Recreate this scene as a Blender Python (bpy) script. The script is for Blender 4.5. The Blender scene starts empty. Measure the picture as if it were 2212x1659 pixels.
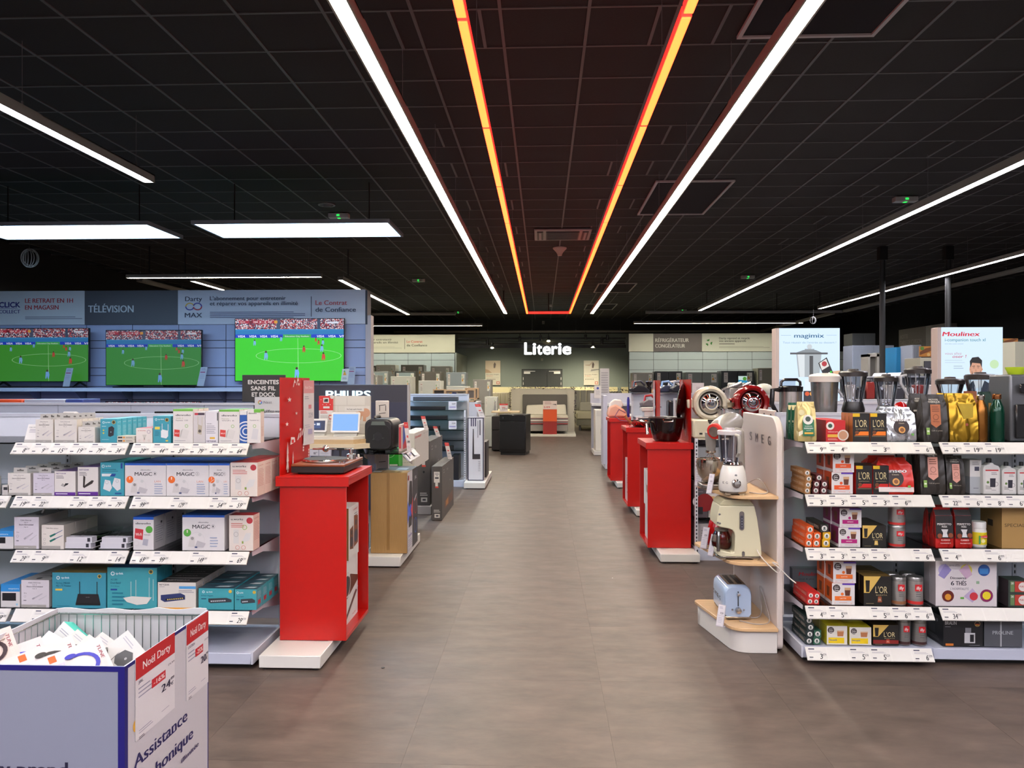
import bpy, math, random
from math import sin, cos, pi, atan, radians
from mathutils import Vector, Matrix
random.seed(7)
# ---------------------------------------------------------------- camera
F = 1660.0; CAMZ = 1.5
TH = atan(66/1660); CT, ST = cos(TH), sin(TH)
scn = bpy.context.scene
COL = scn.collection
cam = bpy.data.cameras.new('camera'); camo = bpy.data.objects.new('camera', cam); COL.objects.link(camo)
cam.sensor_fit = 'HORIZONTAL'; cam.sensor_width = 36.0; cam.lens = 36.0*F/2212
cam.shift_y = -2.5/2212; cam.clip_end = 200
camo.location = (0, 0, CAMZ); camo.rotation_euler = (pi/2, 0, TH)
scn.camera = camo
# ---------------------------------------------------------------- world, exposure
w = bpy.data.worlds.new('world'); scn.world = w; w.use_nodes = True
w.node_tree.nodes['Background'].inputs[0].default_value = (0.02, 0.022, 0.026, 1)
w.node_tree.nodes['Background'].inputs[1].default_value = 1.0
scn.view_settings.view_transform = 'Standard'; scn.view_settings.look = 'None'
scn.view_settings.gamma = 1; scn.view_settings.exposure = 0.0; scn.view_settings.use_curve_mapping = False
cy = scn.cycles
cy.max_bounces = 8; cy.diffuse_bounces = 4; cy.glossy_bounces = 4; cy.transmission_bounces = 8; cy.transparent_max_bounces = 48
cy.sample_clamp_indirect = 4.0; cy.caustics_reflective = False; cy.caustics_refractive = False
cy.use_denoising = True
LAMP_STRENGTH = 78.0; RED_STRENGTH = 6.5; PANEL_STRENGTH = 24.0

def G(px, py, z):
    s = F*(z-CAMZ)/(827-py); a = (px-1106)/F
    return s*(a*CT-ST), s*(a*ST+CT)
def PX(px, Y):
    a = (px-1106)/F; s = Y/(a*ST+CT); return s*(a*CT-ST)
def PZ(py, Y, px=1106):
    a = (px-1106)/F; s = Y/(a*ST+CT); return CAMZ+(827-py)/F*s

# ---------------------------------------------------------------- materials
def lin(h):
    h = h.lstrip('#'); v = [int(h[i:i+2], 16)/255 for i in (0, 2, 4)]
    return tuple(c/12.92 if c <= 0.04045 else ((c+0.055)/1.055)**2.4 for c in v) + (1,)
_m = {}
def M(c, r=0.5, me=0.0, em=0.0, kind=''):
    """colour, roughness, metallic, emission, optional procedural kind"""
    k = (c, r, me, em, kind)
    if k in _m: return _m[k]
    m = bpy.data.materials.new('mat_%s_%s' % (c.strip('#'), kind or len(_m))); m.use_nodes = True
    nt = m.node_tree; p = nt.nodes['Principled BSDF']
    lc_ = lin(c)
    if me < 0.5 and not em: q_ = 1-0.24*min(1, (lc_[0]+lc_[1]+lc_[2])/2.4); lc_ = (lc_[0]*q_, lc_[1]*q_, lc_[2]*q_, 1)
    p.inputs['Base Color'].default_value = lc_; p.inputs['Roughness'].default_value = r
    p.inputs['Metallic'].default_value = me
    m.diffuse_color = lin(c)
    N, Lk = nt.nodes.new, nt.links.new
    if em:
        p.inputs['Emission Color'].default_value = lin(c); p.inputs['Emission Strength'].default_value = em
        if em > 2: p.inputs['Base Color'].default_value = (0.8, 0.8, 0.8, 1)
        else: p.inputs['Base Color'].default_value = (0.02, 0.02, 0.02, 1)
    if kind in ('mottle', 'tile', 'cardboard', 'fabric', 'speckle', 'floor', 'wood', 'steel', 'crumple', 'ceil', 'panel'):
        tc = N('ShaderNodeTexCoord'); mp = N('ShaderNodeMapping'); Lk(tc.outputs['Object'], mp.inputs['Vector'])
        nz = N('ShaderNodeTexNoise'); Lk(mp.outputs[0], nz.inputs['Vector'])
        cr = N('ShaderNodeMix'); cr.data_type = 'RGBA'
        base = lc_
        def mix(d, u, fac):
            cr.inputs[6].default_value = tuple(min(1, x*d) for x in base[:3])+(1,)
            cr.inputs[7].default_value = tuple(min(1, x*u) for x in base[:3])+(1,)
            Lk(fac, cr.inputs[0]); Lk(cr.outputs[2], p.inputs['Base Color'])
        bump = N('ShaderNodeBump')
        def bmp(fac, st, di=0.01):
            bump.inputs['Strength'].default_value = st; bump.inputs['Distance'].default_value = di
            Lk(fac, bump.inputs['Height']); Lk(bump.outputs[0], p.inputs['Normal'])
        if kind == 'mottle':
            nz.inputs['Scale'].default_value = 6; mix(0.9, 1.08, nz.outputs[0])
        elif kind == 'panel':
            nz.inputs['Scale'].default_value = 1.5; mix(0.94, 1.05, nz.outputs[0])
        elif kind == 'cardboard':
            mp.inputs['Scale'].default_value = (60, 60, 4); nz.inputs['Scale'].default_value = 3; mix(0.88, 1.1, nz.outputs[0]); bmp(nz.outputs[0], 0.15)
        elif kind == 'fabric':
            nz.inputs['Scale'].default_value = 180; mix(0.8, 1.15, nz.outputs[0]); bmp(nz.outputs[0], 0.4, 0.003)
        elif kind == 'ceil':
            nz.inputs['Scale'].default_value = 90; mix(0.75, 1.25, nz.outputs[0]); bmp(nz.outputs[0], 0.3, 0.003)
        elif kind == 'wood':
            mp.inputs['Scale'].default_value = (3, 40, 40); nz.inputs['Scale'].default_value = 2; nz.inputs['Detail'].default_value = 6; mix(0.78, 1.15, nz.outputs[0])
        elif kind == 'steel':
            mp.inputs['Scale'].default_value = (2, 2, 120); nz.inputs['Scale'].default_value = 3; mix(0.85, 1.1, nz.outputs[0])
        elif kind == 'crumple':
            mp.inputs['Scale'].default_value = (1, 1, 0.6); nz.inputs['Scale'].default_value = 16; nz.inputs['Detail'].default_value = 1.5; nz.inputs['Distortion'].default_value = 0.6; mix(0.92, 1.1, nz.outputs[0]); bmp(nz.outputs[0], 0.8, 0.03)
        elif kind == 'floor':
            oi = N('ShaderNodeObjectInfo')
            mp.inputs['Scale'].default_value = (1.0, 2.2, 1); nz.inputs['Scale'].default_value = 3.2; nz.inputs['Detail'].default_value = 9; nz.inputs['Roughness'].default_value = 0.62
            vm = N('ShaderNodeVectorMath'); vm.operation = 'ADD'; Lk(tc.outputs['Object'], vm.inputs[0]); 
            sc_ = N('ShaderNodeVectorMath'); sc_.operation = 'SCALE'; sc_.inputs['Scale'].default_value = 40
            cx = N('ShaderNodeCombineXYZ'); Lk(oi.outputs['Random'], cx.inputs[0]); Lk(oi.outputs['Random'], cx.inputs[1]); Lk(cx.outputs[0], sc_.inputs[0]); Lk(sc_.outputs[0], vm.inputs[1]); Lk(vm.outputs[0], mp.inputs['Vector'])
            rp = N('ShaderNodeValToRGB'); Lk(nz.outputs[0], rp.inputs[0])
            rp.color_ramp.elements[0].position = 0.3; rp.color_ramp.elements[1].position = 0.72
            rp.color_ramp.elements[0].color = tuple(x*0.7 for x in base[:3])+(1,); rp.color_ramp.elements[1].color = tuple(x*1.5 for x in base[:3])+(1,)
            n2 = N('ShaderNodeTexNoise'); n2.inputs['Scale'].default_value = 7; n2.inputs['Detail'].default_value = 5; Lk(mp.outputs[0], n2.inputs['Vector'])
            r2 = N('ShaderNodeValToRGB'); r2.color_ramp.elements[0].position = 0.56; r2.color_ramp.elements[1].position = 0.75; Lk(n2.outputs[0], r2.inputs[0])
            cr.inputs[7].default_value = tuple(x*1.9 for x in base[:3])+(1,)
            mf = N('ShaderNodeMath'); mf.operation = 'MULTIPLY'; mf.inputs[1].default_value = 0.45; Lk(r2.outputs[0], mf.inputs[0])
            Lk(mf.outputs[0], cr.inputs[0]); Lk(rp.outputs[0], cr.inputs[6])
            hv = N('ShaderNodeMapRange'); Lk(oi.outputs['Random'], hv.inputs[0]); hv.inputs[3].default_value = 0.93; hv.inputs[4].default_value = 1.07
            sm = N('ShaderNodeVectorMath'); sm.operation = 'SCALE'; Lk(cr.outputs[2], sm.inputs[0]); Lk(hv.outputs[0], sm.inputs['Scale']); Lk(sm.outputs[0], p.inputs['Base Color'])
            rr = N('ShaderNodeMapRange'); Lk(n2.outputs[0], rr.inputs[0]); rr.inputs[3].default_value = r-0.06; rr.inputs[4].default_value = r+0.12; Lk(rr.outputs[0], p.inputs['Roughness'])
            bmp(nz.outputs[0], 0.06, 0.01)
    elif kind == 'crowd':     # the blurred crowd of a football broadcast
        tc = N('ShaderNodeTexCoord'); vo = N('ShaderNodeTexVoronoi'); vo.inputs['Scale'].default_value = 75; Lk(tc.outputs['Object'], vo.inputs['Vector'])
        sp = N('ShaderNodeSeparateColor'); Lk(vo.outputs['Color'], sp.inputs[0]); rp = N('ShaderNodeValToRGB'); rp.color_ramp.interpolation = 'CONSTANT'
        cols = ['#241a30', '#c02a35', '#e8e4ee', '#7a2030', '#3b3a6e', '#d05a50', '#f0f0f6', '#30203a']
        e = rp.color_ramp.elements
        while len(e) < len(cols): e.new(0.5)
        for i, cc in enumerate(cols): e[i].position = i/len(cols); e[i].color = lin(cc)
        Lk(sp.outputs[0], rp.inputs[0]); Lk(rp.outputs[0], p.inputs['Emission Color'])
    elif kind == 'glass':     # thin architectural glass or clear plastic
        tr = N('ShaderNodeBsdfTransparent'); tr.inputs[0].default_value = lin(c); gl = N('ShaderNodeBsdfGlossy'); gl.inputs['Roughness'].default_value = r
        fr = N('ShaderNodeFresnel'); fr.inputs[0].default_value = 1.45; mx = N('ShaderNodeMixShader')
        Lk(fr.outputs[0], mx.inputs[0]); Lk(tr.outputs[0], mx.inputs[1]); Lk(gl.outputs[0], mx.inputs[2]); Lk(mx.outputs[0], nt.nodes['Material Output'].inputs[0])
    elif kind == 'film':      # frosted clear plastic, partly milky
        tr = N('ShaderNodeBsdfTransparent'); mx = N('ShaderNodeMixShader'); mx.inputs[0].default_value = me if me else 0.4
        p.inputs['Metallic'].default_value = 0
        Lk(tr.outputs[0], mx.inputs[1]); Lk(p.outputs[0], mx.inputs[2]); Lk(mx.outputs[0], nt.nodes['Material Output'].inputs[0])
    _m[k] = m
    return m
def GL(c='#eef6f4', r=0.03): return M(c, r, kind='glass')
def CH(c='#e0e0e2', r=0.12): return M(c, r, 1.0)

# ---------------------------------------------------------------- text glyph meshes
_t = {}
def glyphs(s, bold=0):
    k = s
    if k not in _t:
        cu = bpy.data.curves.new('t', 'FONT'); cu.body = s; cu.size = 1; cu.resolution_u = 3
        o = bpy.data.objects.new('t', cu); me = o.to_mesh()
        vs = [(v.co.x, v.co.y) for v in me.vertices]; fs = [tuple(p.vertices) for p in me.polygons]
        o.to_mesh_clear(); bpy.data.objects.remove(o); bpy.data.curves.remove(cu)
        if not vs: vs = [(0, 0)]; fs = []
        _t[k] = (vs, fs, min(v[0] for v in vs), max(v[0] for v in vs))
    return _t[k]

# ---------------------------------------------------------------- mesh builder
def R(u0, v0, u1, v1, c): return ('r', u0, v0, u1, v1, c)
def E(u, v, r, c, ry=None): return ('e', u, v, r, c, ry)
def P(pts, c): return ('p', pts, c)
def T(s, u0, u1, v, sz, c, b=0.0, sh=0.0): return ('t', s, u0, u1, v, sz, c, b, sh)
def L(u0, v0, u1, n, dv, c, h=0.35): return ('l', u0, v0, u1, n, dv, c, h)
def O(u, v, r, c, t=0.15): return ('o', u, v, r, c, t)
class B:
    def __init__(s): s.v = []; s.f = []; s.mi = []; s.ms = []
    def m(s, mat):
        if isinstance(mat, str): mat = M(mat)
        if mat not in s.ms: s.ms.append(mat)
        return s.ms.index(mat)
    def add(s, vs, fs, mat):
        o = len(s.v); k = s.m(mat); s.v += [tuple(x) for x in vs]
        for f in fs: s.f.append(tuple(i+o for i in f)); s.mi.append(k)
        return s
    def box(s, x0, x1, y0, y1, z0, z1, mat):
        vs = [(x, y, z) for x in (x0, x1) for y in (y0, y1) for z in (z0, z1)]
        return s.add(vs, [(0, 1, 3, 2), (4, 6, 7, 5), (0, 4, 5, 1), (2, 3, 7, 6), (0, 2, 6, 4), (1, 5, 7, 3)], mat)
    def hexa(s, p, mat):      # 8 points: bottom ring then top ring, counterclockwise
        return s.add(p, [(3, 2, 1, 0), (4, 5, 6, 7), (0, 1, 5, 4), (1, 2, 6, 5), (2, 3, 7, 6), (3, 0, 4, 7)], mat)
    def prism(s, pts, ax, lo, hi, mat):
        n = len(pts)
        def q(a, b, c): return {'x': (c, a, b), 'y': (a, c, b), 'z': (a, b, c)}[ax]
        vs = [q(a, b, lo) for a, b in pts]+[q(a, b, hi) for a, b in pts]
        fs = [tuple(range(n-1, -1, -1)), tuple(range(n, 2*n))]+[(i, (i+1) % n, n+(i+1) % n, n+i) for i in range(n)]
        return s.add(vs, fs, mat)
    def lathe(s, pr, mat, cx=0, cy=0, seg=20, ax='z', sx=1, sy=1, cz=0, a0=0, a1=2*pi):
        full = abs(a1-a0-2*pi) < 1e-6; n = seg if full else seg+1
        vs = []
        for r, z in pr:
            for i in range(n):
                a = a0+(a1-a0)*i/seg; x, y = r*cos(a)*sx, r*sin(a)*sy
                vs.append({'z': (cx+x, cy+y, z+cz), 'y': (cx+x, cy+z, cz+y), 'x': (cx+z, cy+x, cz+y)}[ax])
        fs = []
        for j in range(len(pr)-1):
            for i in range(seg):
                a, b = j*n+i, j*n+(i+1) % n; fs.append((a, b, b+n, a+n))
        if full:
            if pr[0][0] > 1e-5: fs.append(tuple(range(n-1, -1, -1)))
            if pr[-1][0] > 1e-5: fs.append(tuple((len(pr)-1)*n+i for i in range(n)))
        return s.add(vs, fs, mat)
    def ball(s, c, r, mat, seg=14, n=9, sx=1, sy=1, sz=1):
        pr = [(r*sin(pi*i/n), -r*sz*cos(pi*i/n)) for i in range(n+1)]
        return s.lathe(pr, mat, c[0], c[1], seg, 'z', sx, sy, c[2])
    def tube(s, pts, r, mat, seg=8, closed=False):
        pts = [Vector(p) for p in pts]; n = len(pts); vs = []
        rr = r if isinstance(r, (list, tuple)) else [r]*n
        up = Vector((0, 0, 1)); pu = None
        for i, p in enumerate(pts):
            d = (pts[(i+1) % n]-pts[i-1]) if closed else (pts[min(i+1, n-1)]-pts[max(i-1, 0)])
            d.normalize()
            if pu is None: pu = d.cross(up if abs(d.z) < 0.9 else Vector((1, 0, 0))).normalized()
            pu = (pu-d*pu.dot(d)); pu = pu.normalized() if pu.length > 1e-6 else d.orthogonal().normalized()
            w_ = d.cross(pu)
            for k in range(seg): a = 2*pi*k/seg; vs.append(p+pu*(rr[i]*cos(a))+w_*(rr[i]*sin(a)))
        fs = []
        for i in range(n if closed else n-1):
            for k in range(seg):
                a, b = i*seg+k, i*seg+(k+1) % seg; c, d = ((i+1) % n)*seg+(k+1) % seg, ((i+1) % n)*seg+k
                fs.append((a, b, c, d))
        if not closed: fs += [tuple(range(seg-1, -1, -1)), tuple((n-1)*seg+k for k in range(seg))]
        return s.add(vs, fs, mat)
    def quad(s, p, mat): return s.add(p, [tuple(range(len(p)))], mat)
    def deco(s, O_, U, V, items, w=None, h=None, eps=0.0004, mk=None):
        """flat print on a face: O origin, U and V full edge vectors; w, h their lengths"""
        O_, U, V = Vector(O_), Vector(U), Vector(V); w = U.length; h = V.length; N = U.cross(V).normalized()
        mk = mk or (lambda c: M(c, 0.45) if isinstance(c, str) else c)
        for k, it in enumerate(items):
            e = N*(eps*(1+k*0.35)); q = lambda u, v: O_+U*u+V*v+e
            t = it[0]
            if t == 'r': s.quad([q(it[1], it[2]), q(it[3], it[2]), q(it[3], it[4]), q(it[1], it[4])], mk(it[5]))
            elif t == 'e':
                r = it[3]; ry = it[5] or r
                s.quad([q(it[1]+r*h/w*cos(2*pi*i/18), it[2]+ry*sin(2*pi*i/18)) for i in range(18)], mk(it[4]))
            elif t == 'o':
                r = it[3]; n = 24; vs = []
                for i in range(n):
                    for rr in (r, r*(1-it[5])): vs.append(q(it[1]+rr*h/w*cos(2*pi*i/n), it[2]+rr*sin(2*pi*i/n)))
                s.add(vs, [(2*i+1, 2*i, (2*i+2) % (2*n), (2*i+3) % (2*n)) for i in range(n)], mk(it[4]))
            elif t == 'p': s.quad([q(u, v) for u, v in it[1]], mk(it[2]))
            elif t == 'l':
                for i in range(it[4]):
                    v = it[2]-i*it[5]; u1 = it[3]-(it[3]-it[1])*(0.0 if i % 3 else 0.12)
                    s.quad([q(it[1], v), q(u1, v), q(u1, v+it[5]*it[7]), q(it[1], v+it[5]*it[7])], mk(it[6]))
            elif t == 't':
                _, st, u0, u1, v0, sz, c, b, sh = it
                vs, fs, mn, mx = glyphs(st); sx = (u1-u0)/max(mx-mn, 1e-6); bb = b*1.5+0.006
                for n_, (dx, dy) in enumerate([(0, 0)] if b == 0 else [(-bb, 0), (bb, 0)] if b < 0.016 else [(-bb, 0), (bb, 0), (0, bb), (0, -bb)]):
                    e = N*(eps*(1+k*0.35+n_*0.03))
                    s.add([q(u0+(x+dx-mn)*sx+sh*y*h/w*sz/0.73, v0+(y+dy)*sz/0.73) for x, y in vs], fs, mk(c))
        return s
    def letter(s, ch, x0, x1, z0, sz, y0, y1, mat, k=0.04):
        vs, fs, mn, mx = glyphs(ch); sx = (x1-x0)/(mx-mn+2*k)
        for i in range(8):
            dx, dz = k*cos(pi*i/4), k*sin(pi*i/4); f = lambda y: [((vx-mn+dx+k)*sx+x0, y, (vz+dz)*sz+z0) for vx, vz in vs]
            s.add(f(y0+0.0003*i), fs, mat); s.add(f(y1-0.0003*i), [tuple(reversed(q)) for q in fs], mat)
        return s
    def make(s, name, parent=None, loc=(0, 0, 0), rot=0, label=None, cat=None, group=None, kind=None, bev=0, seg=1, solid=0):
        me = bpy.data.meshes.new(name); me.from_pydata(s.v, [], s.f)
        for m_ in s.ms: me.materials.append(m_)
        me.polygons.foreach_set('material_index', s.mi); me.polygons.foreach_set('use_smooth', [True]*len(s.f))
        me.update(); me.set_sharp_from_angle(angle=radians(38))
        o = bpy.data.objects.new(name, me); COL.objects.link(o); o.location = loc
        o.rotation_euler = rot if isinstance(rot, (tuple, list)) else (0, 0, rot)
        if parent: o.parent = parent
        if bev:
            b = o.modifiers.new('bevel', 'BEVEL'); b.width = bev; b.segments = seg; b.limit_method = 'ANGLE'
        tag(o, label, cat, group, kind)
        return o
def tag(o, label=None, cat=None, group=None, kind=None):
    if label: o['label'] = label
    if cat: o['category'] = cat
    if group: o['group'] = group
    if kind: o['kind'] = kind
    return o
def thing(name, label=None, cat=None, loc=(0, 0, 0), rot=0, group=None, kind=None):
    o = bpy.data.objects.new(name, None); COL.objects.link(o); o.location = loc; o.empty_display_size = 0.05
    o.rotation_euler = rot if isinstance(rot, (tuple, list)) else (0, 0, rot)
    return tag(o, label, cat, group, kind)
_kids = {}
def copy_tree(o, loc=None, label=None, group=None, rot=None, parent=None):
    c = o.copy(); COL.objects.link(c)
    if parent: c.parent = parent
    for ch in kids(o): copy_tree(ch, parent=c)
    if loc is not None: c.location = loc
    if rot is not None: c.rotation_euler = (0, 0, rot)
    if label: c['label'] = label
    if group: c['group'] = group
    return c
def kids(o):
    return [x for x in o.children]
ORD = ['first', 'second', 'third', 'fourth', 'fifth', 'sixth', 'seventh', 'eighth', 'ninth', 'tenth']
# ================================================================ SETTING
CZ = 4.02
b = B(); b.box(-9.7, 11.4, -4, 30.8, -0.1, -0.012, '#3a322d'); floor = b.make('floor', kind='structure')
TX0, TW, TY0, TL = -0.555, 0.845, 3.007, 0.87
b = B(); g_ = 0.00035; b.box(g_, TW-g_, g_, TL-g_, -0.012, 0, M('#4d413a', 0.46, kind='floor')); ft = None
rest = B(); rm = M('#4d413a', 0.46, kind='floor')
for i in range(-11, 15):
    for j in range(-8, 32):
        x, y = TX0+i*TW, TY0+j*TL
        if x+TW < -9.7 or x > 11.4 or y > 30.6: continue
        if -4 <= i <= 4 and -1 <= j <= 12:
            if ft is None: ft = b.make('floor_tile', floor, (x, y, 0))
            else:
                c = ft.copy(); COL.objects.link(c); c.location = (x, y, 0)
        else: rest.box(max(x, -9.69)+g_, min(x+TW, 11.39)-g_, y+g_, min(y+TL, 30.7)-g_, -0.012, 0, rm)
rest.make('floor_tile', floor, kind='stuff')
# ceiling: slab, T-bar grid and mineral tiles
b = B(); b.box(-9.7, 11.4, -4, 30.8, CZ+0.05, CZ+0.2, '#0b0b0b'); ceil = b.make('ceiling', kind='structure')
CX0, CY0, CS = -0.288, 5.177, 0.602
gm = M('#5b5b5a', 0.55); b = B()
xs = [CX0+i*CS for i in range(-16, 20) if -9.7 < CX0+i*CS < 11.4]; ys = [CY0+j*CS for j in range(-11, 43) if CY0+j*CS < 30.7]
for x in xs: b.box(x-0.0115, x+0.0115, -1.6, 30.6, CZ, CZ+0.03, gm)
b.make('ceiling_grid_runner', ceil)
b = B()
for y in ys: b.box(-9.7, 11.4, y-0.0085, y+0.0085, CZ+0.0005, CZ+0.03, gm)
b.make('ceiling_grid_crossbar', ceil)
tm = M('#1d1a18', 0.85, kind='ceil'); b = B(); b.box(0.012, CS-0.012, 0.01, CS-0.01, CZ+0.007, CZ+0.02, tm); ct = None; rest = B()
hatches = [(1.41, 3.75), (1.41, 9.63), (1.41, 19.5), (1.41, 24.55)]
cand = []
for i in range(-16, 20):
    for j in range(-11, 43):
        x, y = CX0+i*CS, CY0+j*CS
        if x < -9.7 or x+CS > 11.5 or y > 30.2: continue
        vis = y+CS > 2.6 and abs((x+CS/2)/max(y+CS, 0.1)) < 0.78 and 4.5 < y+99
        cand.append((y*y+0.4*x*x if vis and y > 2.9 else 1e6, i, j))
cand.sort()
for n, (d, i, j) in enumerate(cand):
    x, y = CX0+i*CS, CY0+j*CS
    if n < 290 and d < 1e5:
        if ct is None: ct = b.make('ceiling_tile', ceil, (x, y, 0))
        else: c = ct.copy(); COL.objects.link(c); c.location = (x, y, 0)
    else: rest.box(x+0.012, x+CS-0.012, y+0.01, y+CS-0.01, CZ+0.007, CZ+0.02, tm)
rest.make('ceiling_tile', ceil, kind='stuff')
# short extra profiles above the lamp hangers
b = B()
for xl, ks in ((-1.05, (0, 4, 6, 9, 12, 15, 18, 21, 24)), (-0.43, (0, 6, 9, 12, 15, 18, 21)), (0.79, (0, 6, 9, 12, 15, 18, 21)), (1.26, (0, 4, 6, 9, 12, 18, 21)), (4.3, (2, 5, 8, 11, 14, 17)), (7.3, (9, 12, 15, 18))):
    for k in ks: b.box(xl-0.012, xl+0.012, CY0+k*CS, CY0+(k+1)*CS, CZ, CZ+0.02, gm)
b.make('hanger_profile', ceil, kind='stuff')
# walls
b = B(); b.box(-9.7, 11.4, 30.6, 30.8, 0, 3.45, M('#8b9791', 0.7, kind='panel')); b.box(-9.7, 11.4, 30.55, 30.8, 3.45, CZ+.1, M('#2c3030', 0.8)); wf = b.make('wall_back', kind='structure')
b = B(); b.box(-9.9, -9.7, -4, 30.8, 0, CZ+.1, M('#0a0a0b', 0.9)); b.make('wall_left', kind='structure')
b = B(); b.box(11.4, 11.6, -4, 30.8, 0, CZ+.1, M('#1c1f1e', 0.9)); b.make('wall_right', kind='structure')
b = B(); b.box(-9.7, 11.4, -4.2, -4, 0, CZ+.1, M('#d2d2ce', 0.8)); b.make('wall_front', kind='structure')
# dark double door with closers in the back wall
b = B(); dm = M('#343b3a', 0.5)
dx0, dx1, dz = -0.78, 0.74, 2.0
b.box(dx0-0.05, dx0, 30.52, 30.6, 0, dz+0.05, dm); b.box(dx1, dx1+0.05, 30.52, 30.6, 0, dz+0.05, dm); b.box(dx0, dx1, 30.52, 30.6, dz, dz+0.05, dm)
door = b.make('door_1', kind='structure')
for x0, x1 in ((dx0+0.01, 0.175), (0.185, dx1-0.01)):
    b = B(); b.box(x0, x1, 30.54, 30.58, 0.01, dz-0.005, M('#2b3131', 0.45)); leaf = b.make('door_leaf', door)
    b = B(); cx = x0+0.03 if x0 < 0 else x1-0.28
    b.box(cx, cx+0.25, 30.46, 30.54, dz-0.14, dz-0.07, CH('#d8d8cc', .3)); b.box(cx if x0 < 0 else cx-0.2, cx+0.45 if x0 < 0 else cx+0.25, 30.49, 30.51, dz-0.05, dz-0.03, CH('#d8d8cc', .3)); b.make('door_closer', leaf)
    for hz in (1.62, 1.42, 0.3):
        b = B(); hx = x0-0.01 if x0 < 0 else x1-0.01; b.box(hx, hx+0.025, 30.5, 30.54, hz, hz+0.1, CH('#d0d0c8', .3)); b.make('hinge', leaf)
# wall above door: small box
b = B(); b.box(-0.06, 0.02, 30.52, 30.6, 2.38, 2.47, '#d9d8c4'); b.box(-0.045, 0.005, 30.51, 30.52, 2.395, 2.455, '#bdbcae'); b.make('wall_box', label='small pale square box on the wall above the double door', cat='switch box')
b = B(); b.box(-0.02, 0.08, 30.42, 30.55, 3.83, 3.95, '#a5a59c'); b.box(0.0, 0.06, 30.41, 30.42, 3.86, 3.92, '#8c8c84'); b.make('wall_box', label='small grey box high on the dark band under the ceiling', cat='junction box')

# -------------------------------------------------------------- ceiling lamps
LW = M('#fff6e2', em=LAMP_STRENGTH); LC = M('#f6f2ff', em=LAMP_STRENGTH*0.8)
def lamp(label, x0, y0, x1, y1, z=3.45, lit=True, wd=0.11, ht=0.075, seg=1.8, mat=None, group=None, wires=True, every=1.8, house='#b9b5ab', name='linear_ceiling_lamp'):
    dx, dy = x1-x0, y1-y0; Ln = math.hypot(dx, dy); rz = math.atan2(dy, dx)
    t = thing(name, label, 'ceiling lamp' if lit else 'lighting rail', (x0, y0, z), rz, group)
    h = wd/2; hm = M(house, 0.5); b = B()
    b.box(0, Ln, -h, -h+0.012, 0, ht, hm); b.box(0, Ln, h-0.012, h, 0, ht, hm); b.box(0, Ln, -h, h, ht-0.012, ht, hm)
    b.box(0, 0.01, -h, h, 0, ht, hm); b.box(Ln-0.01, Ln, -h, h, 0, ht, hm)
    if not lit: b.box(0.01, Ln-0.01, -h+.012, h-.012, 0.002, 0.01, hm)
    b.make('housing', t)
    if lit:
        n = max(1, round(Ln/seg)); s = (Ln-0.04)/n; first = None
        for i in range(n):
            if first is None:
                b = B(); b.box(0.012, s-0.012, -h+0.016, h-0.016, 0.006, 0.02, mat or LW); first = b.make('diffuser', t, (0.02, 0, 0))
            else: c = first.copy(); COL.objects.link(c); c.location = (0.02+i*s, 0, 0)
    if wires:
        n = max(2, round(Ln/every)+1); first = None
        for i in range(n):
            if first is None:
                b = B(); b.lathe([(0.0022, ht+0.05), (0.0022, CZ-z)], '#77777a', seg=5); b.lathe([(0.008, ht), (0.008, ht+0.05)], '#99999a', seg=6); first = b.make('suspension_wire', t, (0.25, 0, 0))
            else: c = first.copy(); COL.objects.link(c); c.location = (0.25+(Ln-0.5)*i/(n-1), 0, 0)
    return t
lamp('long white line lamp running over the aisle beside the red frame, television side', -1.045, 0.2, -1.045, 21.7)
lamp('long white line lamp running over the aisle beside the red frame, kitchen side', 1.39, 0.2, 1.39, 21.8)
lamp('white line lamp ending in mid-air above the television zone', -3.83, 0.5, -3.83, 7.35, mat=LC)
lamp('long white line lamp above the coffee shelves, second from the aisle', 4.25, 1.5, 4.25, 21.0, mat=LC)
lamp('long white line lamp in front of the unlit rail above the kitchens', 7.3, 3.0, 7.3, 20.6, mat=LC)
lamp('unlit grey light rail running along the dark kitchen wall', 8.35, 5.0, 8.35, 21.6, lit=False, house='#a9a9a4')
lamp('unlit grey light rail crossing above the light box with the steel pan', 2.9, 21.75, 8.35, 21.75, lit=False, house='#b5b5b0')
lamp('lit line lamp hanging crosswise above the television wall', -7.74, 14.03, -4.07, 14.03)
lamp('lamp rising to the back beyond the crosswise television lamp, in line with the aisle lamps', -3.84, 14.45, -3.84, 21.9)
lamp('short unlit rail behind the television wall, nearer the dark wall', -7.76, 14.5, -7.76, 19.5, lit=False)
lamp('short lit line lamp behind the television wall sign', -6.72, 14.5, -6.72, 19.5)
lamp('lit line lamp hanging crosswise before the refrigerator header', 3.0, 25.45, 8.5, 25.45)
lamp('lit line lamp hanging crosswise before the contract header', -7.8, 25.9, -2.03, 25.9, z=3.43)
lamp('unlit grey rail above the lit lamp before the contract header', -8.0, 22.0, -2.5, 22.0, lit=False)
lamp('long unlit grey rail spanning the whole back of the shop', -5.8, 29.8, 8.38, 29.8, lit=False)
lamp('unlit grey rail slanting from the back rail to the kitchens', 8.38, 29.8, 8.25, 22.2, lit=False)
for y, s in ((-3.2, 'by the front wall'), (-2.3, 'next to the one by the wall'), (-1.4, 'in the middle'), (-0.4, 'past the middle'), (0.6, 'nearer the aisle'), (2.0, 'over the photographer')):  # unseen lamp rows, added to throw light into the shelves
    lamp('added out-of-view line lamp brightening the shelf interiors, %s' % s, -6 if y < 2 else -9, y, 7 if y < 2 else -4.2, y, mat=LC)
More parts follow.
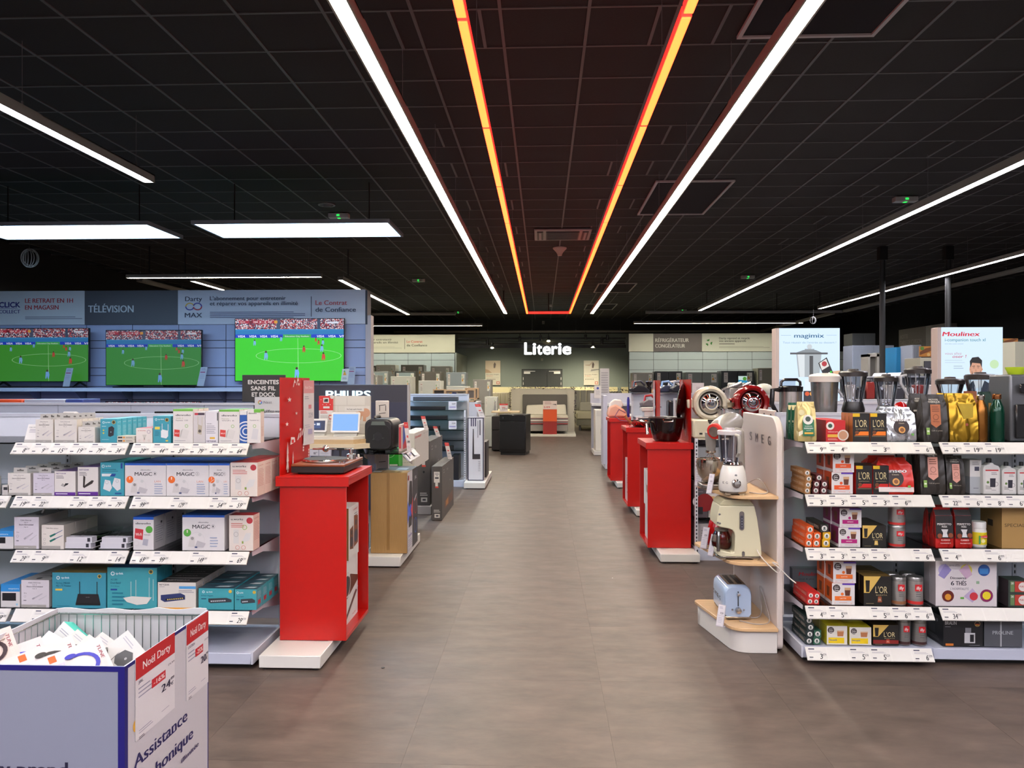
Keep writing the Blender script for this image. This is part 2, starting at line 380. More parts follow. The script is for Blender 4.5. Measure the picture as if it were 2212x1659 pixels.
# red light frame
t = thing('red_light_frame', 'long red glowing rectangular light frame hung over the aisle', 'ceiling lamp', (0, 0, 3.45))
rr = M('#ff1206', em=RED_STRENGTH*0.35); ro = M('#ff5614', em=RED_STRENGTH)
def redbar(x0, x1, y0, y1):
    b = B(); b.box(x0, x1, y0, y1, 0.006, 0.06, rr); d = 0.004
    lo = x1-x0 < y1-y0
    if lo: b.box(x0+d, x1-d, y0+0.01, y1-0.01, 0, 0.005, ro)
    else: b.box(x0+0.01, x1-0.01, y0+d, y1-d, 0, 0.005, rr)
    return b
first = None
for xr in (-0.46, 0.742):
    for i in range(12):
        if first is None: first = redbar(0, 0.055, 0.01, 1.74).make('light_tube', t, (xr, 0.6, 0))
        else: c = first.copy(); COL.objects.link(c); c.location = (xr, 0.6+i*1.7625, 0)
redbar(-0.405, 0.742, 21.68, 21.735).make('light_tube', t)
for k, (x, y) in enumerate([(-0.43, y) for y in range(2, 22, 3)]+[(0.77, y) for y in range(2, 22, 3)]):
    if k == 0:
        b = B(); b.lathe([(0.002, 0.06), (0.002, CZ-3.45)], '#77777a', seg=5); wv = b.make('suspension_wire', t, (x, y, 0))
    else: c = wv.copy(); COL.objects.link(c); c.location = (x, y, 0)
# cool light panels above the televisions
def light_panel(label, x0, x1, y0=9.13, y1=10.05, z=3.42):
    t = thing('ceiling_light', label, 'ceiling lamp', (x0, y0, z)); w_, d = x1-x0, y1-y0; hm = M('#8d8c90', 0.5)
    b = B(); f = 0.03
    b.box(0, w_, 0, f, 0, 0.045, hm); b.box(0, w_, d-f, d, 0, 0.045, hm); b.box(0, f, f, d-f, 0, 0.045, hm); b.box(w_-f, w_, f, d-f, 0, 0.045, hm); b.box(f, w_-f, f, d-f, 0.03, 0.045, hm); b.make('frame', t)
    b = B(); b.box(f, w_-f, f, d-f, 0.006, 0.012, M('#b4dcff', em=PANEL_STRENGTH)); b.make('diffuser', t)
    for x in (0.35, w_-0.35):
        b = B(); b.lathe([(0.008, 0.045), (0.008, CZ-z)], '#0a0a0c', x, d/2, 6); b.make('hanging_rod', t)
light_panel('bluish white light panel hanging over the televisions, nearer the aisle', -4.25, -1.83)
light_panel('bluish white light panel hanging over the televisions, cut by the frame edge', -7.2, -4.78); light_panel('bluish white fill panel added out of view, against the dark wall', -9.6, -7.5)  # last panel is an unseen addition that brightens the television wall
# ceiling hatches, cassette, detectors, emergency lights
for n, (x, y) in enumerate(hatches):
    t = thing('roof_light', 'dark navy roof light opening in the ceiling, %s beyond the camera' % ORD[n], 'skylight', (x, y, CZ)); W_, D = 0.98, 1.9
    sm = M('#c9cac8', 0.4); b = B()
    for a in ((0, W_, 0, 0.03), (0, W_, D-0.03, D), (0, 0.03, 0.03, D-0.03), (W_-0.03, W_, 0.03, D-0.03)): b.box(a[0], a[1], a[2], a[3], -0.022, 0.0, sm)
    b.make('frame', t); b = B(); b.box(0.03, W_-0.03, 0.03, D-0.03, -0.008, -0.003, M('#05060e', 0.95)); b.make('pane', t)
t = thing('air_conditioning_cassette', 'square grey air conditioning cassette in the ceiling between the red lights', 'air conditioner', (-0.14, 12.55, CZ)); b = B(); gm2 = M('#8f9192', 0.4)
b.box(0, 0.95, 0, 0.92, -0.03, 0, gm2); b.make('casing', t, bev=0.01)
b = B(); b.box(0.2, 0.75, 0.12, 0.8, -0.045, -0.03, '#26282a')
for i in range(9): b.box(0.22, 0.73, 0.15+i*0.07, 0.165+i*0.07, -0.05, -0.045, '#55585a')
b.make('intake_grille', t)
for x in (0.05, 0.8):
    b = B(); b.box(x, x+0.1, 0.12, 0.8, -0.042, -0.03, '#1b1c1d'); b.box(x+0.03, x+0.07, 0.14, 0.78, -0.052, -0.042, '#a2a4a5'); b.make('air_flap', t)
b = B(); b.lathe([(0.13, 0), (0.13, -0.02), (0.075, -0.075), (0.045, -0.12), (0.04, -0.15), (0.0, -0.155)][::-1], M('#cfcabd', 0.5), seg=20); b.make('smoke_detector', None, (0.32, 14.35, CZ), label='cream cone-shaped detector on the ceiling behind the cassette', cat='detector')
b = B(); b.lathe([(0.0, -0.06), (0.05, -0.06), (0.06, 0)], '#c8c8c4'); b.make('smoke_detector', None, (0.27, 24.8, CZ), label='small white detector at the far end of the red frame', cat='detector')
EM = [(-3.02, 11.3, 'above the television light panels'), (4.9, 10.6, 'above the second long lamp'), (-3.0, 18.5, 'over the contract header, near'), (4.8, 18.2, 'middle of the kitchen side'), (4.77, 26.5, 'far end, kitchen side'), (-2.96, 26.9, 'far end, television side')]
em0 = None
for n, (x, y, s) in enumerate(EM):
    lb = 'white emergency light with green lamp, %s' % s
    if em0 is None:
        em0 = thing('emergency_light', lb, 'emergency light', (x, y, CZ), group=None)
        b = B(); b.box(-0.15, 0.15, -0.06, 0.06, -0.075, -0.01, M('#c9cbc6', 0.3)); b.box(-0.06, 0.06, -0.04, 0.04, -0.012, 0.0, '#a8aaa6'); b.make('body', em0, bev=0.018, seg=2)
        b = B(); b.box(-0.02, 0.02, -0.065, -0.058, -0.055, -0.03, M('#2bff5c', em=1.2)); b.box(-0.02, 0.02, -0.03, 0.03, -0.079, -0.075, M('#2bff5c', em=1.2)); b.make('pilot_lamp', em0)
    else: copy_tree(em0, (x, y, CZ), lb)
b = B(); b.lathe([(0.12, 0), (0.12, -0.012), (0.095, -0.012), (0.09, 0)], '#8f918f', seg=24); b.lathe([(0.0, -0.003), (0.05, -0.03), (0.07, -0.002)], '#5c5d5c'); b.make('ceiling_speaker', None, (-3.05, 10.75, CZ), label='round grey ceiling speaker beside the emergency light', cat='speaker')
# hanging rods and small things of the ceiling void
RODS = [(323, 540, 590, 13.9), (400, 562, 590, 14.2), (752, 541, 604, 14.4), (1088, 613, 657, 21.0), (1185, 627, 668, 21.7), (1527, 610, 650, 21.2), (2048, 548, 604, 19.5), (1771, 622, 660, 21.5), (1678, 654, 672, 22)]
rod0 = None
for n, (px, p0, p1, y) in enumerate(RODS):
    x = PX(px, y)
    if rod0 is None:
        b = B(); b.lathe([(0.014, 3.52-CZ), (0.014, 0)], '#050506', seg=7); b.lathe([(0.03, -0.01), (0.03, 0.0)], '#101011', seg=8)
        rod0 = b.make('hanging_rod', None, (x, y, CZ), label='thin black rod hanging from the dark ceiling', cat='rod', group='black ceiling rods')
    else: c = rod0.copy(); COL.objects.link(c); c.location = (x, y, CZ)
    (rod0 if n == 0 else c)['label'] = 'thin black rod hanging from the ceiling, '+['behind the middle light panel', 'over the short lit lamp behind the television wall', 'at the end of the lamp above the contract header', 'at the television side aisle lamp end', 'inside the far end of the red frame', 'before the end of the second long lamp', 'above the second dark post', 'at the end of the kitchen lamp', 'above the pan light box'][n]
for px, y, n_, nm, rad in ((63, 11.5, 6, 'coil of white cable hanging under the ceiling above the click and collect sign', 0.16), (1757, 20.5, 3, 'small loop of white cable hanging beside the light box with the steel pan', 0.11)):
    b = B(); x = PX(px, y); z = PZ(553 if n_ > 3 else 690, y, px); random.seed(3)
    for k in range(n_):
        a = -0.7+1.4*k/(n_-1); r_ = rad*random.uniform(0.7, 1)
        b.tube([(r_*cos(a)*cos(q)*0.8+(k-n_/2)*0.012, r_*sin(a)*cos(q), r_*sin(q)-rad*0.2) for q in [2*pi*i/20 for i in range(20)]], 0.006, '#b9bab8', 5, True)
    b.tube([(0, 0, rad*0.6), (0.01, 0, CZ-z)], 0.003, '#777777', 4)
    b.make('cable_coil', None, (x, y, z), label=nm, cat='cable')
# two dark posts on the kitchen side
for px, y, s in ((1906, 14.5, 'dark metal post rising beside the refrigerators, nearer the light box with the steel pan'), (2048, 14.5, 'dark metal post rising behind the red-lettered light box')):
    t = thing('support_post', s, 'post', (PX(px, y), y, 0))
    b = B(); b.lathe([(0.05, 0), (0.05, CZ)], M('#2a2b29', 0.55), seg=14); b.make('shaft', t); b = B(); b.lathe([(0.11, 0), (0.11, 0.015), (0.07, 0.03), (0.055, 0.05)], M('#2a2b29', 0.55)); b.make('base_plate', t)
    b = B(); b.box(-0.07, 0.07, -0.07, 0.07, CZ-0.25, CZ, '#050505'); b.make('top_sleeve', t)
# ================================================================ GONDOLA SHELVING
SZ = [1.185, 0.905, 0.62, 0.31, 0.095]          # shelf heights shared by both gondolas
WHT, BLU, TEA = '#e9e7e4', '#1d4fa0', '#3b93a4'
metal = M('#c9cfde', 0.35, kind='mottle'); metal2 = M('#c9cbd6', 0.3)
def price_tag(parent, loc, w, h, price, word='', V=None):
    b = B(); U = (w, 0, 0); V = V or (0, 0.045*h/0.072, 0.056*h/0.072)
    it = [R(0, 0, 1, 1, '#dcd9d2')]
    if price:
        n, c = price
        it += [L(0.1, 0.82, 0.45, 1, 0.1, '#33334a', 0.9), L(0.1, 0.68, 0.8, 2, 0.08, '#8a8894'), L(0.08, 0.18, 0.3, 1, 0.1, '#333340', 0.8), L(0.08, 0.06, 0.25, 1, 0.06, '#a9a8b0'),
               T(n, 0.5 if len(n) > 1 else 0.62, 0.74 if len(n) < 3 else 0.76, 0.1, 0.42, '#15151c', 0.01, 0.15), T('€'+c, 0.77, 0.95, 0.32, 0.2, '#2a2a3a', 0, 0.15)]
    b.deco((0, 0, 0), U, V, it, eps=0.0008)
    return b.make('price_tag', parent, loc)
def price_rail(parent, x0, x1, y, z, tags, wh='#e2dfd8'):
    b = B(); t = 0.004
    b.hexa([(x0, y-0.047, z-0.056), (x1, y-0.047, z-0.056), (x1, y-0.043, z-0.060), (x0, y-0.043, z-0.060), (x0, y-0.002, z), (x1, y-0.002, z), (x1, y+0.002, z-0.004), (x0, y+0.002, z-0.004)], M(wh, 0.3))
    r = b.make('price_rail', parent); n = len(tags); w = (x1-x0)/6
    for i, p in enumerate(tags):
        price_tag(r, (x0+i*w+0.004, y-0.0475, z-0.0545), w-0.008, 0.068, p)
    return r
def gondola(label, xb, yf, yb, top, levels, tags, open_side, panel='#eef2fc', ends=True):
    t = thing('shelving_unit', label, 'shelving', (0, 0, 0)); lo, hi = min(xb), max(xb)
    pm = M(panel, 0.4, kind='panel')
    for i in range(len(xb)-1):
        a, c = xb[i], xb[i+1]
        for z0, z1 in ((0.13, 0.53), (0.533, 0.93), (0.933, top-0.02)):
            b = B(); b.box(a+0.002, c-0.002, yb-0.012, yb+0.01, z0, z1, pm); b.make('back_panel', t)
        b = B(); b.box(a+0.001, c-0.001, yf, yb, 0.03, SZ[4]-0.006, M('#c2c7d8', 0.35)); b.make('base_deck', t, bev=0.003)
        for z in levels:
            b = B(); b.box(a+0.008, c-0.008, yf, yb-0.012, z-0.008, z, GL('#e9f3f1', 0.02)); s = b.make('glass_shelf', t)
            for x in (a+0.01, c-0.01):
                b = B(); b.prism([(yb-0.012, z-0.009), (yf+0.04, z-0.009), (yf+0.045, z-0.034), (yf+0.2, z-0.042), (yb-0.012, z-0.1)], 'x', x-0.0015, x+0.0015, M('#e6dfe6', 0.35)); b.make('bracket', s)
    b = B(); b.box(lo+0.02, hi-0.02, yf+0.05, yb+0.01, 0, 0.03, '#050506'); b.make('kick_recess', t)
    b = B(); b.box(lo, hi, yb-0.016, yb+0.03, top-0.02, top, metal2); b.make('top_rail', t)
    for x in xb:
        b = B(); b.box(x-0.012, x+0.012, yb-0.02, yb+0.02, 0.03, top, metal2); u = b.make('upright', t)
        b = B()
        for k in range(34): b.box(x-0.004, x+0.004, yb-0.0215, yb-0.02, 0.15+k*0.034, 0.168+k*0.034, '#22242a')
        b.make('slot_strip', u)
    if ends:
        x = hi if open_side > 0 else lo; s = 0.012*open_side
        b = B(); b.box(min(x, x+s), max(x, x+s), yf-0.002, yb+0.02, 0.03, SZ[4], metal2); b.make('base_end_cap', t, bev=0.002)
    for (z, x0, x1, tg) in tags: price_rail(t, x0, x1, yf-0.004, z, tg)
    return t
def pr(s): return [None if x == '-' else (x.split('.')[0], x.split('.')[1] if '.' in x else '99') for x in s.split()]
LYF, LYB, RYF, RYB = 3.95, 4.43, 4.17, 4.62
lb = [-3.42, -2.79, -2.155, -1.52]; a1, a2, a3, a4 = -2.775, -2.165, -2.14, -1.525
tgs = [(SZ[0], a1, a2, pr('8 9 15 19 79 34')), (SZ[0], a3, a4, pr('29 44 59 79 74 64')), (SZ[1], a1, a2, pr('19 22 - 39 49 79')), (SZ[1], a3, a4, pr('99 - 129 - 54 59')),
       (SZ[2], a1, a2, pr('29 9 - 12 - 14')), (SZ[2], a3, a4, pr('69 99 - 149 - 69')), (SZ[3], a1, a2, pr('- 24 - 59 - 79')), (SZ[3], a3, a4, pr('49 39 - 29 - 29')),
       (SZ[1], -3.4, -2.80, pr('12 15 - 22 - 29')), (SZ[3], -3.4, -2.80, pr('19 25 - 32 - 49'))]
gl_ = gondola('shelving unit of network boxes behind the wire promotion bin', lb, LYF, LYB, 1.32, SZ[:4], tgs, 1)
rb = [1.395, 2.075, 2.755, 3.2]; c1, c2, c3, c4 = 1.40, 2.06, 2.10, 2.76
tgr = [(SZ[0], c1, c2, pr('9 4.59 - 3.39 - 6')), (SZ[0], c3, c4, pr('24 19 19 - 9 -')), (SZ[1], c1, c2, pr('3.79 3.79 5 3.39 6 -')), (SZ[1], c3, c4, pr('22 6 8 6 - -')),
       (SZ[2], c1, c2, pr('3.99 3.79 5 5.59 - 6')), (SZ[2], c3, c4, pr('4 - 6 - - 9')), (SZ[3], c1, c2, pr('4.29 5 - 5.59 6 6')), (SZ[3], c3, c4, pr('34 - - - - -')), (SZ[4]-0.005, c1, c2, pr('3.79 - 5 5.59 - 6'))]
gr_ = gondola('shelving unit of coffee and tea beside the beech appliance stand', rb, RYF, RYB, 1.325, SZ[:4], tgr, -1, panel='#e4e7f4')
# ---------------------------------------------------------------- packs
FINE = '#8f8f98'
def pack(name, label, cat, short, side, z, px0, px1, py0, d, n, cols, front, sideit=None, topit=None, yoff=0.02, stack=1, group=None, hfix=None, gap=0.004, word='carton', nolead=False, step=None, pyb=None):
    """a printed carton and the row of the same cartons behind it; side 'L' or 'R' gondola"""
    y = (LYF if side == 'L' else RYF)+yoff; x0, x1 = PX(px0, y), PX(px1, y); w = x1-x0
    h = hfix or (PZ(py0, y, (px0+px1)/2)-z)/stack
    cf, cs, ct = cols if isinstance(cols, tuple) else (cols, cols, cols)
    b = B(); b.box(0, w, 0, d, 0, h, M(cs, 0.42)); 
    if ct != cs: b.deco((0, 0, h), (w, 0, 0), (0, d, 0), [R(0, 0, 1, 1, ct)], eps=0.0003)
    o = b.make(name, None, (x0, y, z), label=label, cat=cat, group=group)
    b = B(); b.deco((0, 0, 0), (w, 0, 0), (0, 0, h), [R(0, 0, 1, 1, cf)]+front, eps=0.0005)
    if sideit:
        if side == 'L': b.deco((w, 0, 0), (0, d, 0), (0, 0, h), sideit)
        else: b.deco((0, d, 0), (0, -d, 0), (0, 0, h), sideit)
    if topit: b.deco((0, 0, h), (w, 0, 0), (0, d, 0), topit, eps=0.0006)
    if b.v: b.make('front_print', o)
    st = step or d+gap
    for s_ in range(stack):
        for k in range(n):
            if s_ == 0 and k == 0: continue
            lv = ''
            copy_tree(o, (x0, y+k*st, z+s_*(h+0.0006)), label='%s %s in the row of %s%s' % (ORD[k], word, short, lv))
    return o
def C_(s, c='#2c2c34'): return c
def cableart(u, v, c='#b9b6bd'): return [P([(u, v), (u+0.34, v+0.17), (u+0.36, v+0.15), (u+0.05, v-0.03)], c), P([(u+0.2, v-0.06), (u+0.5, v+0.1), (u+0.52, v+0.08), (u+0.24, v-0.09)], '#c9c6cc'), P([(u-0.03, v-0.02), (u+0.06, v+0.03), (u+0.08, v-0.02), (u, v-0.06)], '#a3a0a8')]
def cable_front(sz='2 m'): return [T('Câble Ethernet', 0.25, 0.7, 0.88, 0.045, '#33333c'), T('Cat. 6', 0.4, 0.56, 0.81, 0.04, '#33333c'), T('Electro-Ethernetkabel', 0.2, 0.78, 0.74, 0.045, '#33333c', 0.01), T('Cat. 6', 0.4, 0.56, 0.67, 0.04, '#33333c'), R(0, 0, 0.9, 0.1, '#a5a19c'), L(0.4, 0.04, 0.6, 1, 0.03, '#e8e6e2'), T(sz, 0.1, 0.2, 0.5, 0.045, '#44444c'), O(0.14, 0.4, 0.04, '#77777f'), R(0.09, 0.24, 0.19, 0.27, '#77777f')]+cableart(0.42, 0.35)
def hangtab(o, w, h, d=0.01, z0=None):
    b = B(); z0 = h; b.box(w*0.2, w*0.8, d, d+0.0008, z0, z0+0.028, M('#bdbab4', 0.3)); b.deco((w*0.2, d, z0), (w*0.6, 0, 0), (0, 0, 0.028), [R(0.25, 0.35, 0.75, 0.6, '#5d5a56'), E(0.5, 0.55, 0.22, '#5d5a56')]); return b.make('hang_tab', o)
cab = ('#e4dfd8', '#ddd5cc', '#b8b2a9')
for i, (x0, x1, yt, n, sz, lb_) in enumerate([(77, 115, 906, 5, '1 m', 'narrow white ethernet cable carton with hang tab on the top shelf'), (118, 166, 906, 5, '2 m', 'wider white ethernet cable carton with hang tab on the top shelf'), (169, 205, 922, 5, '', 'low white adapter carton with hang tab on the top shelf')]):
    o = pack('cable_carton', lb_, 'box', ['narrow cable cartons', 'wide cable cartons', 'adapter cartons'][i]+' on the top shelf', 'L', SZ[0], x0, x1, yt, 0.045, 1, cab, cable_front(sz))
    y = LYF+0.02; hangtab(o, PX(x1, y)-PX(x0, y), PZ(yt, y, x0)-SZ[0])
    for k in range(1, n): copy_tree(o, (o.location.x, y+k*0.05, SZ[0]+(0.0 if k < 3 else 0.0)), label='%s box in the row of %s on the top network shelf' % (ORD[k], ['narrow cable cartons', 'wide cable cartons', 'low adapter cartons'][i]))
# leaning pale cable packs on the left of the top shelf
b = B(); b.box(0, 0.075, 0, 0.02, 0, 0.1, M('#e6e2dc', 0.4)); o = b.make('cable_pack', None, (PX(50, 3.97), 3.975, SZ[0]), (radians(-22), 0, 0), 'thin white cable pack leaning back at the start of the top shelf', 'box')
b = B(); b.deco((0, 0, 0), (0.075, 0, 0), (0, 0, 0.1), [R(0, 0, 1, 0.14, '#aaa69f'), T('Câble Ethernet', 0.12, 0.85, 0.8, 0.07, '#33333c'), L(0.2, 0.7, 0.8, 3, 0.08, FINE)]); b.make('front_print', o)
for k in range(1, 6): copy_tree(o, (PX(50, 3.97)+0.01*k, 3.975+k*0.045, SZ[0]+0.012*k), label='%s pale cable pack leaning behind the thin white one on the top shelf' % ORD[k])
MIFI = [T('tp-link', 0.3, 0.62, 0.83, 0.06, '#e8f4f6', 0.01), O(0.2, 0.85, 0.05, '#e8f4f6', 0.35), E(0.82, 0.86, 0.08, '#c9a63c'), E(0.82, 0.86, 0.06, '#3a3420'), P([(0.48, 0.28), (0.6, 0.24), (0.82, 0.3), (0.86, 0.62), (0.72, 0.7), (0.5, 0.64)], '#2b2b30'), R(0.63, 0.42, 0.68, 0.47, '#8fb6c0'), E(0.2, 0.52, 0.035, '#e3c23c'), E(0.2, 0.4, 0.035, '#e3c23c'), L(0.1, 0.68, 0.4, 1, 0.05, '#d9eef2'), L(0.1, 0.12, 0.6, 1, 0.04, '#bfe0e6')]
SP = [T('tp-link', 0.2, 0.8, 0.85, 0.05, '#e8f4f6'), L(0.2, 0.7, 0.8, 9, 0.05, '#9ed2dc')]
pack('router_carton', 'teal carton of a black pocket router on the top shelf', 'box', 'teal pocket router cartons', 'L', SZ[0], 217, 252, 905, 0.048, 6, (TEA, '#3ba3b8', '#6cc0cc'), MIFI, SP)
for k in range(2): pack('adapter_pack', 'flat white and orange pack lying on the top shelf, %s of two' % ('lower' if k == 0 else 'upper'), 'box', '', 'L', SZ[0]+k*0.0175, 253, 291, 950, 0.09, 1, ('#dcd6c8', '#cfc9bb', '#e8e4da'), [R(0.05, 0.3, 0.3, 0.8, '#2b2b30'), R(0.33, 0.3, 0.45, 0.8, '#d98a2c'), L(0.5, 0.6, 0.9, 2, 0.25, '#33333c')], hfix=0.016, yoff=0.022+0.004*k)
pack('lamp_carton', 'small white carton of a socket lamp with red print on the top shelf', 'box', 'small socket lamp cartons', 'L', SZ[0], 294, 329, 925, 0.07, 3, ('#ebe4dd', '#e3d8d0', '#c05048'), [T('u.works', 0.12, 0.6, 0.8, 0.07, '#b23a34', 0.01), O(0.78, 0.75, 0.12, '#7a5a8a', 0.2), P([(0.38, 0.55), (0.66, 0.55), (0.58, 0.35), (0.46, 0.35)], '#c9c4bc'), R(0.48, 0.2, 0.56, 0.35, '#a09b94'), O(0.2, 0.14, 0.06, '#c86a5c'), O(0.5, 0.14, 0.06, '#c86a5c'), O(0.8, 0.14, 0.06, '#c86a5c')])
EXT = [T('tp-link', 0.28, 0.62, 0.86, 0.05, '#e8f4f6', 0.01), O(0.17, 0.875, 0.045, '#e8f4f6', 0.35), E(0.78, 0.86, 0.07, '#c9a63c'), E(0.78, 0.86, 0.05, '#3a3420'), T('Wi-Fi', 0.1, 0.3, 0.72, 0.045, '#17566a'), T('Range Extender', 0.1, 0.6, 0.65, 0.045, '#17566a'), R(0.1, 0.5, 0.38, 0.6, '#e6d25a'), P([(0.45, 0.2), (0.75, 0.16), (0.86, 0.25), (0.86, 0.45), (0.55, 0.5), (0.45, 0.45)], '#e9edf0'), R(0.5, 0.45, 0.535, 0.72, '#dfe5ea'), R(0.84, 0.45, 0.875, 0.7, '#dfe5ea'), L(0.1, 0.42, 0.36, 4, 0.05, '#1b6f85'), R(0.72, 0.05, 0.86, 0.1, '#e6d25a')]
pack('extender_carton', 'teal range extender carton with a two-aerial plug on the top shelf', 'box', 'teal range extender cartons', 'L', SZ[0], 331, 369, 899, 0.06, 3, (TEA, '#2b94a8', '#7ac4cf'), EXT, SP)
def devo(two='WiFi 5', three='Repeater 1200', green=True): return ([R(0, 0.94, 1, 1, '#67a93c')] if green else [])+[T('devolo', 0.14, 0.88, 0.8, 0.055, '#2c2c34', 0.012), T(two, 0.14, 0.5, 0.71, 0.04, '#9a9a78'), T(three, 0.14, 0.75, 0.65, 0.04, '#66666c'), P([(0.05, 0.2), (0.32, 0.17), (0.34, 0.38), (0.07, 0.4)], '#c23a34'), T('Wi-Fi', 0.09, 0.3, 0.26, 0.05, '#f6e6e2', 0.01), P([(0.38, 0.14), (0.7, 0.12), (0.82, 0.36), (0.5, 0.42)], '#dcd8d4'), P([(0.38, 0.14), (0.5, 0.42), (0.4, 0.36), (0.34, 0.2)], '#b7b2ae'), O(0.68, 0.5, 0.05, '#8cb86a', 0.3), L(0.08, 0.06, 0.7, 1, 0.03, FINE)]
dv = ('#e7e2de', '#e6d8d0', '#67a93c')
pack('repeater_carton', 'white repeater carton with green top and red wi-fi sticker on the top shelf', 'box', 'white and green repeater cartons', 'L', SZ[0], 374, 417, 884, 0.06, 3, dv, devo())
pack('extender_carton', 'pale carton with a beige two-aerial extender photo on the top shelf', 'box', 'pale two-aerial extender cartons', 'L', SZ[0], 418, 443, 890, 0.06, 3, ('#cfcaca', '#e8e6ec', '#d8d6da'), [R(0.1, 0.9, 0.95, 0.97, '#3a2c3c'), R(0.1, 0.9, 0.4, 0.97, '#b0303a'), P([(0.35, 0.3), (0.7, 0.26), (0.76, 0.55), (0.4, 0.6)], '#b5ab98'), R(0.36, 0.58, 0.42, 0.86, '#c0b8a8'), R(0.72, 0.55, 0.78, 0.84, '#c0b8a8'), E(0.55, 0.38, 0.05, '#55504a')])
pack('extender_carton', 'white carton with violet edge and small yellow badge on the top shelf', 'box', 'white violet-edged cartons', 'L', SZ[0], 444, 471, 888, 0.06, 3, ('#e4e1e6', '#d9d5dc', '#ece9ee'), [T('WiFi', 0.1, 0.5, 0.58, 0.04, '#55555c'), L(0.08, 0.52, 0.8, 5, 0.055, FINE), R(0.35, 0.12, 0.75, 0.18, '#d5a93a'), T('NETGEAR', 0.1, 0.85, 0.03, 0.05, '#3a2b55', 0.012), R(0.93, 0.7, 1, 0.95, '#2b2b30')])
pack('repeater_carton', 'white repeater carton with a slim plug photo and red sticker on the top shelf', 'box', 'white slim plug repeater cartons', 'L', SZ[0], 473, 517, 885, 0.06, 3, dv, devo('Repeater', 'WiFi 6'))
pack('repeater_carton', 'narrow blue carton with white radio waves on the top shelf', 'box', 'narrow blue wave cartons', 'L', SZ[0], 518, 533, 888, 0.06, 2, ('#1f4f96', '#1f4f96', '#e8e6e4'), [R(0, 0.88, 1, 1, '#e8e6e4'), O(0.9, 0.36, 0.12, '#e9eef6', 0.3), O(0.9, 0.36, 0.22, '#e9eef6', 0.17), O(0.9, 0.36, 0.32, '#e9eef6', 0.12), L(0.1, 0.08, 0.8, 1, 0.04, '#dfe6f2')], yoff=0.024)
pack('repeater_carton', 'white repeater carton with half green top at the aisle end of the top shelf', 'box', 'repeater cartons at the shelf end', 'L', SZ[0], 534, 563, 884, 0.05, 1, ('#e7e2de', '#e8d5cb', '#67a93c'), [R(0.5, 0.9, 1, 1, '#67a93c'), T('devolo', 0.1, 0.7, 0.86, 0.045, '#2c2c34', 0.01), T('Repeater ac', 0.2, 0.85, 0.66, 0.04, '#77777c'), O(0.55, 0.5, 0.05, '#8cb86a', 0.3), P([(0.3, 0.12), (0.75, 0.1), (0.85, 0.4), (0.45, 0.44)], '#d4d2d4')], [T('devolo', 0.2, 0.8, 0.45, 0.03, '#b0554a'), L(0.2, 0.4, 0.8, 6, 0.04, '#c99a90'), R(0, 0.93, 1, 1, '#67a93c')])
# ---- second shelf
for i, (x0, x1, sz) in enumerate([(17, 66, '3 m'), (72, 117, '10 m')]):
    o = pack('cable_carton', 'white ethernet cable carton marked %s on the second shelf' % ('three metres', 'ten metres')[i], 'box', '', 'L', SZ[1], x0, x1, 1022, 0.09, 1, cab if i == 0 else ('#d6d0dc', '#c4beca', '#9d98a0'), cable_front(sz))
    w = PX(x1, LYF+.02)-PX(x0, LYF+.02); hangtab(o, w, PZ(1022, LYF+.02, x0)-SZ[1])
    for k in range(1, 4): copy_tree(o, (o.location.x, LYF+0.02+k*0.095, SZ[1]), label='%s box behind the ethernet carton marked %s on the second shelf' % (ORD[k], ('three metres', 'ten metres')[i]))
def netg(img): return [T('NETGEAR', 0.08, 0.55, 0.88, 0.05, '#4a2b70', 0.012), L(0.08, 0.8, 0.45, 3, 0.05, '#66666c'), R(0, 0, 1, 0.13, '#5a2a86'), L(0.06, 0.045, 0.7, 1, 0.035, '#e9e2f2', 0.9)]+img
pack('adapter_carton', 'white and purple carton with a tiny plug adapter on the second shelf', 'box', 'low white and purple adapter cartons', 'L', SZ[1], 118, 163, 1018, 0.06, 4, ('#e6e1dc', '#cfc9c8', '#7a5a96'), netg([P([(0.3, 0.4), (0.48, 0.34), (0.55, 0.42), (0.38, 0.5)], '#a9a6a4'), P([(0.45, 0.36), (0.64, 0.44), (0.68, 0.5), (0.52, 0.5)], '#1f1f24')]))
pack('adapter_carton', 'taller white and purple carton with a black hinged adapter on the second shelf', 'box', 'taller white and purple adapter cartons', 'L', SZ[1], 168, 212, 1009, 0.06, 4, ('#e6e1dc', '#cfc9c8', '#7a5a96'), netg([P([(0.26, 0.3), (0.34, 0.25), (0.38, 0.66), (0.28, 0.7)], '#2b2320'), P([(0.32, 0.26), (0.72, 0.42), (0.8, 0.52), (0.7, 0.54), (0.36, 0.36)], '#2f2a28')]))
SOCK = [P([(0.12, 0.2), (0.4, 0.12), (0.5, 0.24), (0.42, 0.45), (0.2, 0.48)], '#e6e8ea'), O(0.28, 0.4, 0.055, '#b9bcc0', 0.3), P([(0.5, 0.3), (0.72, 0.14), (0.86, 0.2), (0.86, 0.5), (0.6, 0.54)], '#dfe2e5'), O(0.72, 0.44, 0.05, '#b0b4b8', 0.3)]
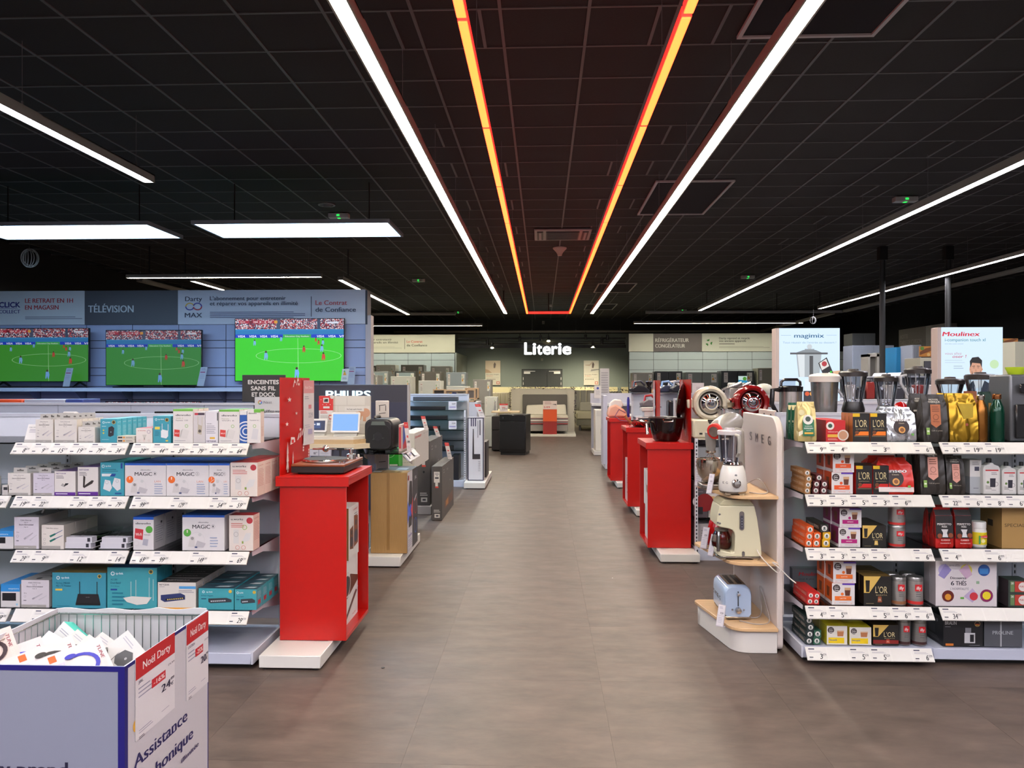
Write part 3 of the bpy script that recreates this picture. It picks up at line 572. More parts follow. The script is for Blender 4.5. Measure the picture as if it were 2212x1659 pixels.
pack('powerline_carton', 'teal powerline carton with two white plugs on the second shelf', 'box', 'teal powerline cartons', 'L', SZ[1], 217, 268, 999, 0.09, 3, (TEA, '#2a8ea0', '#4fb0bf'), [T('tp-link', 0.22, 0.45, 0.87, 0.05, '#e8f4f6', 0.01), O(0.12, 0.885, 0.045, '#e8f4f6', 0.35), L(0.08, 0.78, 0.75, 2, 0.05, '#145c6c'), P([(0.06, 0.58), (0.5, 0.58), (0.56, 0.66), (0.06, 0.66)], '#e9eef0'), P([(0.4, 0.58), (0.62, 0.58), (0.66, 0.66), (0.48, 0.66)], '#1b3f86'), R(0.86, 0.82, 0.94, 0.98, '#1b3f86'), R(0.62, 0.04, 0.9, 0.09, '#1b4f86')]+SOCK)
def magic(n='1', wide=True, col='#e36a24', lan=True):
    it = [R(0, 0.94, 1, 1, '#1a56b5'), T('devolo', 0.38, 0.62, 0.78, 0.04, '#66666c', 0.01), T('MAGiC', 0.24, 0.66, 0.62, 0.115, '#26262c', 0.006), O(0.73, 0.68, 0.058, '#66666c', 0.1), T(n, 0.715, 0.745, 0.655, 0.06, '#44444a'), E(0.12, 0.5, 0.11 if wide else 0.1, col), T('!', 0.11, 0.13, 0.5, 0.08, '#fbe9dc', 0.02), O(0.35, 0.3, 0.22, '#d9d6d6', 0.05), P([(0.14, 0.1), (0.3, 0.1), (0.3, 0.38), (0.18, 0.4)], '#d4d0ce'), E(0.24, 0.34, 0.045, '#8f8b8a'), P([(0.3, 0.1), (0.5, 0.08), (0.56, 0.2), (0.36, 0.28)], '#bdb9bd'), R(0.3, 0.07, 0.36, 0.11, '#2b3a66'), E(0.42, 0.45, 0.05, '#cfcfcf')]
    if lan: it += [T('LAN', 0.72, 0.87, 0.42, 0.06, '#d9907a'), L(0.72, 0.35, 0.92, 5, 0.07, '#9aa6c0')]
    return it
mg = ('#e6e2e2', '#d5d2d6', '#1a56b5')
pack('powerline_carton', 'broad white and blue powerline kit with figure one, beside the teal carton, second shelf', 'box', 'broad figure one powerline kits', 'L', SZ[1], 270, 359, 1001, 0.11, 3, mg, magic('1'))
pack('powerline_carton', 'broad white and blue powerline kit with figure two on the second shelf', 'box', 'broad figure two powerline kits', 'L', SZ[1], 360, 451, 1001, 0.11, 3, mg, magic('2'))
pack('powerline_carton', 'narrow white and blue powerline carton with figure one on the second shelf', 'box', 'narrow figure one powerline cartons', 'L', SZ[1], 452, 496, 1001, 0.11, 3, mg, magic('1', False))
def uw(img=True): return [T('u.works', 0.08, 0.58, 0.86, 0.06, '#2c2c34', 0.01), E(0.85, 0.85, 0.09, '#a8303a'), L(0.08, 0.76, 0.62, 3, 0.05, '#c0564e'), R(0.18, 0.2, 0.4, 0.6, '#dad6d2'), O(0.29, 0.46, 0.07, '#a8a4a0', 0.2), P([(0.5, 0.2), (0.85, 0.3), (0.92, 0.5), (0.7, 0.5)], '#dcdad8'), R(0.53, 0.2, 0.6, 0.27, '#8aa04a'), O(0.35, 0.09, 0.06, '#c86a5c'), O(0.6, 0.09, 0.06, '#c86a5c')]
uws = [T('u.works', 0.15, 0.85, 0.88, 0.04, '#b23a34'), L(0.12, 0.78, 0.9, 12, 0.045, '#c99a90')]
pack('powerline_carton', 'cream carton with red round badge at the aisle end of the second shelf', 'box', 'cream red-badged cartons on the second shelf', 'L', SZ[1], 498, 556, 999, 0.1, 4, ('#e8ddd3', '#ecd6c9', '#a8343a'), uw(), uws)
# ---- third shelf
o = pack('cable_carton', 'large white ethernet cable carton marked 15 m on the third shelf', 'box', '', 'L', SZ[2], 31, 84, 1117, 0.25, 1, ('#d9d3dc', '#b9b5b2', '#8e8c88'), cable_front('15 m'))
b = B(); w_ = PX(84, LYF+.02)-PX(31, LYF+.02); h_ = PZ(1117, LYF+.02, 50)-SZ[2]
b.deco((0, 0, h_), (w_, 0, 0), (0, 0.25, 0), [E(0.4, 0.15, 0.08, '#1c1a20'), E(0.6, 0.35, 0.08, '#1c1a20')]); b.tube([(0.07, 0.12, h_), (0.08, 0.13, h_+0.03), (0.1, 0.2, h_+0.03), (0.1, 0.22, h_)], 0.006, '#c4c2be'); b.make('carry_handle', o)
pack('fibre_cable_carton', 'small cream carton with green fibre plugs on the third shelf', 'box', 'small cream fibre cartons', 'L', SZ[2], 90, 138, 1134, 0.1, 3, ('#e6dfd6', '#c9c2b8', '#a8a299'), [T('Câble fibre optique', 0.2, 0.75, 0.84, 0.05, '#33333c'), R(0, 0, 0.85, 0.13, '#a5a19c'), P([(0.35, 0.55), (0.6, 0.66), (0.64, 0.6), (0.4, 0.48)], '#1f6a5e'), P([(0.35, 0.35), (0.6, 0.46), (0.64, 0.4), (0.4, 0.28)], '#1f6a5e'), P([(0.6, 0.64), (0.95, 0.8), (0.95, 0.78), (0.62, 0.61)], '#3a5a86'), P([(0.6, 0.44), (0.95, 0.58), (0.95, 0.56), (0.62, 0.41)], '#3a5a86'), T('5 m', 0.1, 0.2, 0.6, 0.05, '#44444c'), O(0.14, 0.4, 0.05, '#77777f'), O(0.14, 0.24, 0.05, '#77777f')])
def blister(px, label, k0):
    y = LYF+0.03; t = thing('cable_blister', label, 'cable pack', (PX(px, y), y, SZ[2]+0.002+k0*0.03))
    b = B(); b.box(0, 0.16, 0, 0.3, 0, 0.002, M('#e8e7ec', 0.3)); b.make('backing_card', t)
    b = B(); b.box(0.01, 0.15, 0.0, 0.045, 0.002, 0.03, M('#dedce4', 0.4)); b.box(0.125, 0.14, -0.001, 0.0, 0.006, 0.026, '#2b2b34'); b.deco((0.01, 0, 0.03), (0.14, 0, 0), (0, 0.045, 0), [L(0.25, 0.5, 0.6, 2, 0.2, FINE)]); b.make('card_band', t)
    b = B()
    for i in range(5):
        r = 0.045+0.006*i; b.tube([(0.08+r*cos(a), 0.16+1.5*r*sin(a), 0.008+0.004*(i % 3)) for a in [2*pi*q/20 for q in range(20)]], 0.003, M('#e3e2dc', 0.4), 6, True)
    b.make('cable_coil', t)
    b = B(); b.box(0.005, 0.155, 0.046, 0.295, 0.003, 0.034, GL('#e2ece8', 0.08)); b.make('clear_cover', t)
    b = B(); b.box(0.12, 0.135, 0.08, 0.2, 0.01, 0.016, '#6b9a4c'); b.make('green_strip', t)
    return t
for px, s in ((136, 'by the fibre cartons'), (213, 'by the blue-topped cartons')):
    for k in range(2): blister(px+k*3, 'coiled white cable blister on the third shelf, %s, %s' % (s, ('lower one', 'upper one')[k]), k)
pack('powerline_carton', 'white carton with blue top and red wi-fi label on the third shelf', 'box', 'blue-topped red-label cartons on the third shelf', 'L', SZ[2], 288, 332, 1117, 0.12, 3, ('#e2dede', '#c9c6c9', '#1a56b5'), [R(0, 0.92, 1, 1, '#1a56b5'), T('devolo', 0.12, 0.85, 0.78, 0.06, '#2c2c34', 0.012), E(0.78, 0.62, 0.11, '#4f9a3c'), P([(0.06, 0.35), (0.46, 0.3), (0.5, 0.62), (0.1, 0.66)], '#b8303a'), T('Wi-Fi', 0.12, 0.42, 0.43, 0.09, '#f6e6e2', 0.012), T('MAGiC', 0.54, 0.85, 0.44, 0.04, '#33333a'), P([(0.45, 0.15), (0.7, 0.12), (0.75, 0.32), (0.5, 0.34)], '#a9a9b4'), O(0.16, 0.2, 0.08, '#d2cfd0')], [L(0.15, 0.7, 0.8, 8, 0.07, '#9a98a0'), R(0.6, 0.75, 0.75, 0.82, '#2b2b34')])
pack('powerline_carton', 'broad white and blue powerline kit with green badge on the third shelf', 'box', 'broad green-badged powerline kits', 'L', SZ[2], 394, 485, 1113, 0.1, 2, mg, magic('1', True, '#4f9a3c', False)+[L(0.66, 0.35, 0.85, 4, 0.08, '#9aa6c0')])
pack('powerline_carton', 'cream carton with red round badge at the aisle end of the third shelf', 'box', 'cream red-badged cartons on the third shelf', 'L', SZ[2], 495, 547, 1113, 0.09, 1, ('#e8ddd3', '#ecd6c9', '#a8343a'), uw()+[O(0.65, 0.66, 0.07, '#9ab86a', 0.25)], uws)
pack('data_carton', 'white carton with blue lid and black screen at the frame edge, third shelf', 'box', '', 'L', SZ[2], -16, 29, 1147, 0.15, 1, ('#dfdcdc', '#c2c0c4', '#2f86c8'), [R(0, 0.68, 1, 1, '#2f86c8'), T('datastore', 0.2, 0.75, 0.78, 0.09, '#d8ecfa', 0.01), R(0.1, 0.3, 0.62, 0.64, '#15151a')])
# ---- fourth shelf
o = pack('data_carton', 'white carton with blue lid and black screen on the fourth shelf', 'box', 'blue-lidded cartons', 'L', SZ[3], 2, 43, 1262, 0.12, 2, ('#dcd9d8', '#c2c0c4', '#2f86c8'), [R(0, 0.68, 1, 1, '#2f86c8'), T('easystore', 0.4, 0.95, 0.78, 0.07, '#d8ecfa', 0.01), R(0.08, 0.28, 0.8, 0.62, '#15151a'), E(0.85, 0.12, 0.05, '#9ac8e0')])
o = pack('cable_carton', 'white ethernet cable carton marked 20 m on the fourth shelf', 'box', 'marked 20 m cable cartons', 'L', SZ[3], 46, 106, 1253, 0.12, 3, ('#dcd6dc', '#b9b5b2', '#8e8c88'), cable_front('20 m'), None, [E(0.5, 0.3, 0.12, '#1c1a20'), E(0.8, 0.7, 0.12, '#1c1a20')])
def tpl(nm, sub, img, badge='#d8b23c'): return [T('tp-link', 0.17, 0.32, 0.83, 0.055, '#e8f4f6', 0.012), O(0.11, 0.85, 0.05, '#e8f4f6', 0.4), E(0.88, 0.9, 0.055, badge), E(0.88, 0.9, 0.04, '#3a4430'), T(nm, 0.07, 0.07+0.022*len(nm), 0.68, 0.05, '#155c72', 0.006), T(sub, 0.07, 0.07+0.022*len(sub), 0.6, 0.055, '#155c72', 0.006)]+img
pack('router_carton', 'large teal carton of a black 4G router with two aerials on the fourth shelf', 'box', 'large teal black-router cartons', 'L', SZ[3], 113, 229, 1237, 0.07, 3, ('#3a8ca0', '#2f7a8c', '#8f7a4a'), tpl('Archer MR200', '4G LTE Router', [R(0.06, 0.49, 0.19, 0.54, '#e3c24a'), P([(0.44, 0.12), (0.9, 0.12), (0.86, 0.4), (0.48, 0.4)], '#1c1c20'), R(0.505, 0.38, 0.52, 0.75, '#1c1c20'), R(0.83, 0.38, 0.845, 0.75, '#1c1c20'), P([(0.44, 0.08), (0.9, 0.08), (0.9, 0.13), (0.44, 0.13)], '#0e0e10'), T('tp-link', 0.63, 0.7, 0.3, 0.02, '#9a9aa0'), L(0.1, 0.05, 0.35, 1, 0.04, '#1b6f85')]))
pack('router_carton', 'large teal carton of a white dual-band router with four aerials on the fourth shelf', 'box', 'large teal white-router cartons', 'L', SZ[3], 232, 339, 1226, 0.08, 2, ('#3d96a0', '#2a8296', '#25426e'), tpl('AC1200', 'Dual-Band', [T('Wi-Fi Router', 0.07, 0.25, 0.53, 0.03, '#155c72'), R(0.07, 0.44, 0.2, 0.48, '#1b3f86'), P([(0.32, 0.26), (0.5, 0.3), (0.9, 0.28), (0.8, 0.12), (0.6, 0.09), (0.4, 0.16)], '#e4e2da'), R(0.47, 0.3, 0.49, 0.66, '#8fb8b8'), R(0.57, 0.3, 0.59, 0.7, '#8fb8b8'), R(0.84, 0.28, 0.86, 0.76, '#8fb8b8'), R(0.92, 0.2, 0.94, 0.72, '#8fb8b8'), L(0.1, 0.36, 0.35, 4, 0.09, '#1b6f85')]))
pack('switch_carton', 'cream carton of a blue network switch with orange stripe on the fourth shelf', 'box', 'cream and orange switch cartons', 'L', SZ[3], 341, 423, 1258, 0.09, 4, ('#e4dfd6', '#bdb7ae', '#33302e'), [T('NETGEAR', 0.04, 0.3, 0.88, 0.06, '#33303a', 0.012), L(0.04, 0.82, 0.2, 1, 0.05, FINE), R(0.56, 0.76, 1, 0.86, '#4f9ad2'), L(0.55, 0.68, 0.95, 2, 0.06, FINE), P([(0.08, 0.52), (0.6, 0.6), (0.72, 0.52), (0.72, 0.36), (0.18, 0.26), (0.08, 0.34)], '#27325e'), P([(0.2, 0.32), (0.7, 0.4), (0.7, 0.46), (0.2, 0.38)], '#111624')]+[R(0.25+i*0.055, 0.33+i*0.008, 0.285+i*0.055, 0.375+i*0.008, '#c9b26a') for i in range(8)]+[R(0, 0, 1, 0.06, '#dd9a3a')], [L(0.2, 0.8, 0.8, 5, 0.06, '#8a857c')], [T('NETGEAR', 0.15, 0.75, 0.4, 0.2, '#b9b4ae', 0.01)])
def sw(a='8-Port Gigabit', n=8): return [T('tp-link', 0.22, 0.4, 0.8, 0.07, '#e8f4f6', 0.012), O(0.14, 0.83, 0.06, '#e8f4f6', 0.4), E(0.9, 0.86, 0.08, '#c8a63c'), T(a, 0.08, 0.42, 0.62, 0.07, '#155c72', 0.006), R(0.08, 0.48, 0.22, 0.53, '#1b4f66'), P([(0.28, 0.52), (0.8, 0.56), (0.94, 0.48), (0.94, 0.36), (0.34, 0.3), (0.28, 0.36)], '#30363c')]+[R(0.35+i*0.055, 0.365+i*0.006, 0.385+i*0.055, 0.42+i*0.006, '#d8dde0') for i in range(n)]+[O(0.12+i*0.12, 0.12, 0.03, '#1b6f85') for i in range(5)]
pack('switch_carton', 'teal carton of an eight-port grey switch on the fourth shelf', 'box', 'teal eight-port switch cartons', 'L', SZ[3], 429, 505, 1271, 0.09, 4, ('#3d96a0', '#2f8f9c', '#2c4450'), sw(), None, [P([(0.4, 0.3), (0.8, 0.3), (0.9, 0.6), (0.5, 0.6)], '#a9bcc2')])
pack('switch_carton', 'teal carton of a five-port switch at the aisle end of the fourth shelf', 'box', 'teal five-port switch cartons', 'L', SZ[3], 507, 554, 1273, 0.08, 4, ('#3d96a0', '#3a9aa6', '#2c4450'), sw('5-Port Gigabit', 5), [R(0.25, 0.2, 0.75, 0.42, '#a8404a'), L(0.2, 0.8, 0.8, 5, 0.07, '#9ed2dc')], [P([(0.3, 0.3), (0.8, 0.3), (0.9, 0.6), (0.5, 0.6)], '#a9bcc2')])
# storage clutter of the bay cut by the frame
for i, (px, yt, z, c) in enumerate([(-20, 1030, SZ[1], '#a8433a'), (5, 1048, SZ[1], '#c9c4c0')]):
    pack('memory_pack', ['red and white memory card pack at the frame edge on the second shelf', 'grey memory card pack at the frame edge on the second shelf'][i], 'pack', '', 'L', z, px, px+14, yt, 0.03, 1, ('#d2cdc9', '#b9b4b0', '#c8c6c4'), [R(0.1, 0.1, 0.9, 0.4, c), R(0.2, 0.5, 0.8, 0.8, '#2b2b30')])
# ================================================================ COFFEE SHELVES
STAR = [E(0.5, 0.5, 0.36, '#f2efe8'), E(0.5, 0.55, 0.14, '#3a4a42'), P([(0.3, 0.42), (0.7, 0.42), (0.62, 0.22), (0.38, 0.22)], '#3a4a42'), R(0.42, 0.4, 0.46, 0.2, '#f2efe8'), R(0.54, 0.4, 0.58, 0.2, '#f2efe8')]
def stix(label, col, z0, px0, px1, rows, dep=0.23, z=None, col2=None):
    """long capsule sleeves with a round white emblem on the end, stacked on their sides"""
    y = RYF+0.02; x0 = PX(px0, y); x1 = PX(px1, y); w = x1-x0; h = w*0.98
    for k in range(rows):
        dx = 0.004*((k*7) % 3-1)
        pack_obj = B(); pack_obj.box(0, w, 0, dep, 0, h, M(col, 0.4))
        o = pack_obj.make('capsule_sleeve', None, (x0+dx, y, z0+k*(h+0.0006)), label=label % ORD[k], cat='box')
        b = B(); b.deco((0, 0, 0), (w, 0, 0), (0, 0, h), STAR); b.deco((0, dep, 0), (0, -dep, 0), (0, 0, h), [T('STARBUCKS', 0.1, 0.5, 0.35, 0.3, '#e8dccb'), L(0.55, 0.6, 0.9, 3, 0.15, '#d8c8b4')]); b.make('end_print', o)
    return h
z = SZ[1]; stix('brown capsule sleeve, %s from the shelf in the stack of four', '#97693a', z, 1739, 1752, 4)
stix('dark red capsule sleeve, %s up in the pair column nearer the brown stack', '#4d1418', z, 1757, 1771, 2, 0.12); stix('dark red capsule sleeve, %s up in the pair column nearer the white cartons', '#4d1418', z, 1774, 1788, 2, 0.12)
h = PX(1771, RYF+.02)-PX(1757, RYF+.02); stix('dark red capsule sleeve topping the two pair columns, %s', '#4d1418', z+2*h, 1764, 1778, 1, 0.12)
z = SZ[2]; stix('orange capsule sleeve, %s from the shelf in the stack of three', '#d9561c', z, 1741, 1756, 3); stix('orange capsule sleeve, %s up in the low column beside the yellow ones', '#d9561c', z, 1757.5, 1773, 2, 0.1)
stix('yellow capsule sleeve, %s from the shelf', '#d8a51c', z, 1778, 1794, 2, 0.15); h = PX(1794, RYF+.02)-PX(1778, RYF+.02); stix('black capsule sleeve lying on the yellow ones, %s', '#2a2a26', z+2*h, 1774, 1791, 1, 0.23)
z = SZ[3]; stix('red capsule sleeve, %s up in the column nearer the beech stand', '#c32a26', z, 1745, 1758, 2); stix('red capsule sleeve, %s up in the column nearer the orange cartons', '#c32a26', z, 1758.5, 1771, 2)
z = SZ[4]; stix('dark green capsule sleeve, %s from the deck in the stack of four', '#1d2b2a', z, 1742, 1757, 4); stix('lighter green capsule sleeve, %s of the two on the deck', '#2a5542', z, 1758.5, 1774, 2, 0.08)
# dolce gusto cartons
def dg(c, drink, sub, yel=False):
    it = [E(0.2, 0.77, 0.17, '#2a1a1c'), T('NESCAFÉ', 0.12, 0.29, 0.84, 0.035, '#f2efe8'), T('Dolce', 0.11, 0.3, 0.74, 0.08, '#f2efe8', 0.01), T('Gusto', 0.11, 0.3, 0.64, 0.08, '#f2efe8', 0.01)]
    if not yel: it += [R(0.45, 0.92, 1, 1, '#5b3fa0'), P([(0.58, 0.42), (0.78, 0.42), (0.82, 0.78), (0.55, 0.78)], '#5a2f1e'), R(0.55, 0.68, 0.82, 0.8, '#c9a27a'), E(0.45, 0.5, 0.07, c), R(0.12, 0.2, 0.85, 0.4, c), T(sub, 0.35, 0.62, 0.27, 0.06, '#fbeee4', 0.008), O(0.12, 0.08, 0.035, c), T('5', 0.82, 0.86, 0.05, 0.05, c), L(0.3, 0.1, 0.7, 1, 0.03, c)]
    else: it += [P([(0.52, 0.45), (0.8, 0.45), (0.84, 0.75), (0.5, 0.75)], '#b5764c'), R(0.5, 0.7, 0.84, 0.76, '#d9b392'), R(0.08, 0.08, 0.85, 0.38, '#f2cf1c'), T('Nesquik', 0.12, 0.5, 0.22, 0.08, '#27508f', 0.012), O(0.12, 0.1, 0.03, '#3a8a3a')]
    return it
for zz, (a, c_, yt), col, sd, sub, nm in [(SZ[1], (1797, 1843, 974), '#e2541f', '#c4471c', 'LUNGO', 'orange and white capsule carton with long coffee'), (SZ[2], (1812, 1859, 1098), '#a8186e', '#7c1552', 'ESPRESSO', 'purple and white capsule carton with espresso'), (SZ[3], (1798, 1847, 1213), '#e2702a', '#c95a1e', 'LATTE', 'orange and white capsule carton with milk coffee')]:
    y = RYF+0.02; x0, x1 = PX(a, y), PX(c_, y); w = x1-x0; h = (PZ(yt, y, a)-zz)/2-0.0006
    for k in range(2):
        b = B(); b.box(0, w, 0, 0.11, 0, h, M(sd, 0.42)); b.deco((0, 0, 0), (w, 0, 0), (0, 0, h), [R(0, 0, 1, 1, '#ebe6e4')], eps=0.0003)
        o = b.make('capsule_carton', None, (x0+(0.006 if k else -0.002), y+0.004*k, zz+k*(h+0.0006)), label='%s, %s of its pair' % (nm, ('lower', 'upper')[k]), cat='box')
        b = B(); b.deco((0, 0, 0), (w, 0, 0), (0, 0, h), dg(col, 0, sub), eps=0.0006); b.deco((0, 0.11, 0), (0, -0.11, 0), (0, 0, h), [R(0, 0, 1, 0.15, '#ebe6e4'), P([(0.35, 0.3), (0.65, 0.3), (0.7, 0.75), (0.3, 0.75)], '#6a3a22')]); b.make('front_print', o)
        c = copy_tree(o, (x0-0.002, y+0.115, o.location.z), label='%s, behind the %s one of its pair' % (nm, ('lower', 'upper')[k]))
yl = ('#ebe6da', '#d9c926', '#d9c926')
pack('cocoa_carton', 'yellow cocoa capsule carton on the deck, nearer the green sleeves', 'box', 'yellow cocoa cartons nearer the green sleeves', 'R', SZ[4], 1786, 1830, 1352, 0.11, 3, yl, dg('', 0, '', True))
pack('cocoa_carton', 'yellow cocoa capsule carton on the deck, nearer the black box', 'box', 'yellow cocoa cartons nearer the black box', 'R', SZ[4], 1835, 1882, 1355, 0.11, 2, yl, dg('', 0, '', True))
# L'OR
def lor(c, big=False, cc='#d8b25a'):
    if not big: return [R(0, 0.88, 0.42, 1, '#e0b51c'), T("L'OR", 0.16, 0.86, 0.52, 0.26, '#e0cf9a', 0.0), T('ESPRESSO', 0.2, 0.82, 0.43, 0.03, '#b8a67a'), P([(0.1, 0.22), (0.95, 0.22), (0.95, 0.36), (0.45, 0.36)], c), E(0.25, 0.32, 0.07, '#6a3a1c'), R(0.1, 0.18, 0.95, 0.19, '#b8a67a')]
    return [P([(0, 1), (0, 0.42), (0.2, 0.42), (0.62, 1)], cc), P([(0.08, 0.45), (0.2, 0.45), (0.22, 0.86), (0.06, 0.86)], '#15120f'), T("L'OR", 0.42, 0.86, 0.42, 0.24, '#e0cf9a'), T('BARISTA', 0.45, 0.85, 0.33, 0.04, '#b8a67a'), P([(0.5, 0.1), (0.66, 0.1), (0.64, 0.3), (0.52, 0.3)], c), T('XXL', 0.53, 0.63, 0.15, 0.08, '#f2e8d4'), L(0.08, 0.05, 0.4, 1, 0.03, '#b8a67a')]
for z_, pxs, yt, c, s in [(SZ[0], (1842, 1878), 893, '#e87a1c', 'orange-banded'), (SZ[1], (1849, 1884), 1006, '#c0221c', 'red-banded')]:
    for k in range(2):
        pack('capsule_carton', 'black gold-lettered capsule carton, %s, %s of the two' % (s, ('first', 'second')[k]), 'box', '%s black cartons, %s column' % (s, ('first', 'second')[k]), 'R', z_, pxs[k] if k == 0 else pxs[1]+2, pxs[1] if k == 0 else pxs[1]*2-pxs[0]+1, yt, 0.05, 3, ('#171413', c if z_ == SZ[1] else '#a8602a', '#171413'), lor(c))
pack('capsule_carton', 'broad black and gold capsule carton beside the purple ones', 'box', 'broad black and gold cartons on the third shelf', 'R', SZ[2], 1863, 1914, 1135, 0.12, 2, ('#16130f', '#1d1915', '#2a241c'), lor('#d8b25a', True))
pack('capsule_carton', 'broad black carton with brown foot and gold corner on the fourth shelf', 'box', 'brown-footed black cartons', 'R', SZ[3], 1866, 1925, 1245, 0.06, 4, ('#16130f', '#1d1915', '#7a6030'), lor('#8a4a2c', True))
pack('capsule_carton', 'broad black carton with red band and gold corner on the deck', 'box', 'red-banded broad black cartons', 'R', SZ[4], 1886, 1941, 1350, 0.09, 2, ('#16130f', '#1d1915', '#3a2c1c'), [R(0, 0.08, 1, 0.26, '#7a1c18')]+lor('#b0402a', True))
pack('coffee_carton', 'red coffee shop carton with a cup photo on the top shelf', 'box', 'red cup cartons', 'R', SZ[0], 1784, 1826, 908, 0.14, 2, ('#b81f22', '#9a191c', '#b81f22'), [E(0.22, 0.74, 0.19, '#eee8e0'), E(0.22, 0.74, 0.1, '#2d4a3c'), T('TOFFEE NUT LATTE', 0.1, 0.62, 0.43, 0.05, '#f6e8dc', 0.006), E(0.88, 0.3, 0.26, '#d9cfc2'), E(0.88, 0.3, 0.2, '#b98a6a'), R(0.08, 0.2, 0.6, 0.34, '#d8a93c'), L(0.1, 0.12, 0.6, 2, 0.05, '#e8b8a8')])
# pouches
def pouch(name, label, z, px0, px1, yt, d, mat, items, topitems=None, n=1, tip=0.8, yoff=0.02, pinch=0.92, short='', lean=0.0, cat='bag', clip=None):
    y = RYF+yoff; x0, x1 = PX(px0, y), PX(px1, y); w = x1-x0; h = PZ(yt, y, px0)-z; b = B(); xc = 0
    def ring(zz, ww, y0, y1): return [(-ww/2, y0, zz), (0, y0-0.001*(y1-y0 > 0.02), zz), (ww/2, y0, zz), (ww/2, y1, zz), (0, y1, zz), (-ww/2, y1, zz)]
    rs = [ring(0, w*0.94, 0.004, d-0.004), ring(h*0.06, w, 0, d), ring(h*0.4, w*0.99, 0.004, d*0.97), ring(h*tip, w*0.96, d*0.2, d*0.8), ring(h*0.93, w*pinch, d*0.42, d*0.56), ring(h, w*pinch, d*0.45, d*0.5)]
    vs = [v for r in rs for v in r]; fs = [(5, 4, 3, 2, 1, 0), tuple(30+i for i in range(6))]
    for j in range(5):
        for i in range(6): fs.append((j*6+i, j*6+(i+1) % 6, (j+1)*6+(i+1) % 6, (j+1)*6+i))
    b.add(vs, fs, mat); o = b.make(name, None, ((x0+x1)/2, y, z), (lean, 0, 0), label, cat)
    b = B(); b.deco((-w*0.48, -0.004, h*0.06), (w*0.96, 0, 0), (0, d*0.2+0.001, h*(tip-0.06)), items, eps=0.0025)
    if topitems: b.deco((-w*0.46, d*0.2, h*tip), (w*0.92, 0, 0), (0, d*0.22, h*(0.93-tip)), topitems, eps=0.0015)
    b.make('front_print', o)
    for k in range(1, n): copy_tree(o, (o.location.x, y+k*(d+0.004), z), label='%s bag in the row of %s' % (ORD[k], short))
    return o
pouch('coffee_bag', 'gold coffee bag with green label and round emblem on the top shelf', SZ[0], 1724, 1764, 868, 0.07, M('#cdb878', 0.3, 0.35, kind='crumple'), [E(0.2, 0.9, 0.1, '#e6dca8'), P([(0, 0.1), (0.3, 0.2), (0.25, 0.3), (0, 0.24)], '#ece6c8'), R(0.24, 0.1, 0.88, 0.66, '#1f6a48'), E(0.54, 0.66, 0.17, '#f0ede4'), E(0.54, 0.68, 0.09, '#33423a'), T('STARBUCKS', 0.34, 0.76, 0.42, 0.035, '#e8efe8', 0.01), T('ESPRESSO', 0.3, 0.8, 0.34, 0.05, '#e8efe8', 0.012), T('ROAST', 0.42, 0.68, 0.28, 0.03, '#e8efe8'), R(0.3, 0.17, 0.8, 0.23, '#d8a93c')], n=1, short='')
for k in range(3):
    pouch('coffee_bag', 'green side of a coffee bag, %s behind the gold one with round emblem' % ORD[k], SZ[0], 1719-8*k, 1750-8*k, 870, 0.045, M('#1f5a40', 0.35, 0.2, kind='crumple'), [R(0, 0.55, 0.25, 0.62, '#d8c8a8'), L(0.0, 0.45, 0.25, 6, 0.06, '#8fb0a0')], [R(0, 0, 1, 1, '#d8cc98')], yoff=0.1+0.05*k, pinch=0.85)
SENS = lambda c: [T('Senseo', 0.12, 0.82, 0.72, 0.15, '#f4f2ee', 0.012, 0.15), E(0.5, 0.5, 0.3, '#2a1a16'), T('Senseo', 0.12, 0.82, 0.72, 0.15, '#f4f2ee', 0.012, 0.15), T('Classic', 0.4, 0.6, 0.62, 0.05, '#d8c8a8'), E(0.5, 0.38, 0.13, '#d89a4c'), E(0.5, 0.38, 0.08, '#7a4a1e'), L(0.3, 0.14, 0.8, 1, 0.03, '#55555a'), R(0.82, 0.16, 0.9, 0.24, '#5a9a3c')]
pouch('coffee_pad_bag', 'silver coffee pad bag with dark oval emblem on the top shelf', SZ[0], 1916, 1980, 880, 0.09, M('#d4d6da', 0.25, 0.85, kind='crumple'), SENS(0), n=2, short='silver pad bags', pinch=0.75)
pouch('coffee_pad_bag', 'red coffee pad bag with white script and white foot on the second shelf', SZ[1], 1896, 1975, 990, 0.12, M('#c62a1e', 0.3, kind='crumple'), [R(0, 0, 1, 0.18, '#e6dcd6')]+SENS(0), n=2, short='red pad bags', pinch=0.75)
DK = M('#2a2622', 0.4, kind='crumple')
def craft(c): return [P([(0.3, 0.98), (0.72, 0.98), (0.72, 0.42), (0.51, 0.32), (0.3, 0.42)], c), L(0.36, 0.9, 0.66, 3, 0.06, '#6a3a26'), O(0.51, 0.62, 0.08, '#4a2a1c', 0.12), T('100% Arabica', 0.36, 0.66, 0.48, 0.035, '#4a2a1c'), T('Café en grains', 0.3, 0.74, 0.22, 0.035, '#a8a090'), R(0.08, 0.12, 0.22, 0.32, '#7aa04a'), R(0.1, 0.2, 0.2, 0.24, '#e8efd8')]
top_ = [T('PETITE', 0.3, 0.7, 0.5, 0.28, '#c9c4b8', 0.01), T('FABRIQUE', 0.25, 0.75, 0.15, 0.28, '#c9c4b8', 0.01)]
pouch('coffee_bag', 'tall black coffee bag with brown paper label on the top shelf', SZ[0], 1995, 2049, 852, 0.09, DK, craft('#a8613a'), top_, n=1)
pouch('coffee_bag', 'narrow black coffee bag behind the brown-labelled one on the top shelf', SZ[0], 1971, 2003, 850, 0.08, DK, [R(0.1, 0.12, 0.4, 0.32, '#7aa04a'), R(0.1, 0.75, 0.4, 0.8, '#c9c4b8')], top_, n=1, yoff=0.12)
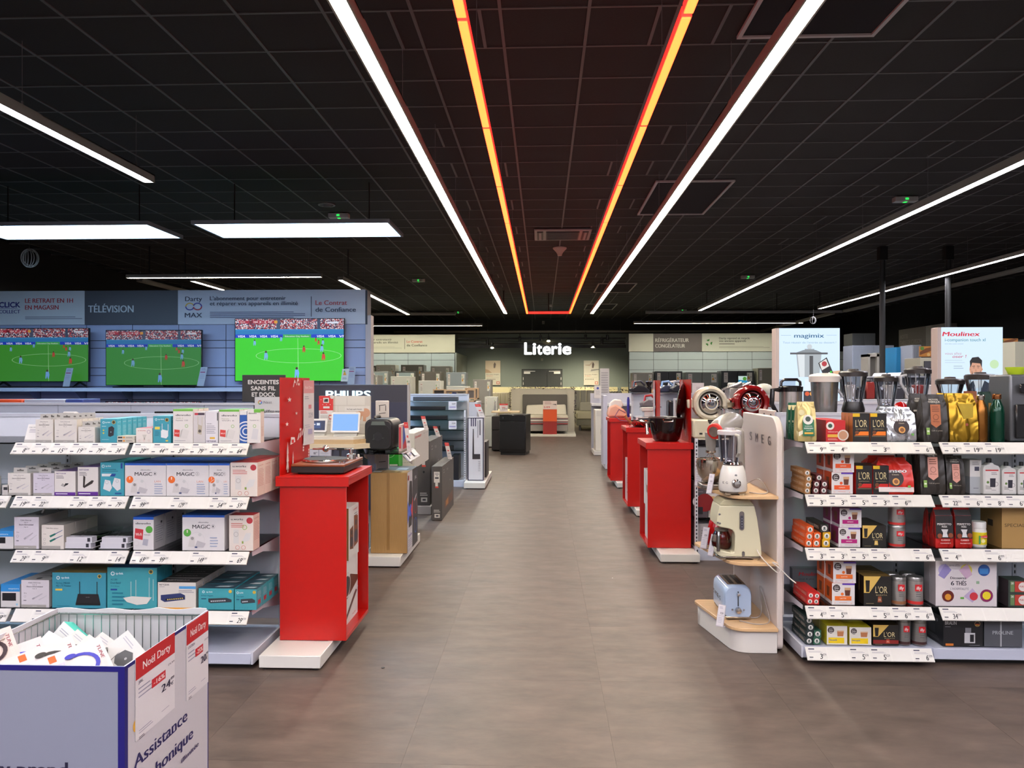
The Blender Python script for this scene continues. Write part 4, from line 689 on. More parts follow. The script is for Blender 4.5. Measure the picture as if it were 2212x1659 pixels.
pouch('coffee_bag', 'plain shiny gold foil coffee bag on the top shelf', SZ[0], 2052, 2114, 850, 0.1, M('#b08a2c', 0.3, 0.9, kind='crumple'), [P([(0.3, 0.98), (0.5, 0.55), (0.85, 0.6), (0.88, 0.98)], M('#e6c452', 0.15, 0.9)), E(0.6, 0.4, 0.04, '#8a3a1c')], n=2, short='gold foil bags')
pouch('coffee_bag', 'brown kraft coffee bag standing behind the gold foil bag', SZ[0], 2088, 2118, 845, 0.07, M('#7a4424', 0.6, kind='crumple'), [R(0.5, 0.7, 0.7, 0.95, '#d8cfc0')], yoff=0.16)
pouch('coffee_bag', 'dark green coffee bag standing behind the bronze bottle', SZ[0], 2118, 2160, 846, 0.07, M('#233c34', 0.6, kind='crumple'), [R(0.45, 0.7, 0.6, 0.95, '#a07a3c')], yoff=0.2)
pouch('coffee_bag', 'tall black coffee bag with pink paper label on the second shelf', SZ[1], 1989, 2043, 966, 0.09, DK, craft('#d89a8a'), top_, n=2, short='tall pink-labelled bags')
pouch('coffee_bag', 'short black coffee bag with pink paper label on the second shelf', SZ[1], 2046, 2086, 985, 0.08, DK, [x for x in craft('#d89a8a')], [T('LA PETITE', 0.3, 0.7, 0.5, 0.28, '#c9c4b8', 0.01), T('FABRIQUE', 0.25, 0.75, 0.15, 0.28, '#c9c4b8', 0.01)], n=2, short='short pink-labelled bags')
for i, (p0, p1) in enumerate([(2021, 2060), (2064, 2101)]):
    pouch('coffee_bag', 'red and silver coffee bag with a moka pot picture, %s' % ('beside the tins', 'beside the yellow jar')[i], SZ[2], p0, p1, 1097, 0.07, M('#b82420', 0.3, 0.2, kind='crumple'), [R(0, 0.24, 1, 1.0, '#1b1716'), T('PERFETTO', 0.1, 0.9, 0.68, 0.07, '#f0ece6', 0.01), T('MOKA', 0.35, 0.65, 0.6, 0.06, '#f0ece6', 0.01), P([(0.35, 0.28), (0.68, 0.28), (0.62, 0.42), (0.7, 0.54), (0.3, 0.54), (0.4, 0.42)], '#d8d8d8'), E(0.2, 0.32, 0.08, '#7a3a1c'), E(0.82, 0.34, 0.08, '#7a3a1c'), T('CLASSICO', 0.25, 0.75, 0.16, 0.05, '#f6dcd4', 0.01), T('MACINATO 7', 0.2, 0.8, 0.06, 0.04, '#f6dcd4')], [R(0, 0, 1, 1, CH('#b8bcc6', 0.2))], n=2, short='moka bags, %s column' % ('first', 'second')[i])
# tins
def tin(label, z, px0, px1, yt, c1, foot, n=1, z2=0, stack=1, lid='#9a9894', yoff=0.02, short=''):
    y0 = RYF+yoff; x0, x1 = PX(px0, y0), PX(px1, y0); r = (x1-x0)/2; h = (PZ(yt, y0, px0)-z)/stack-0.001; y = y0+r
    for s_ in range(stack):
        o = B().lathe([(r*0.97, 0), (r, 0.004), (r, h*0.86)], M(c1, 0.28, 0.75, kind='steel'), seg=28).lathe([(r*1.002, h*0.03), (r*1.004, h*0.14)], foot, seg=28).make('coffee_tin', None, ((x0+x1)/2, y, z+s_*(h+0.001)), label=label % ('upper', 'lower')[1-s_] if '%' in label else label, cat='tin')
        B().lathe([(r*1.01, h*0.86), (r*1.01, h*0.95), (r*0.93, h), (0, h)], M(lid, 0.3, 0.8), seg=28).make('lid', o)
        b = B(); b.deco((-r*0.45, -r*1.02, h*0.52), (r*0.9, 0, 0), (0, 0, h*0.24), [R(0, 0, 1, 1, '#c22026'), T('illy', 0.2, 0.8, 0.25, 0.5, '#f4f0ec', 0.012, 0.1)], eps=0.0012); b.deco((-r*0.5, -r*1.0, h*0.2), (r, 0, 0), (0, 0, h*0.3), [L(0.2, 0.9, 0.8, 3, 0.25, '#6a6866')], eps=0.001); b.make('label_print', o)
        for k in range(1, n): copy_tree(o, (o.location.x, y+k*(2*r+0.004), o.location.z), label='%s tin behind the %s' % (ORD[k], short))
tin('silver coffee tin with red square, %s of the stacked pair on the third shelf', SZ[2], 1927, 1962, 1089, '#b9b6b2', '#b82a26', 1, stack=2)
tin('brown-footed silver coffee tin on the fourth shelf', SZ[3], 1931, 1963, 1248, '#b9b6b2', '#8a5a3a', 2, short='brown-footed tin')
tin('red-footed silver coffee tin at the bay end of the fourth shelf', SZ[3], 1967, 2001, 1248, '#b9b6b2', '#c22a26', 2, short='red-footed tin')
tin('dark-footed coffee tin on the deck beside the black carton', SZ[4], 1944, 1972, 1338, '#9a9894', '#3a1c1a', 2, short='dark-footed tin', lid='#7a7872')
tin('dark-footed coffee tin with a white sticker at the end of the deck', SZ[4], 1976, 2008, 1340, '#9a9894', '#3a1c1a', 1, lid='#7a7872')
# bottles
def bottle(label, px0, px1, yt, z, body, capc, y=RYF+0.03, name='drink_bottle'):
    x0, x1 = PX(px0, y), PX(px1, y); r = (x1-x0)/2; h = PZ(yt, y, px0)-z
    o = B().lathe([(r*0.9, 0), (r, 0.01), (r, h*0.6), (r*0.9, h*0.72), (r*0.5, h*0.86), (r*0.45, h*0.9)], body, seg=24).make(name, None, ((x0+x1)/2, y+r, z), label=label, cat='bottle')
    B().lathe([(r*0.55, h*0.89), (r*0.6, h*0.9), (r*0.6, h*0.985), (r*0.5, h), (0, h)], capc, seg=20).make('cap', o)
    return o
bottle('bronze steel drinking bottle with silver cap on the top shelf', 2112, 2140, 853, SZ[0], M('#8a5a26', 0.25, 0.8, kind='mottle'), CH('#d8d4cc', 0.2))
bottle('dark green bottle with copper cap on the top shelf', 2147, 2177, 851, SZ[0], M('#0f3a2a', 0.08, 0.3), CH('#c98a5a', 0.25))
for i, (p0, p1, yt) in enumerate([(2124, 2161, 991), (2165, 2196, 999), (2199, 2228, 999)]):
    y = RYF+0.03; x0, x1 = PX(p0, y), PX(p1, y); w = x1-x0; h = PZ(yt, y, p0)-SZ[1]
    b = B(); b.prism([(0, 0), (w, 0), (w, h*0.72), (w*0.92, h*0.8), (w*0.62, h*0.84), (w*0.62, h*0.88), (w*0.38, h*0.88), (w*0.38, h*0.84), (w*0.08, h*0.8), (0, h*0.72)], 'y', 0, 0.06, M('#d8d8d4', 0.35)); o = b.make('descaler_bottle', None, (x0, y, SZ[1]), label='white descaler bottle with black cap on the second shelf, %s from the black bags' % ('largest, first', 'second', 'third')[i], cat='bottle', bev=0.004, seg=2)
    B().lathe([(w*0.15, h*0.88), (w*0.15, h*0.985), (w*0.12, h), (0, h)], M('#1c1c1e', 0.4), w/2, 0.03, 16).make('cap', o)
    b = B(); b.deco((w*0.12, 0, h*0.08), (w*0.76, 0, 0), (0, 0, h*0.62), [R(0, 0, 1, 1, '#eceae6'), R(0, 0.93, 1, 0.99, '#b8262a'), L(0.45, 0.84, 0.9, 2, 0.07, '#77777c'), P([(0.35, 0.2), (0.75, 0.2), (0.78, 0.6), (0.35, 0.6)], '#2a2a34'), O(0.8, 0.34, 0.1, '#2a2a34'), E(0.18, 0.42, 0.06, '#5a7a3c'), P([(0, 0.1), (0.5, 0.1), (0.3, 0.25), (0, 0.3)], '#b8b6b2'), L(0.45, 0.06, 0.85, 1, 0.04, '#44444a')], eps=0.001); b.make('label_print', o)
for i, (p0, yt, z_, yo) in enumerate([(2095, 988, SZ[1]+0.09, 0.06), (2095, 1040, SZ[1], 0.06)]):
    pack('filter_carton', ['white filter carton with a coffee machine picture on a grey one', 'plain grey carton under the white filter carton'][i], 'box', '', 'R', z_, p0, 2120, yt, 0.08, 1, [('#e4e2de', '#c9c7c2', '#d8d6d2'), ('#a9aeb2', '#9a9fa4', '#a9aeb2')][i], [L(0.2, 0.85, 0.8, 3, 0.07, '#66666c'), P([(0.4, 0.35), (0.8, 0.35), (0.8, 0.6), (0.4, 0.6)], '#3a3a4a')] if i == 0 else [L(0.3, 0.3, 0.8, 1, 0.1, '#66666c')], yoff=yo, hfix=0.09)
y = RYF+0.03; x = PX(2122, y); r = 0.04
o = B().lathe([(r*0.9, 0), (r, 0.01), (r, 0.085), (r*0.88, 0.1)], M('#e8e6e0', 0.3), seg=24).make('powder_jar', None, (x, y+r, SZ[2]), label='white jar with yellow label and white lid on the third shelf', cat='jar')
B().lathe([(r*0.95, 0.1), (r*0.95, 0.13), (r*0.9, 0.134), (0, 0.134)], M('#ecebe6', 0.3), seg=24).make('lid', o)
b = B(); b.lathe([(r*1.01, 0.015), (r*1.01, 0.08)], '#d9c81e', seg=20, a0=pi*1.1, a1=pi*1.9); b.deco((-0.02, -r*1.03, 0.02), (0.045, 0, 0), (0, 0, 0.055), [P([(0.1, 0.75), (1, 0.85), (1, 0.55), (0.1, 0.6)], '#b8262a'), T('Acide citrique', 0.15, 0.95, 0.62, 0.1, '#f6e8dc', 0.01), E(0.5, 0.28, 0.18, '#f0e8a0'), R(0, 0, 0.2, 0.8, '#3a8a4a')], eps=0.001); b.make('label_print', o)
pack('kraft_carton', 'large brown kraft carton at the frame edge of the third shelf', 'box', '', 'R', SZ[2], 2164, 2240, 1092, 0.2, 1, ('#a2804c', '#8a6a3c', '#a2804c'), [T('SPECIALITÉS', 0.08, 0.95, 0.5, 0.08, '#3a2c1a')], [R(0.35, 0.45, 0.6, 0.6, '#2a1f14')])
pack('tea_gift_box', 'large pale tea gift box with six round windows on the fourth shelf', 'box', 'pale tea gift boxes', 'R', SZ[3], 2021, 2153, 1212, 0.06, 2, ('#ddd6d8', '#b9b2b6', '#d2cccf'), [T("terre d'Oc", 0.22, 0.4, 0.88, 0.05, '#77777c'), E(0.14, 0.8, 0.13, '#a9a0c8'), P([(0.04, 0.68), (0.14, 0.6), (0.26, 0.8), (0.16, 0.94)], '#8f86ba'), E(0.5, 0.8, 0.13, '#d8cc5a'), P([(0.38, 0.8), (0.5, 0.6), (0.6, 0.7), (0.52, 0.94)], '#c8a8c0'), E(0.79, 0.8, 0.13, '#27508f'), R(0.72, 0.72, 0.86, 0.84, '#3a7ab8'), T('Découvrez', 0.24, 0.5, 0.6, 0.055, '#3a3a44', 0.008), T('6', 0.25, 0.3, 0.46, 0.1, '#3a3a44', 0.01), T('THÉS', 0.33, 0.5, 0.46, 0.1, '#3a3a44', 0.012), T("L'HOSPITALITÉ", 0.24, 0.54, 0.36, 0.05, '#8a8a92'), E(0.2, 0.22, 0.13, '#5a1c18'), E(0.2, 0.2, 0.07, '#c8882c'), P([(0.46, 0.22), (0.6, 0.4), (0.7, 0.24), (0.6, 0.08)], '#b8a8c8'), E(0.62, 0.22, 0.09, '#b8303a'), E(0.83, 0.24, 0.14, '#7a2050'), E(0.83, 0.24, 0.09, '#e0cc2a'), R(0.4, 0.16, 0.46, 0.2, '#5a9a3c'), R(0.66, 0.5, 0.71, 0.56, '#8aa88a')])
for k in range(2): pack('tea_carton', 'small dark tea carton with red and white print at the frame edge, %s' % ('lower', 'upper')[k], 'box', '', 'R', SZ[3]+k*0.071, 2178, 2222, 1100, 0.09, 1, ('#2e3a34', '#3a3034', '#2e3a34'), [R(0.1, 0.1, 0.3, 0.9, '#5f7a4c'), T('20', 0.13, 0.26, 0.68, 0.16, '#f0eee8', 0.01), R(0.32, 0.1, 1, 0.9, '#a8382c'), E(0.72, 0.5, 0.34, '#e8e2dc'), T('PUKKA', 0.55, 0.9, 0.45, 0.14, '#a8382c', 0.01)], hfix=0.07)
pack('grinder_carton', 'black carton with a steel grinder picture on the deck', 'box', '', 'R', SZ[4], 2038, 2123, 1335, 0.22, 1, ('#131316', '#17171b', '#1c1c20'), [T('BRAUN', 0.04, 0.33, 0.76, 0.13, '#d8d8da', 0.01), L(0.04, 0.68, 0.2, 1, 0.04, '#9a9aa0'), E(0.86, 0.8, 0.09, '#1a1a1a'), O(0.86, 0.8, 0.1, '#b89a6a', 0.15), R(0.81, 0.77, 0.91, 0.8, '#c03a2a'), R(0.81, 0.74, 0.91, 0.77, '#d8a93c'), R(0.53, 0.12, 0.8, 0.48, '#c9c9cc'), R(0.67, 0.16, 0.77, 0.42, '#1a1a1e'), R(0.55, 0.48, 0.7, 0.66, '#77777c'), R(0.05, 0.02, 0.25, 0.1, '#c8742c'), L(0.65, 0.04, 0.95, 1, 0.03, '#9a9aa0')], [E(0.7, 0.8, 0.06, '#8a8a90'), R(0.3, 0.3, 0.6, 0.6, '#33343a'), L(0.2, 0.2, 0.8, 3, 0.05, '#66666c')])
pack('appliance_carton', 'dark grey carton with silver tape strip on the deck at the frame edge', 'box', '', 'R', SZ[4], 2126, 2208, 1335, 0.2, 1, ('#4a4c52', '#3f4146', '#55575c'), [R(0.42, 0, 0.46, 1, '#a9aaae'), T('PROLINE', 0.22, 0.76, 0.43, 0.13, '#a9adb2', 0.006)])
pack('appliance_carton', 'black carton behind the grinder carton under the lowest glass shelf', 'box', '', 'R', SZ[4], 2010, 2036, 1330, 0.1, 1, '#17171a', [O(0.3, 0.7, 0.1, '#8a8a90')], yoff=0.3)
# coffee maker on the top shelf at the edge
t = thing('espresso_machine', 'grey and black espresso machine at the frame edge of the top coffee shelf', 'coffee machine', (PX(2182, 4.22), 4.22, SZ[0]))
b = B(); b.box(0, 0.2, 0, 0.2, 0, 0.36, M('#6a6c70', 0.3, 0.6)); b.make('body', t, bev=0.01, seg=2); b = B(); b.box(0.02, 0.2, -0.02, 0.0, 0.02, 0.2, M('#1a1a1c', 0.2)); b.box(0.035, 0.2, -0.03, -0.02, 0.26, 0.31, M('#15151a', 0.1)); b.make('brew_front', t, bev=0.006)
b = B(); b.lathe([(0.035, 0), (0.05, 0.03), (0.052, 0.04), (0, 0.035)], M('#b9d62c', 0.4), 0.06, 0.05, 16, cz=0.36); b.tube([(0.1, 0.05, 0.39), (0.2, 0.05, 0.37)], 0.006, '#c9d85a'); b.make('lime_scoop', t)
# back of the coffee unit: storage seen through the glass
pack('soup_maker_carton', 'white carton with red script lettering seen through the glass on the fourth shelf', 'box', '', 'R', SZ[3], 1712, 1778, 1228, 0.05, 1, ('#6a7076', '#5a6066', '#777'+'c82'), [T('Moulinex', 0.2, 1.0, 0.62, 0.2, '#c2222a', 0.01, 0.2), T('soup & plus', 0.2, 0.7, 0.42, 0.08, '#33353a')], yoff=0.36)
# ================================================================ RED PROMOTION STANDS
RED = M('#b8120c', 0.3); REDI = M('#b2120e', 0.35)
def tree(u, v, s): return [P([(u-0.5*s, v), (u+0.5*s, v), (u, v+1.5*s)], '#f0dcd8'), P([(u-0.4*s, v+0.9*s), (u+0.4*s, v+0.9*s), (u, v+2.4*s)], '#f0dcd8'), P([(u-0.3*s, v+1.8*s), (u+0.3*s, v+1.8*s), (u, v+3.2*s)], '#f0dcd8'), R(u-0.02, v-0.03, u+0.02, v, '#f0dcd8')]
def star(u, v, r, a=0.42): return P([(u+r*(1 if i % 2 == 0 else a)*sin(pi*i/5)*1.0, v+r*a*1.0*(1 if i % 2 == 0 else a)*cos(pi*i/5)) for i in range(10)], '#f3e2de')
def stand(label, xa, yf, side, blabel, price=True):
    """side -1: body lies towards -x of the aisle face (television side); +1 kitchen side"""
    t = thing('promotion_stand', label, 'display stand', (xa, yf, 0)); s = side
    def bx(b, xi, xo, y0, y1, z0, z1, m): a, c = sorted((xi*s, xo*s)); b.box(a, c, y0, y1, z0, z1, m); return b
    b = bx(B(), 0.075, 0.4, -0.235, 0.6, 0.012, 0.077, M('#e9e6df', 0.35)); 
    pl = b.make('plinth', t, bev=0.003)
    for x in (0.11, 0.37):
        for y in (-0.2, 0.56): B().lathe([(0.018, 0), (0.018, 0.012)], '#101012', x*s, y, 10).make('foot', pl)
    bx(B(), 0, 0.37, 0, 0.012, 0.08, 0.935, RED).make('front_panel', t, bev=0.001)
    bx(B(), 0, 0.37, 0.53, 0.542, 0.08, 0.935, RED).make('rear_panel', t)
    bx(B(), 0.35, 0.37, 0.012, 0.53, 0.08, 0.935, REDI).make('side_panel', t)
    b = bx(B(), 0, 0.35, 0.012, 0.53, 0.08, 0.1, RED); b.make('bottom_panel', t)
    b = B(); bx(b, -0.018, 0.388, -0.018, 0.56, 0.975, 0.985, RED); bx(b, -0.018, 0.388, -0.018, -0.012, 0.93, 0.975, RED); bx(b, -0.018, -0.012, -0.012, 0.56, 0.938, 0.975, RED); bx(b, 0.382, 0.388, -0.012, 0.56, 0.93, 0.975, RED); b.make('top_tray', t, bev=0.001)
    b = B(); bx(b, 0.12, 0.22, -0.002, 0.0, 0.925, 0.931, '#9c1210'); bx(b, 0.1, 0.18, -0.002, 0.0, 0.08, 0.084, '#9c1210'); b.make('closing_tab', t)
    # upright header card
    bt = thing('header_card', blabel, 'sign', (xa+0.37*s, yf, 0.985)); n = 8; b = B(); vs = []
    H = 0.545; pts = [(0.012*sin(pi*i/n)*-s, 0.54*i/n) for i in range(n+1)]
    for (x, y) in pts: vs += [(x-0.0015, y, 0), (x+0.0015, y, 0), (x-0.0015, y, H), (x+0.0015, y, H)]
    fs = []
    for i in range(n):
        a = 4*i; c = a+4; fs += [(a, a+2, c+2, c), (a+1, c+1, c+3, a+3), (a+2, a+3, c+3, c+2), (a, c, c+1, a+1)]
    fs += [(0, 1, 3, 2), (4*n, 4*n+2, 4*n+3, 4*n+1)]
    b.add(vs, fs, RED); b.make('card', bt)
    b = B(); items = tree(0.16, 0.05, 0.09)+tree(0.32, 0.05, 0.055)+[star(0.2, 0.77, 0.07), star(0.12, 0.52, 0.06), star(0.5, 0.93, 0.05), star(0.42, 0.62, 0.05), star(0.55, 0.44, 0.05)]
    for q, (u, v) in enumerate([(0.3, 0.9), (0.4, 0.92)]): items += [P([(u, v), (u+0.02, v), (u+0.05, v+0.06), (u+0.03, v+0.06)], '#f3e2de'), P([(u+0.03, v+0.05), (u+0.08, v+0.04), (u+0.07, v+0.07), (u+0.04, v+0.08)], '#f3e2de')]
    items += [P([(0.2, 0.3), (0.36, 0.32), (0.34, 0.37), (0.22, 0.38)], '#f3e2de'), R(0.24, 0.315, 0.31, 0.35, '#c91410')]+[P([(0.42+0.07*k, 0.33+0.02*k), (0.46+0.07*k, 0.34+0.02*k), (0.5+0.07*k, 0.41+0.02*k), (0.47+0.07*k, 0.4+0.02*k)], '#f3e2de') for k in range(4)]+[R(0.6, 0.2+0.03*k, 0.64, 0.22+0.03*k, '#f3e2de') for k in range(3)]+[R(0.78, 0.1+0.03*k, 0.82, 0.12+0.03*k, '#f3e2de') for k in range(4)]
    if s < 0: b.deco((0.013, 0, 0), (0, 0.54, 0), (0, 0, H), items, eps=0.0015)
    else: b.deco((-0.013, 0.54, 0), (0, -0.54, 0), (0, 0, H), items, eps=0.0015)
    b.make('card_print', bt)
    pt = [R(0, 0, 1, 1, '#ddd6d8'), R(0, 0.8, 1, 1, '#cf8f92'), T('Noël Darty', 0.15, 0.85, 0.87, 0.045, '#f2e4e2'), L(0.1, 0.74, 0.5, 2, 0.03, '#8f8f9a'), R(0.45, 0.56, 0.72, 0.62, '#c87a80'), T('229', 0.45, 0.85, 0.42, 0.08, '#9a9aa2', 0.01), L(0.1, 0.3, 0.6, 2, 0.03, '#a9a9b8'), R(0.4, 0.16, 0.8, 0.24, '#a9a3c4')]
    b = B()
    if s < 0: b.deco((0.018, 0.36, 0.14), (0.016, 0.16, 0), (0, 0, 0.39), pt, eps=0.001)
    else: b.deco((-0.018, 0.4, 0.1), (-0.006, -0.17, 0), (0, 0, 0.42), pt, eps=0.001)
    b.make('price_sheet', bt)
    return t
stand('red promotion stand carrying the turntable', -1.08, 4.19, -1, 'red christmas card standing behind the turntable')
stand('first red promotion stand of the kitchen row, under the open multicooker', 0.905, 6.66, 1, 'red christmas card beside the open multicooker')
stand('middle red promotion stand on the kitchen side, under the tinsel and pan', 0.975, 8.87, 1, 'red christmas card above the tinsel and pan')
stand('third red promotion stand of the kitchen row, under the pink steamer', 0.985, 11.2, 1, 'red christmas card beside the pink steamer')
# turntable
t = thing('turntable', 'walnut turntable with black base and silver platter rim on the red stand', 'record player', (-1.41, 4.26, 0.985))
wn = M('#7d4220', 0.35, kind='wood'); b = B(); b.box(0.03, 0.27, 0.03, 0.42, 0, 0.012, '#0c0a0a'); b.box(0, 0.3, 0, 0.45, 0.01, 0.045, M('#16110f', 0.45)); b.make('base', t, bev=0.002)
B().box(-0.001, 0.301, -0.001, 0.451, 0.045, 0.057, wn).make('top_plate', t, bev=0.003, seg=2)
b = B(); b.lathe([(0.125, 0.057), (0.133, 0.06), (0.133, 0.068), (0.128, 0.073), (0.122, 0.073), (0.12, 0.07)], CH('#d8d6d2', 0.2), 0.14, 0.2, 40); b.make('platter', t)
b = B(); b.lathe([(0.122, 0.071), (0.122, 0.074), (0.006, 0.074)], M('#3e4348', 0.8), 0.14, 0.2, 36); b.lathe([(0.0035, 0.074), (0.0035, 0.09), (0, 0.091)], CH(), 0.14, 0.2, 10); b.make('slip_mat', t)
b = B(); b.lathe([(0.03, 0.057), (0.028, 0.085), (0.012, 0.09), (0.012, 0.115)], CH('#cfccc6', 0.25), 0.255, 0.34, 20); b.tube([(0.02, 0.345, 0.115), (0.14, 0.335, 0.117), (0.27, 0.345, 0.115)], 0.006, CH('#d2d0cc', 0.2)); b.ball((0.1, 0.337, 0.117), 0.021, CH('#d8d4cc', 0.15)); b.lathe([(0.007, 0.06), (0.007, 0.11)], '#101010', 0.19, 0.335, 8); b.box(0.17, 0.215, 0.328, 0.343, 0.108, 0.122, '#141414'); b.make('tonearm', t)
b = B()
for x, y in ((0.26, 0.06), (0.28, 0.075)): b.lathe([(0.008, 0.057), (0.008, 0.066), (0, 0.067)], CH(), x, y, 10)
b.lathe([(0.008, 0.057), (0.007, 0.075), (0, 0.078)], M('#e2ded6', 0.3), 0.28, 0.42, 10); b.make('control_knob', t)
# boxes stored in the turntable stand
t = thing('speaker_carton', 'white carton with a walnut speaker pair picture, upper one inside the turntable stand', 'box', (-1.11, 4.36, 0.48)); B().box(-0.16, 0, 0, 0.24, 0, 0.3, M('#e6e1dc', 0.4)).make('carton', t, bev=0.001)
b = B(); b.deco((0, 0, 0), (0, 0.24, 0), (0, 0, 0.3), [T('1280BT', 0.45, 0.9, 0.9, 0.03, '#b8303a', 0.01), L(0.55, 0.82, 0.9, 3, 0.04, '#66666c'), P([(0.12, 0.2), (0.45, 0.16), (0.45, 0.62), (0.12, 0.58)], '#6b3d22'), E(0.28, 0.32, 0.1, '#2a2c34'), E(0.28, 0.5, 0.05, '#2a2c34'), P([(0.5, 0.18), (0.92, 0.22), (0.9, 0.76), (0.52, 0.8)], '#7a4526'), E(0.7, 0.38, 0.13, '#333844'), E(0.7, 0.64, 0.06, '#2a2c34')]); b.deco((-0.16, 0, 0), (0.16, 0, 0), (0, 0, 0.3), [R(0, 0, 1, 1, '#8a6a3c')]); b.make('side_print', t)
t = thing('turntable_carton', 'white carton with a brown turntable picture, lower one inside the turntable stand', 'box', (-1.13, 4.3, 0.1)); B().box(-0.2, 0, 0, 0.36, 0, 0.37, M('#e9e6e2', 0.4)).make('carton', t, bev=0.001)
b = B(); b.deco((0, 0, 0), (0, 0.36, 0), (0, 0, 0.37), [P([(0, 0.55), (0.5, 0.75), (1, 0.62), (1, 0.55), (0.3, 0.4), (0, 0.46)], '#5a3222'), O(0.3, 0.62, 0.2, '#d8d4d0', 0.12), E(0.3, 0.62, 0.14, '#2b2b30'), P([(0, 0.05), (0.1, 0.02), (0.95, 0.38), (0.85, 0.42)], '#5a3a34'), R(0, 0.42, 1, 0.44, '#e9e6e2'), T('Audio', 0.62, 0.85, 0.06, 0.03, '#b8303a')]); b.make('side_print', t)
# ---------------------------------------------------------------- second plinth with the kraft speaker box
t = thing('display_plinth', 'white plinth under the big kraft carton', 'plinth', (-1.48, 6.18, 0)); B().box(0, 0.33, 0, 1.0, 0.012, 0.09, M('#e9e6df', 0.35)).make('plinth_body', t, bev=0.003)
for x in (0.04, 0.29):
    for y in (0.05, 0.95): B().lathe([(0.02, 0), (0.02, 0.012)], '#101012', x, y, 10).make('foot', t)
t = thing('kraft_carton', 'big brown cardboard carton with party speaker print on the white plinth', 'box', (-1.42, 6.3, 0.092)); kb = M('#a07b48', 0.6, kind='cardboard')
B().box(0, 0.305, 0, 0.52, 0, 0.665, kb).make('carton', t, bev=0.003)
b = B(); b.deco((0, 0, 0), (0.305, 0, 0), (0, 0, 0.665), [R(0.44, 0.04, 0.52, 1, M('#8d6a3c', 0.3, kind='cardboard')), L(0.02, 0.84, 0.98, 1, 0.004, '#937045')]); b.make('packing_tape', t)
b = B(); b.deco((0.305, 0, 0), (0, 0.52, 0), (0, 0, 0.665), [R(0, 0, 0.48, 1, '#d8d2d6'), R(0.46, 0, 1, 1, '#2e2e34'), P([(0.12, 0.3), (0.4, 0.3), (0.46, 0.55), (0.42, 0.86), (0.2, 0.88), (0.1, 0.6)], '#18181e'), E(0.27, 0.5, 0.08, '#3a5ad8'), P([(0.02, 0.35), (0.25, 0.5), (0.02, 0.65)], '#5a7ae0'), P([(0.5, 0.35), (0.3, 0.5), (0.5, 0.65)], '#c8404a'), E(0.27, 0.68, 0.06, '#2a2a34'), R(0.05, 0.04, 0.42, 0.26, '#e9e6ea'), T('PartyBox', 0.08, 0.4, 0.18, 0.04, '#5a3fa0', 0.01), L(0.08, 0.14, 0.4, 4, 0.025, '#8a88a8'), O(0.75, 0.5, 0.1, '#c83a34', 0.12), O(0.75, 0.25, 0.1, '#2f6ac8', 0.12), P([(0.6, 0.6), (0.85, 0.66), (0.84, 0.63), (0.62, 0.57)], '#d8d8e0'), T('JBL', 0.65, 0.85, 0.86, 0.04, '#c9c9ce', 0.01), R(0.05, 0.9, 0.12, 0.96, '#d8502a')], eps=0.0008)
b.deco((0, 0, 0.665), (0.305, 0, 0), (0, 0.52, 0), [R(0, 0.35, 1, 1, '#3b4048'), R(0.3, 0, 0.7, 0.35, '#b8935a'), R(0.55, 0.4, 0.85, 0.7, '#8fa0b0'), R(0.02, 0.05, 0.25, 0.25, '#d8d6d2')], eps=0.0008); b.make('printed_sleeve', t)
# gondola behind: slotted post, glass shelf and party speaker
b = B(); b.box(-0.06, 0.055, 0, 0.03, 0, 1.345, M('#ddd2ca', 0.35)); sl = b.make('slotted_post', None, (-1.39, 6.62, 0), label='pale slotted shop-fitting post between the smart displays and the black speaker', cat='shelf post', bev=0.006, seg=2)
b = B()
for k in range(17): b.quad([(-0.03, -0.0012, 0.18+k*0.07), (0.03, -0.0012, 0.187+k*0.07), (0.03, -0.0012, 0.192+k*0.07), (-0.03, -0.0012, 0.185+k*0.07)], '#2a2420')
for x in (-0.028, 0.024): b.deco((x, -0.001, 1.25), (0.012, 0, 0), (0, 0, 0.06), [R(0.3, 0.1, 0.75, 0.9, '#2a2420')], eps=0.0004)
b.make('slot', sl, kind='stuff')
t = thing('glass_shelf', 'small glass shelf with grey brackets under the black party speaker', 'shelf', (-1.46, 6.12, 0.925)); B().box(0, 0.36, 0, 0.5, 0, 0.008, GL('#dcece4')).make('glass_plate', t)
for x in (0.01, 0.33): B().prism([(0.5, 0), (0.06, 0), (0.08, -0.03), (0.5, -0.13)], 'x', x, x+0.003, M('#c9c2bc', 0.4)).make('bracket', t)
b = B(); b.hexa([(0.38, 0.0, -0.05), (0.4, 0.0, -0.055), (0.4, 0.5, -0.055), (0.38, 0.5, -0.05), (0.33, 0, 0.01), (0.34, 0, 0.012), (0.34, 0.5, 0.012), (0.33, 0.5, 0.01)], M('#b9bcc8', 0.35)); b.deco((0.391, 0.02, -0.053), (0, 0.46, 0), (-0.05, 0, 0.06), [R(0.1, 0.15, 0.42, 0.9, '#e6e2e8'), R(0.5, 0.15, 0.9, 0.9, '#e6e2e8'), R(0.15, 0.45, 0.35, 0.65, '#8f8fb8')], eps=0.012); b.make('price_rail', t)
t = thing('party_speaker', 'large black portable party speaker with rounded grille on the glass shelf', 'speaker', (-1.335, 6.2, 0.934)); bk = M('#1b1818', 0.38)
def rrect(w, h, r, n=4, cx=0, cz=0):
    pts = []
    for qx, qz, a0 in ((w/2-r, h/2-r, 0), (-w/2+r, h/2-r, pi/2), (-w/2+r, -h/2+r, pi), (w/2-r, -h/2+r, 1.5*pi)):
        for i in range(n+1): a = a0+pi/2*i/n; pts.append((cx+qx+r*cos(a), cz+qz+r*sin(a)))
    return pts
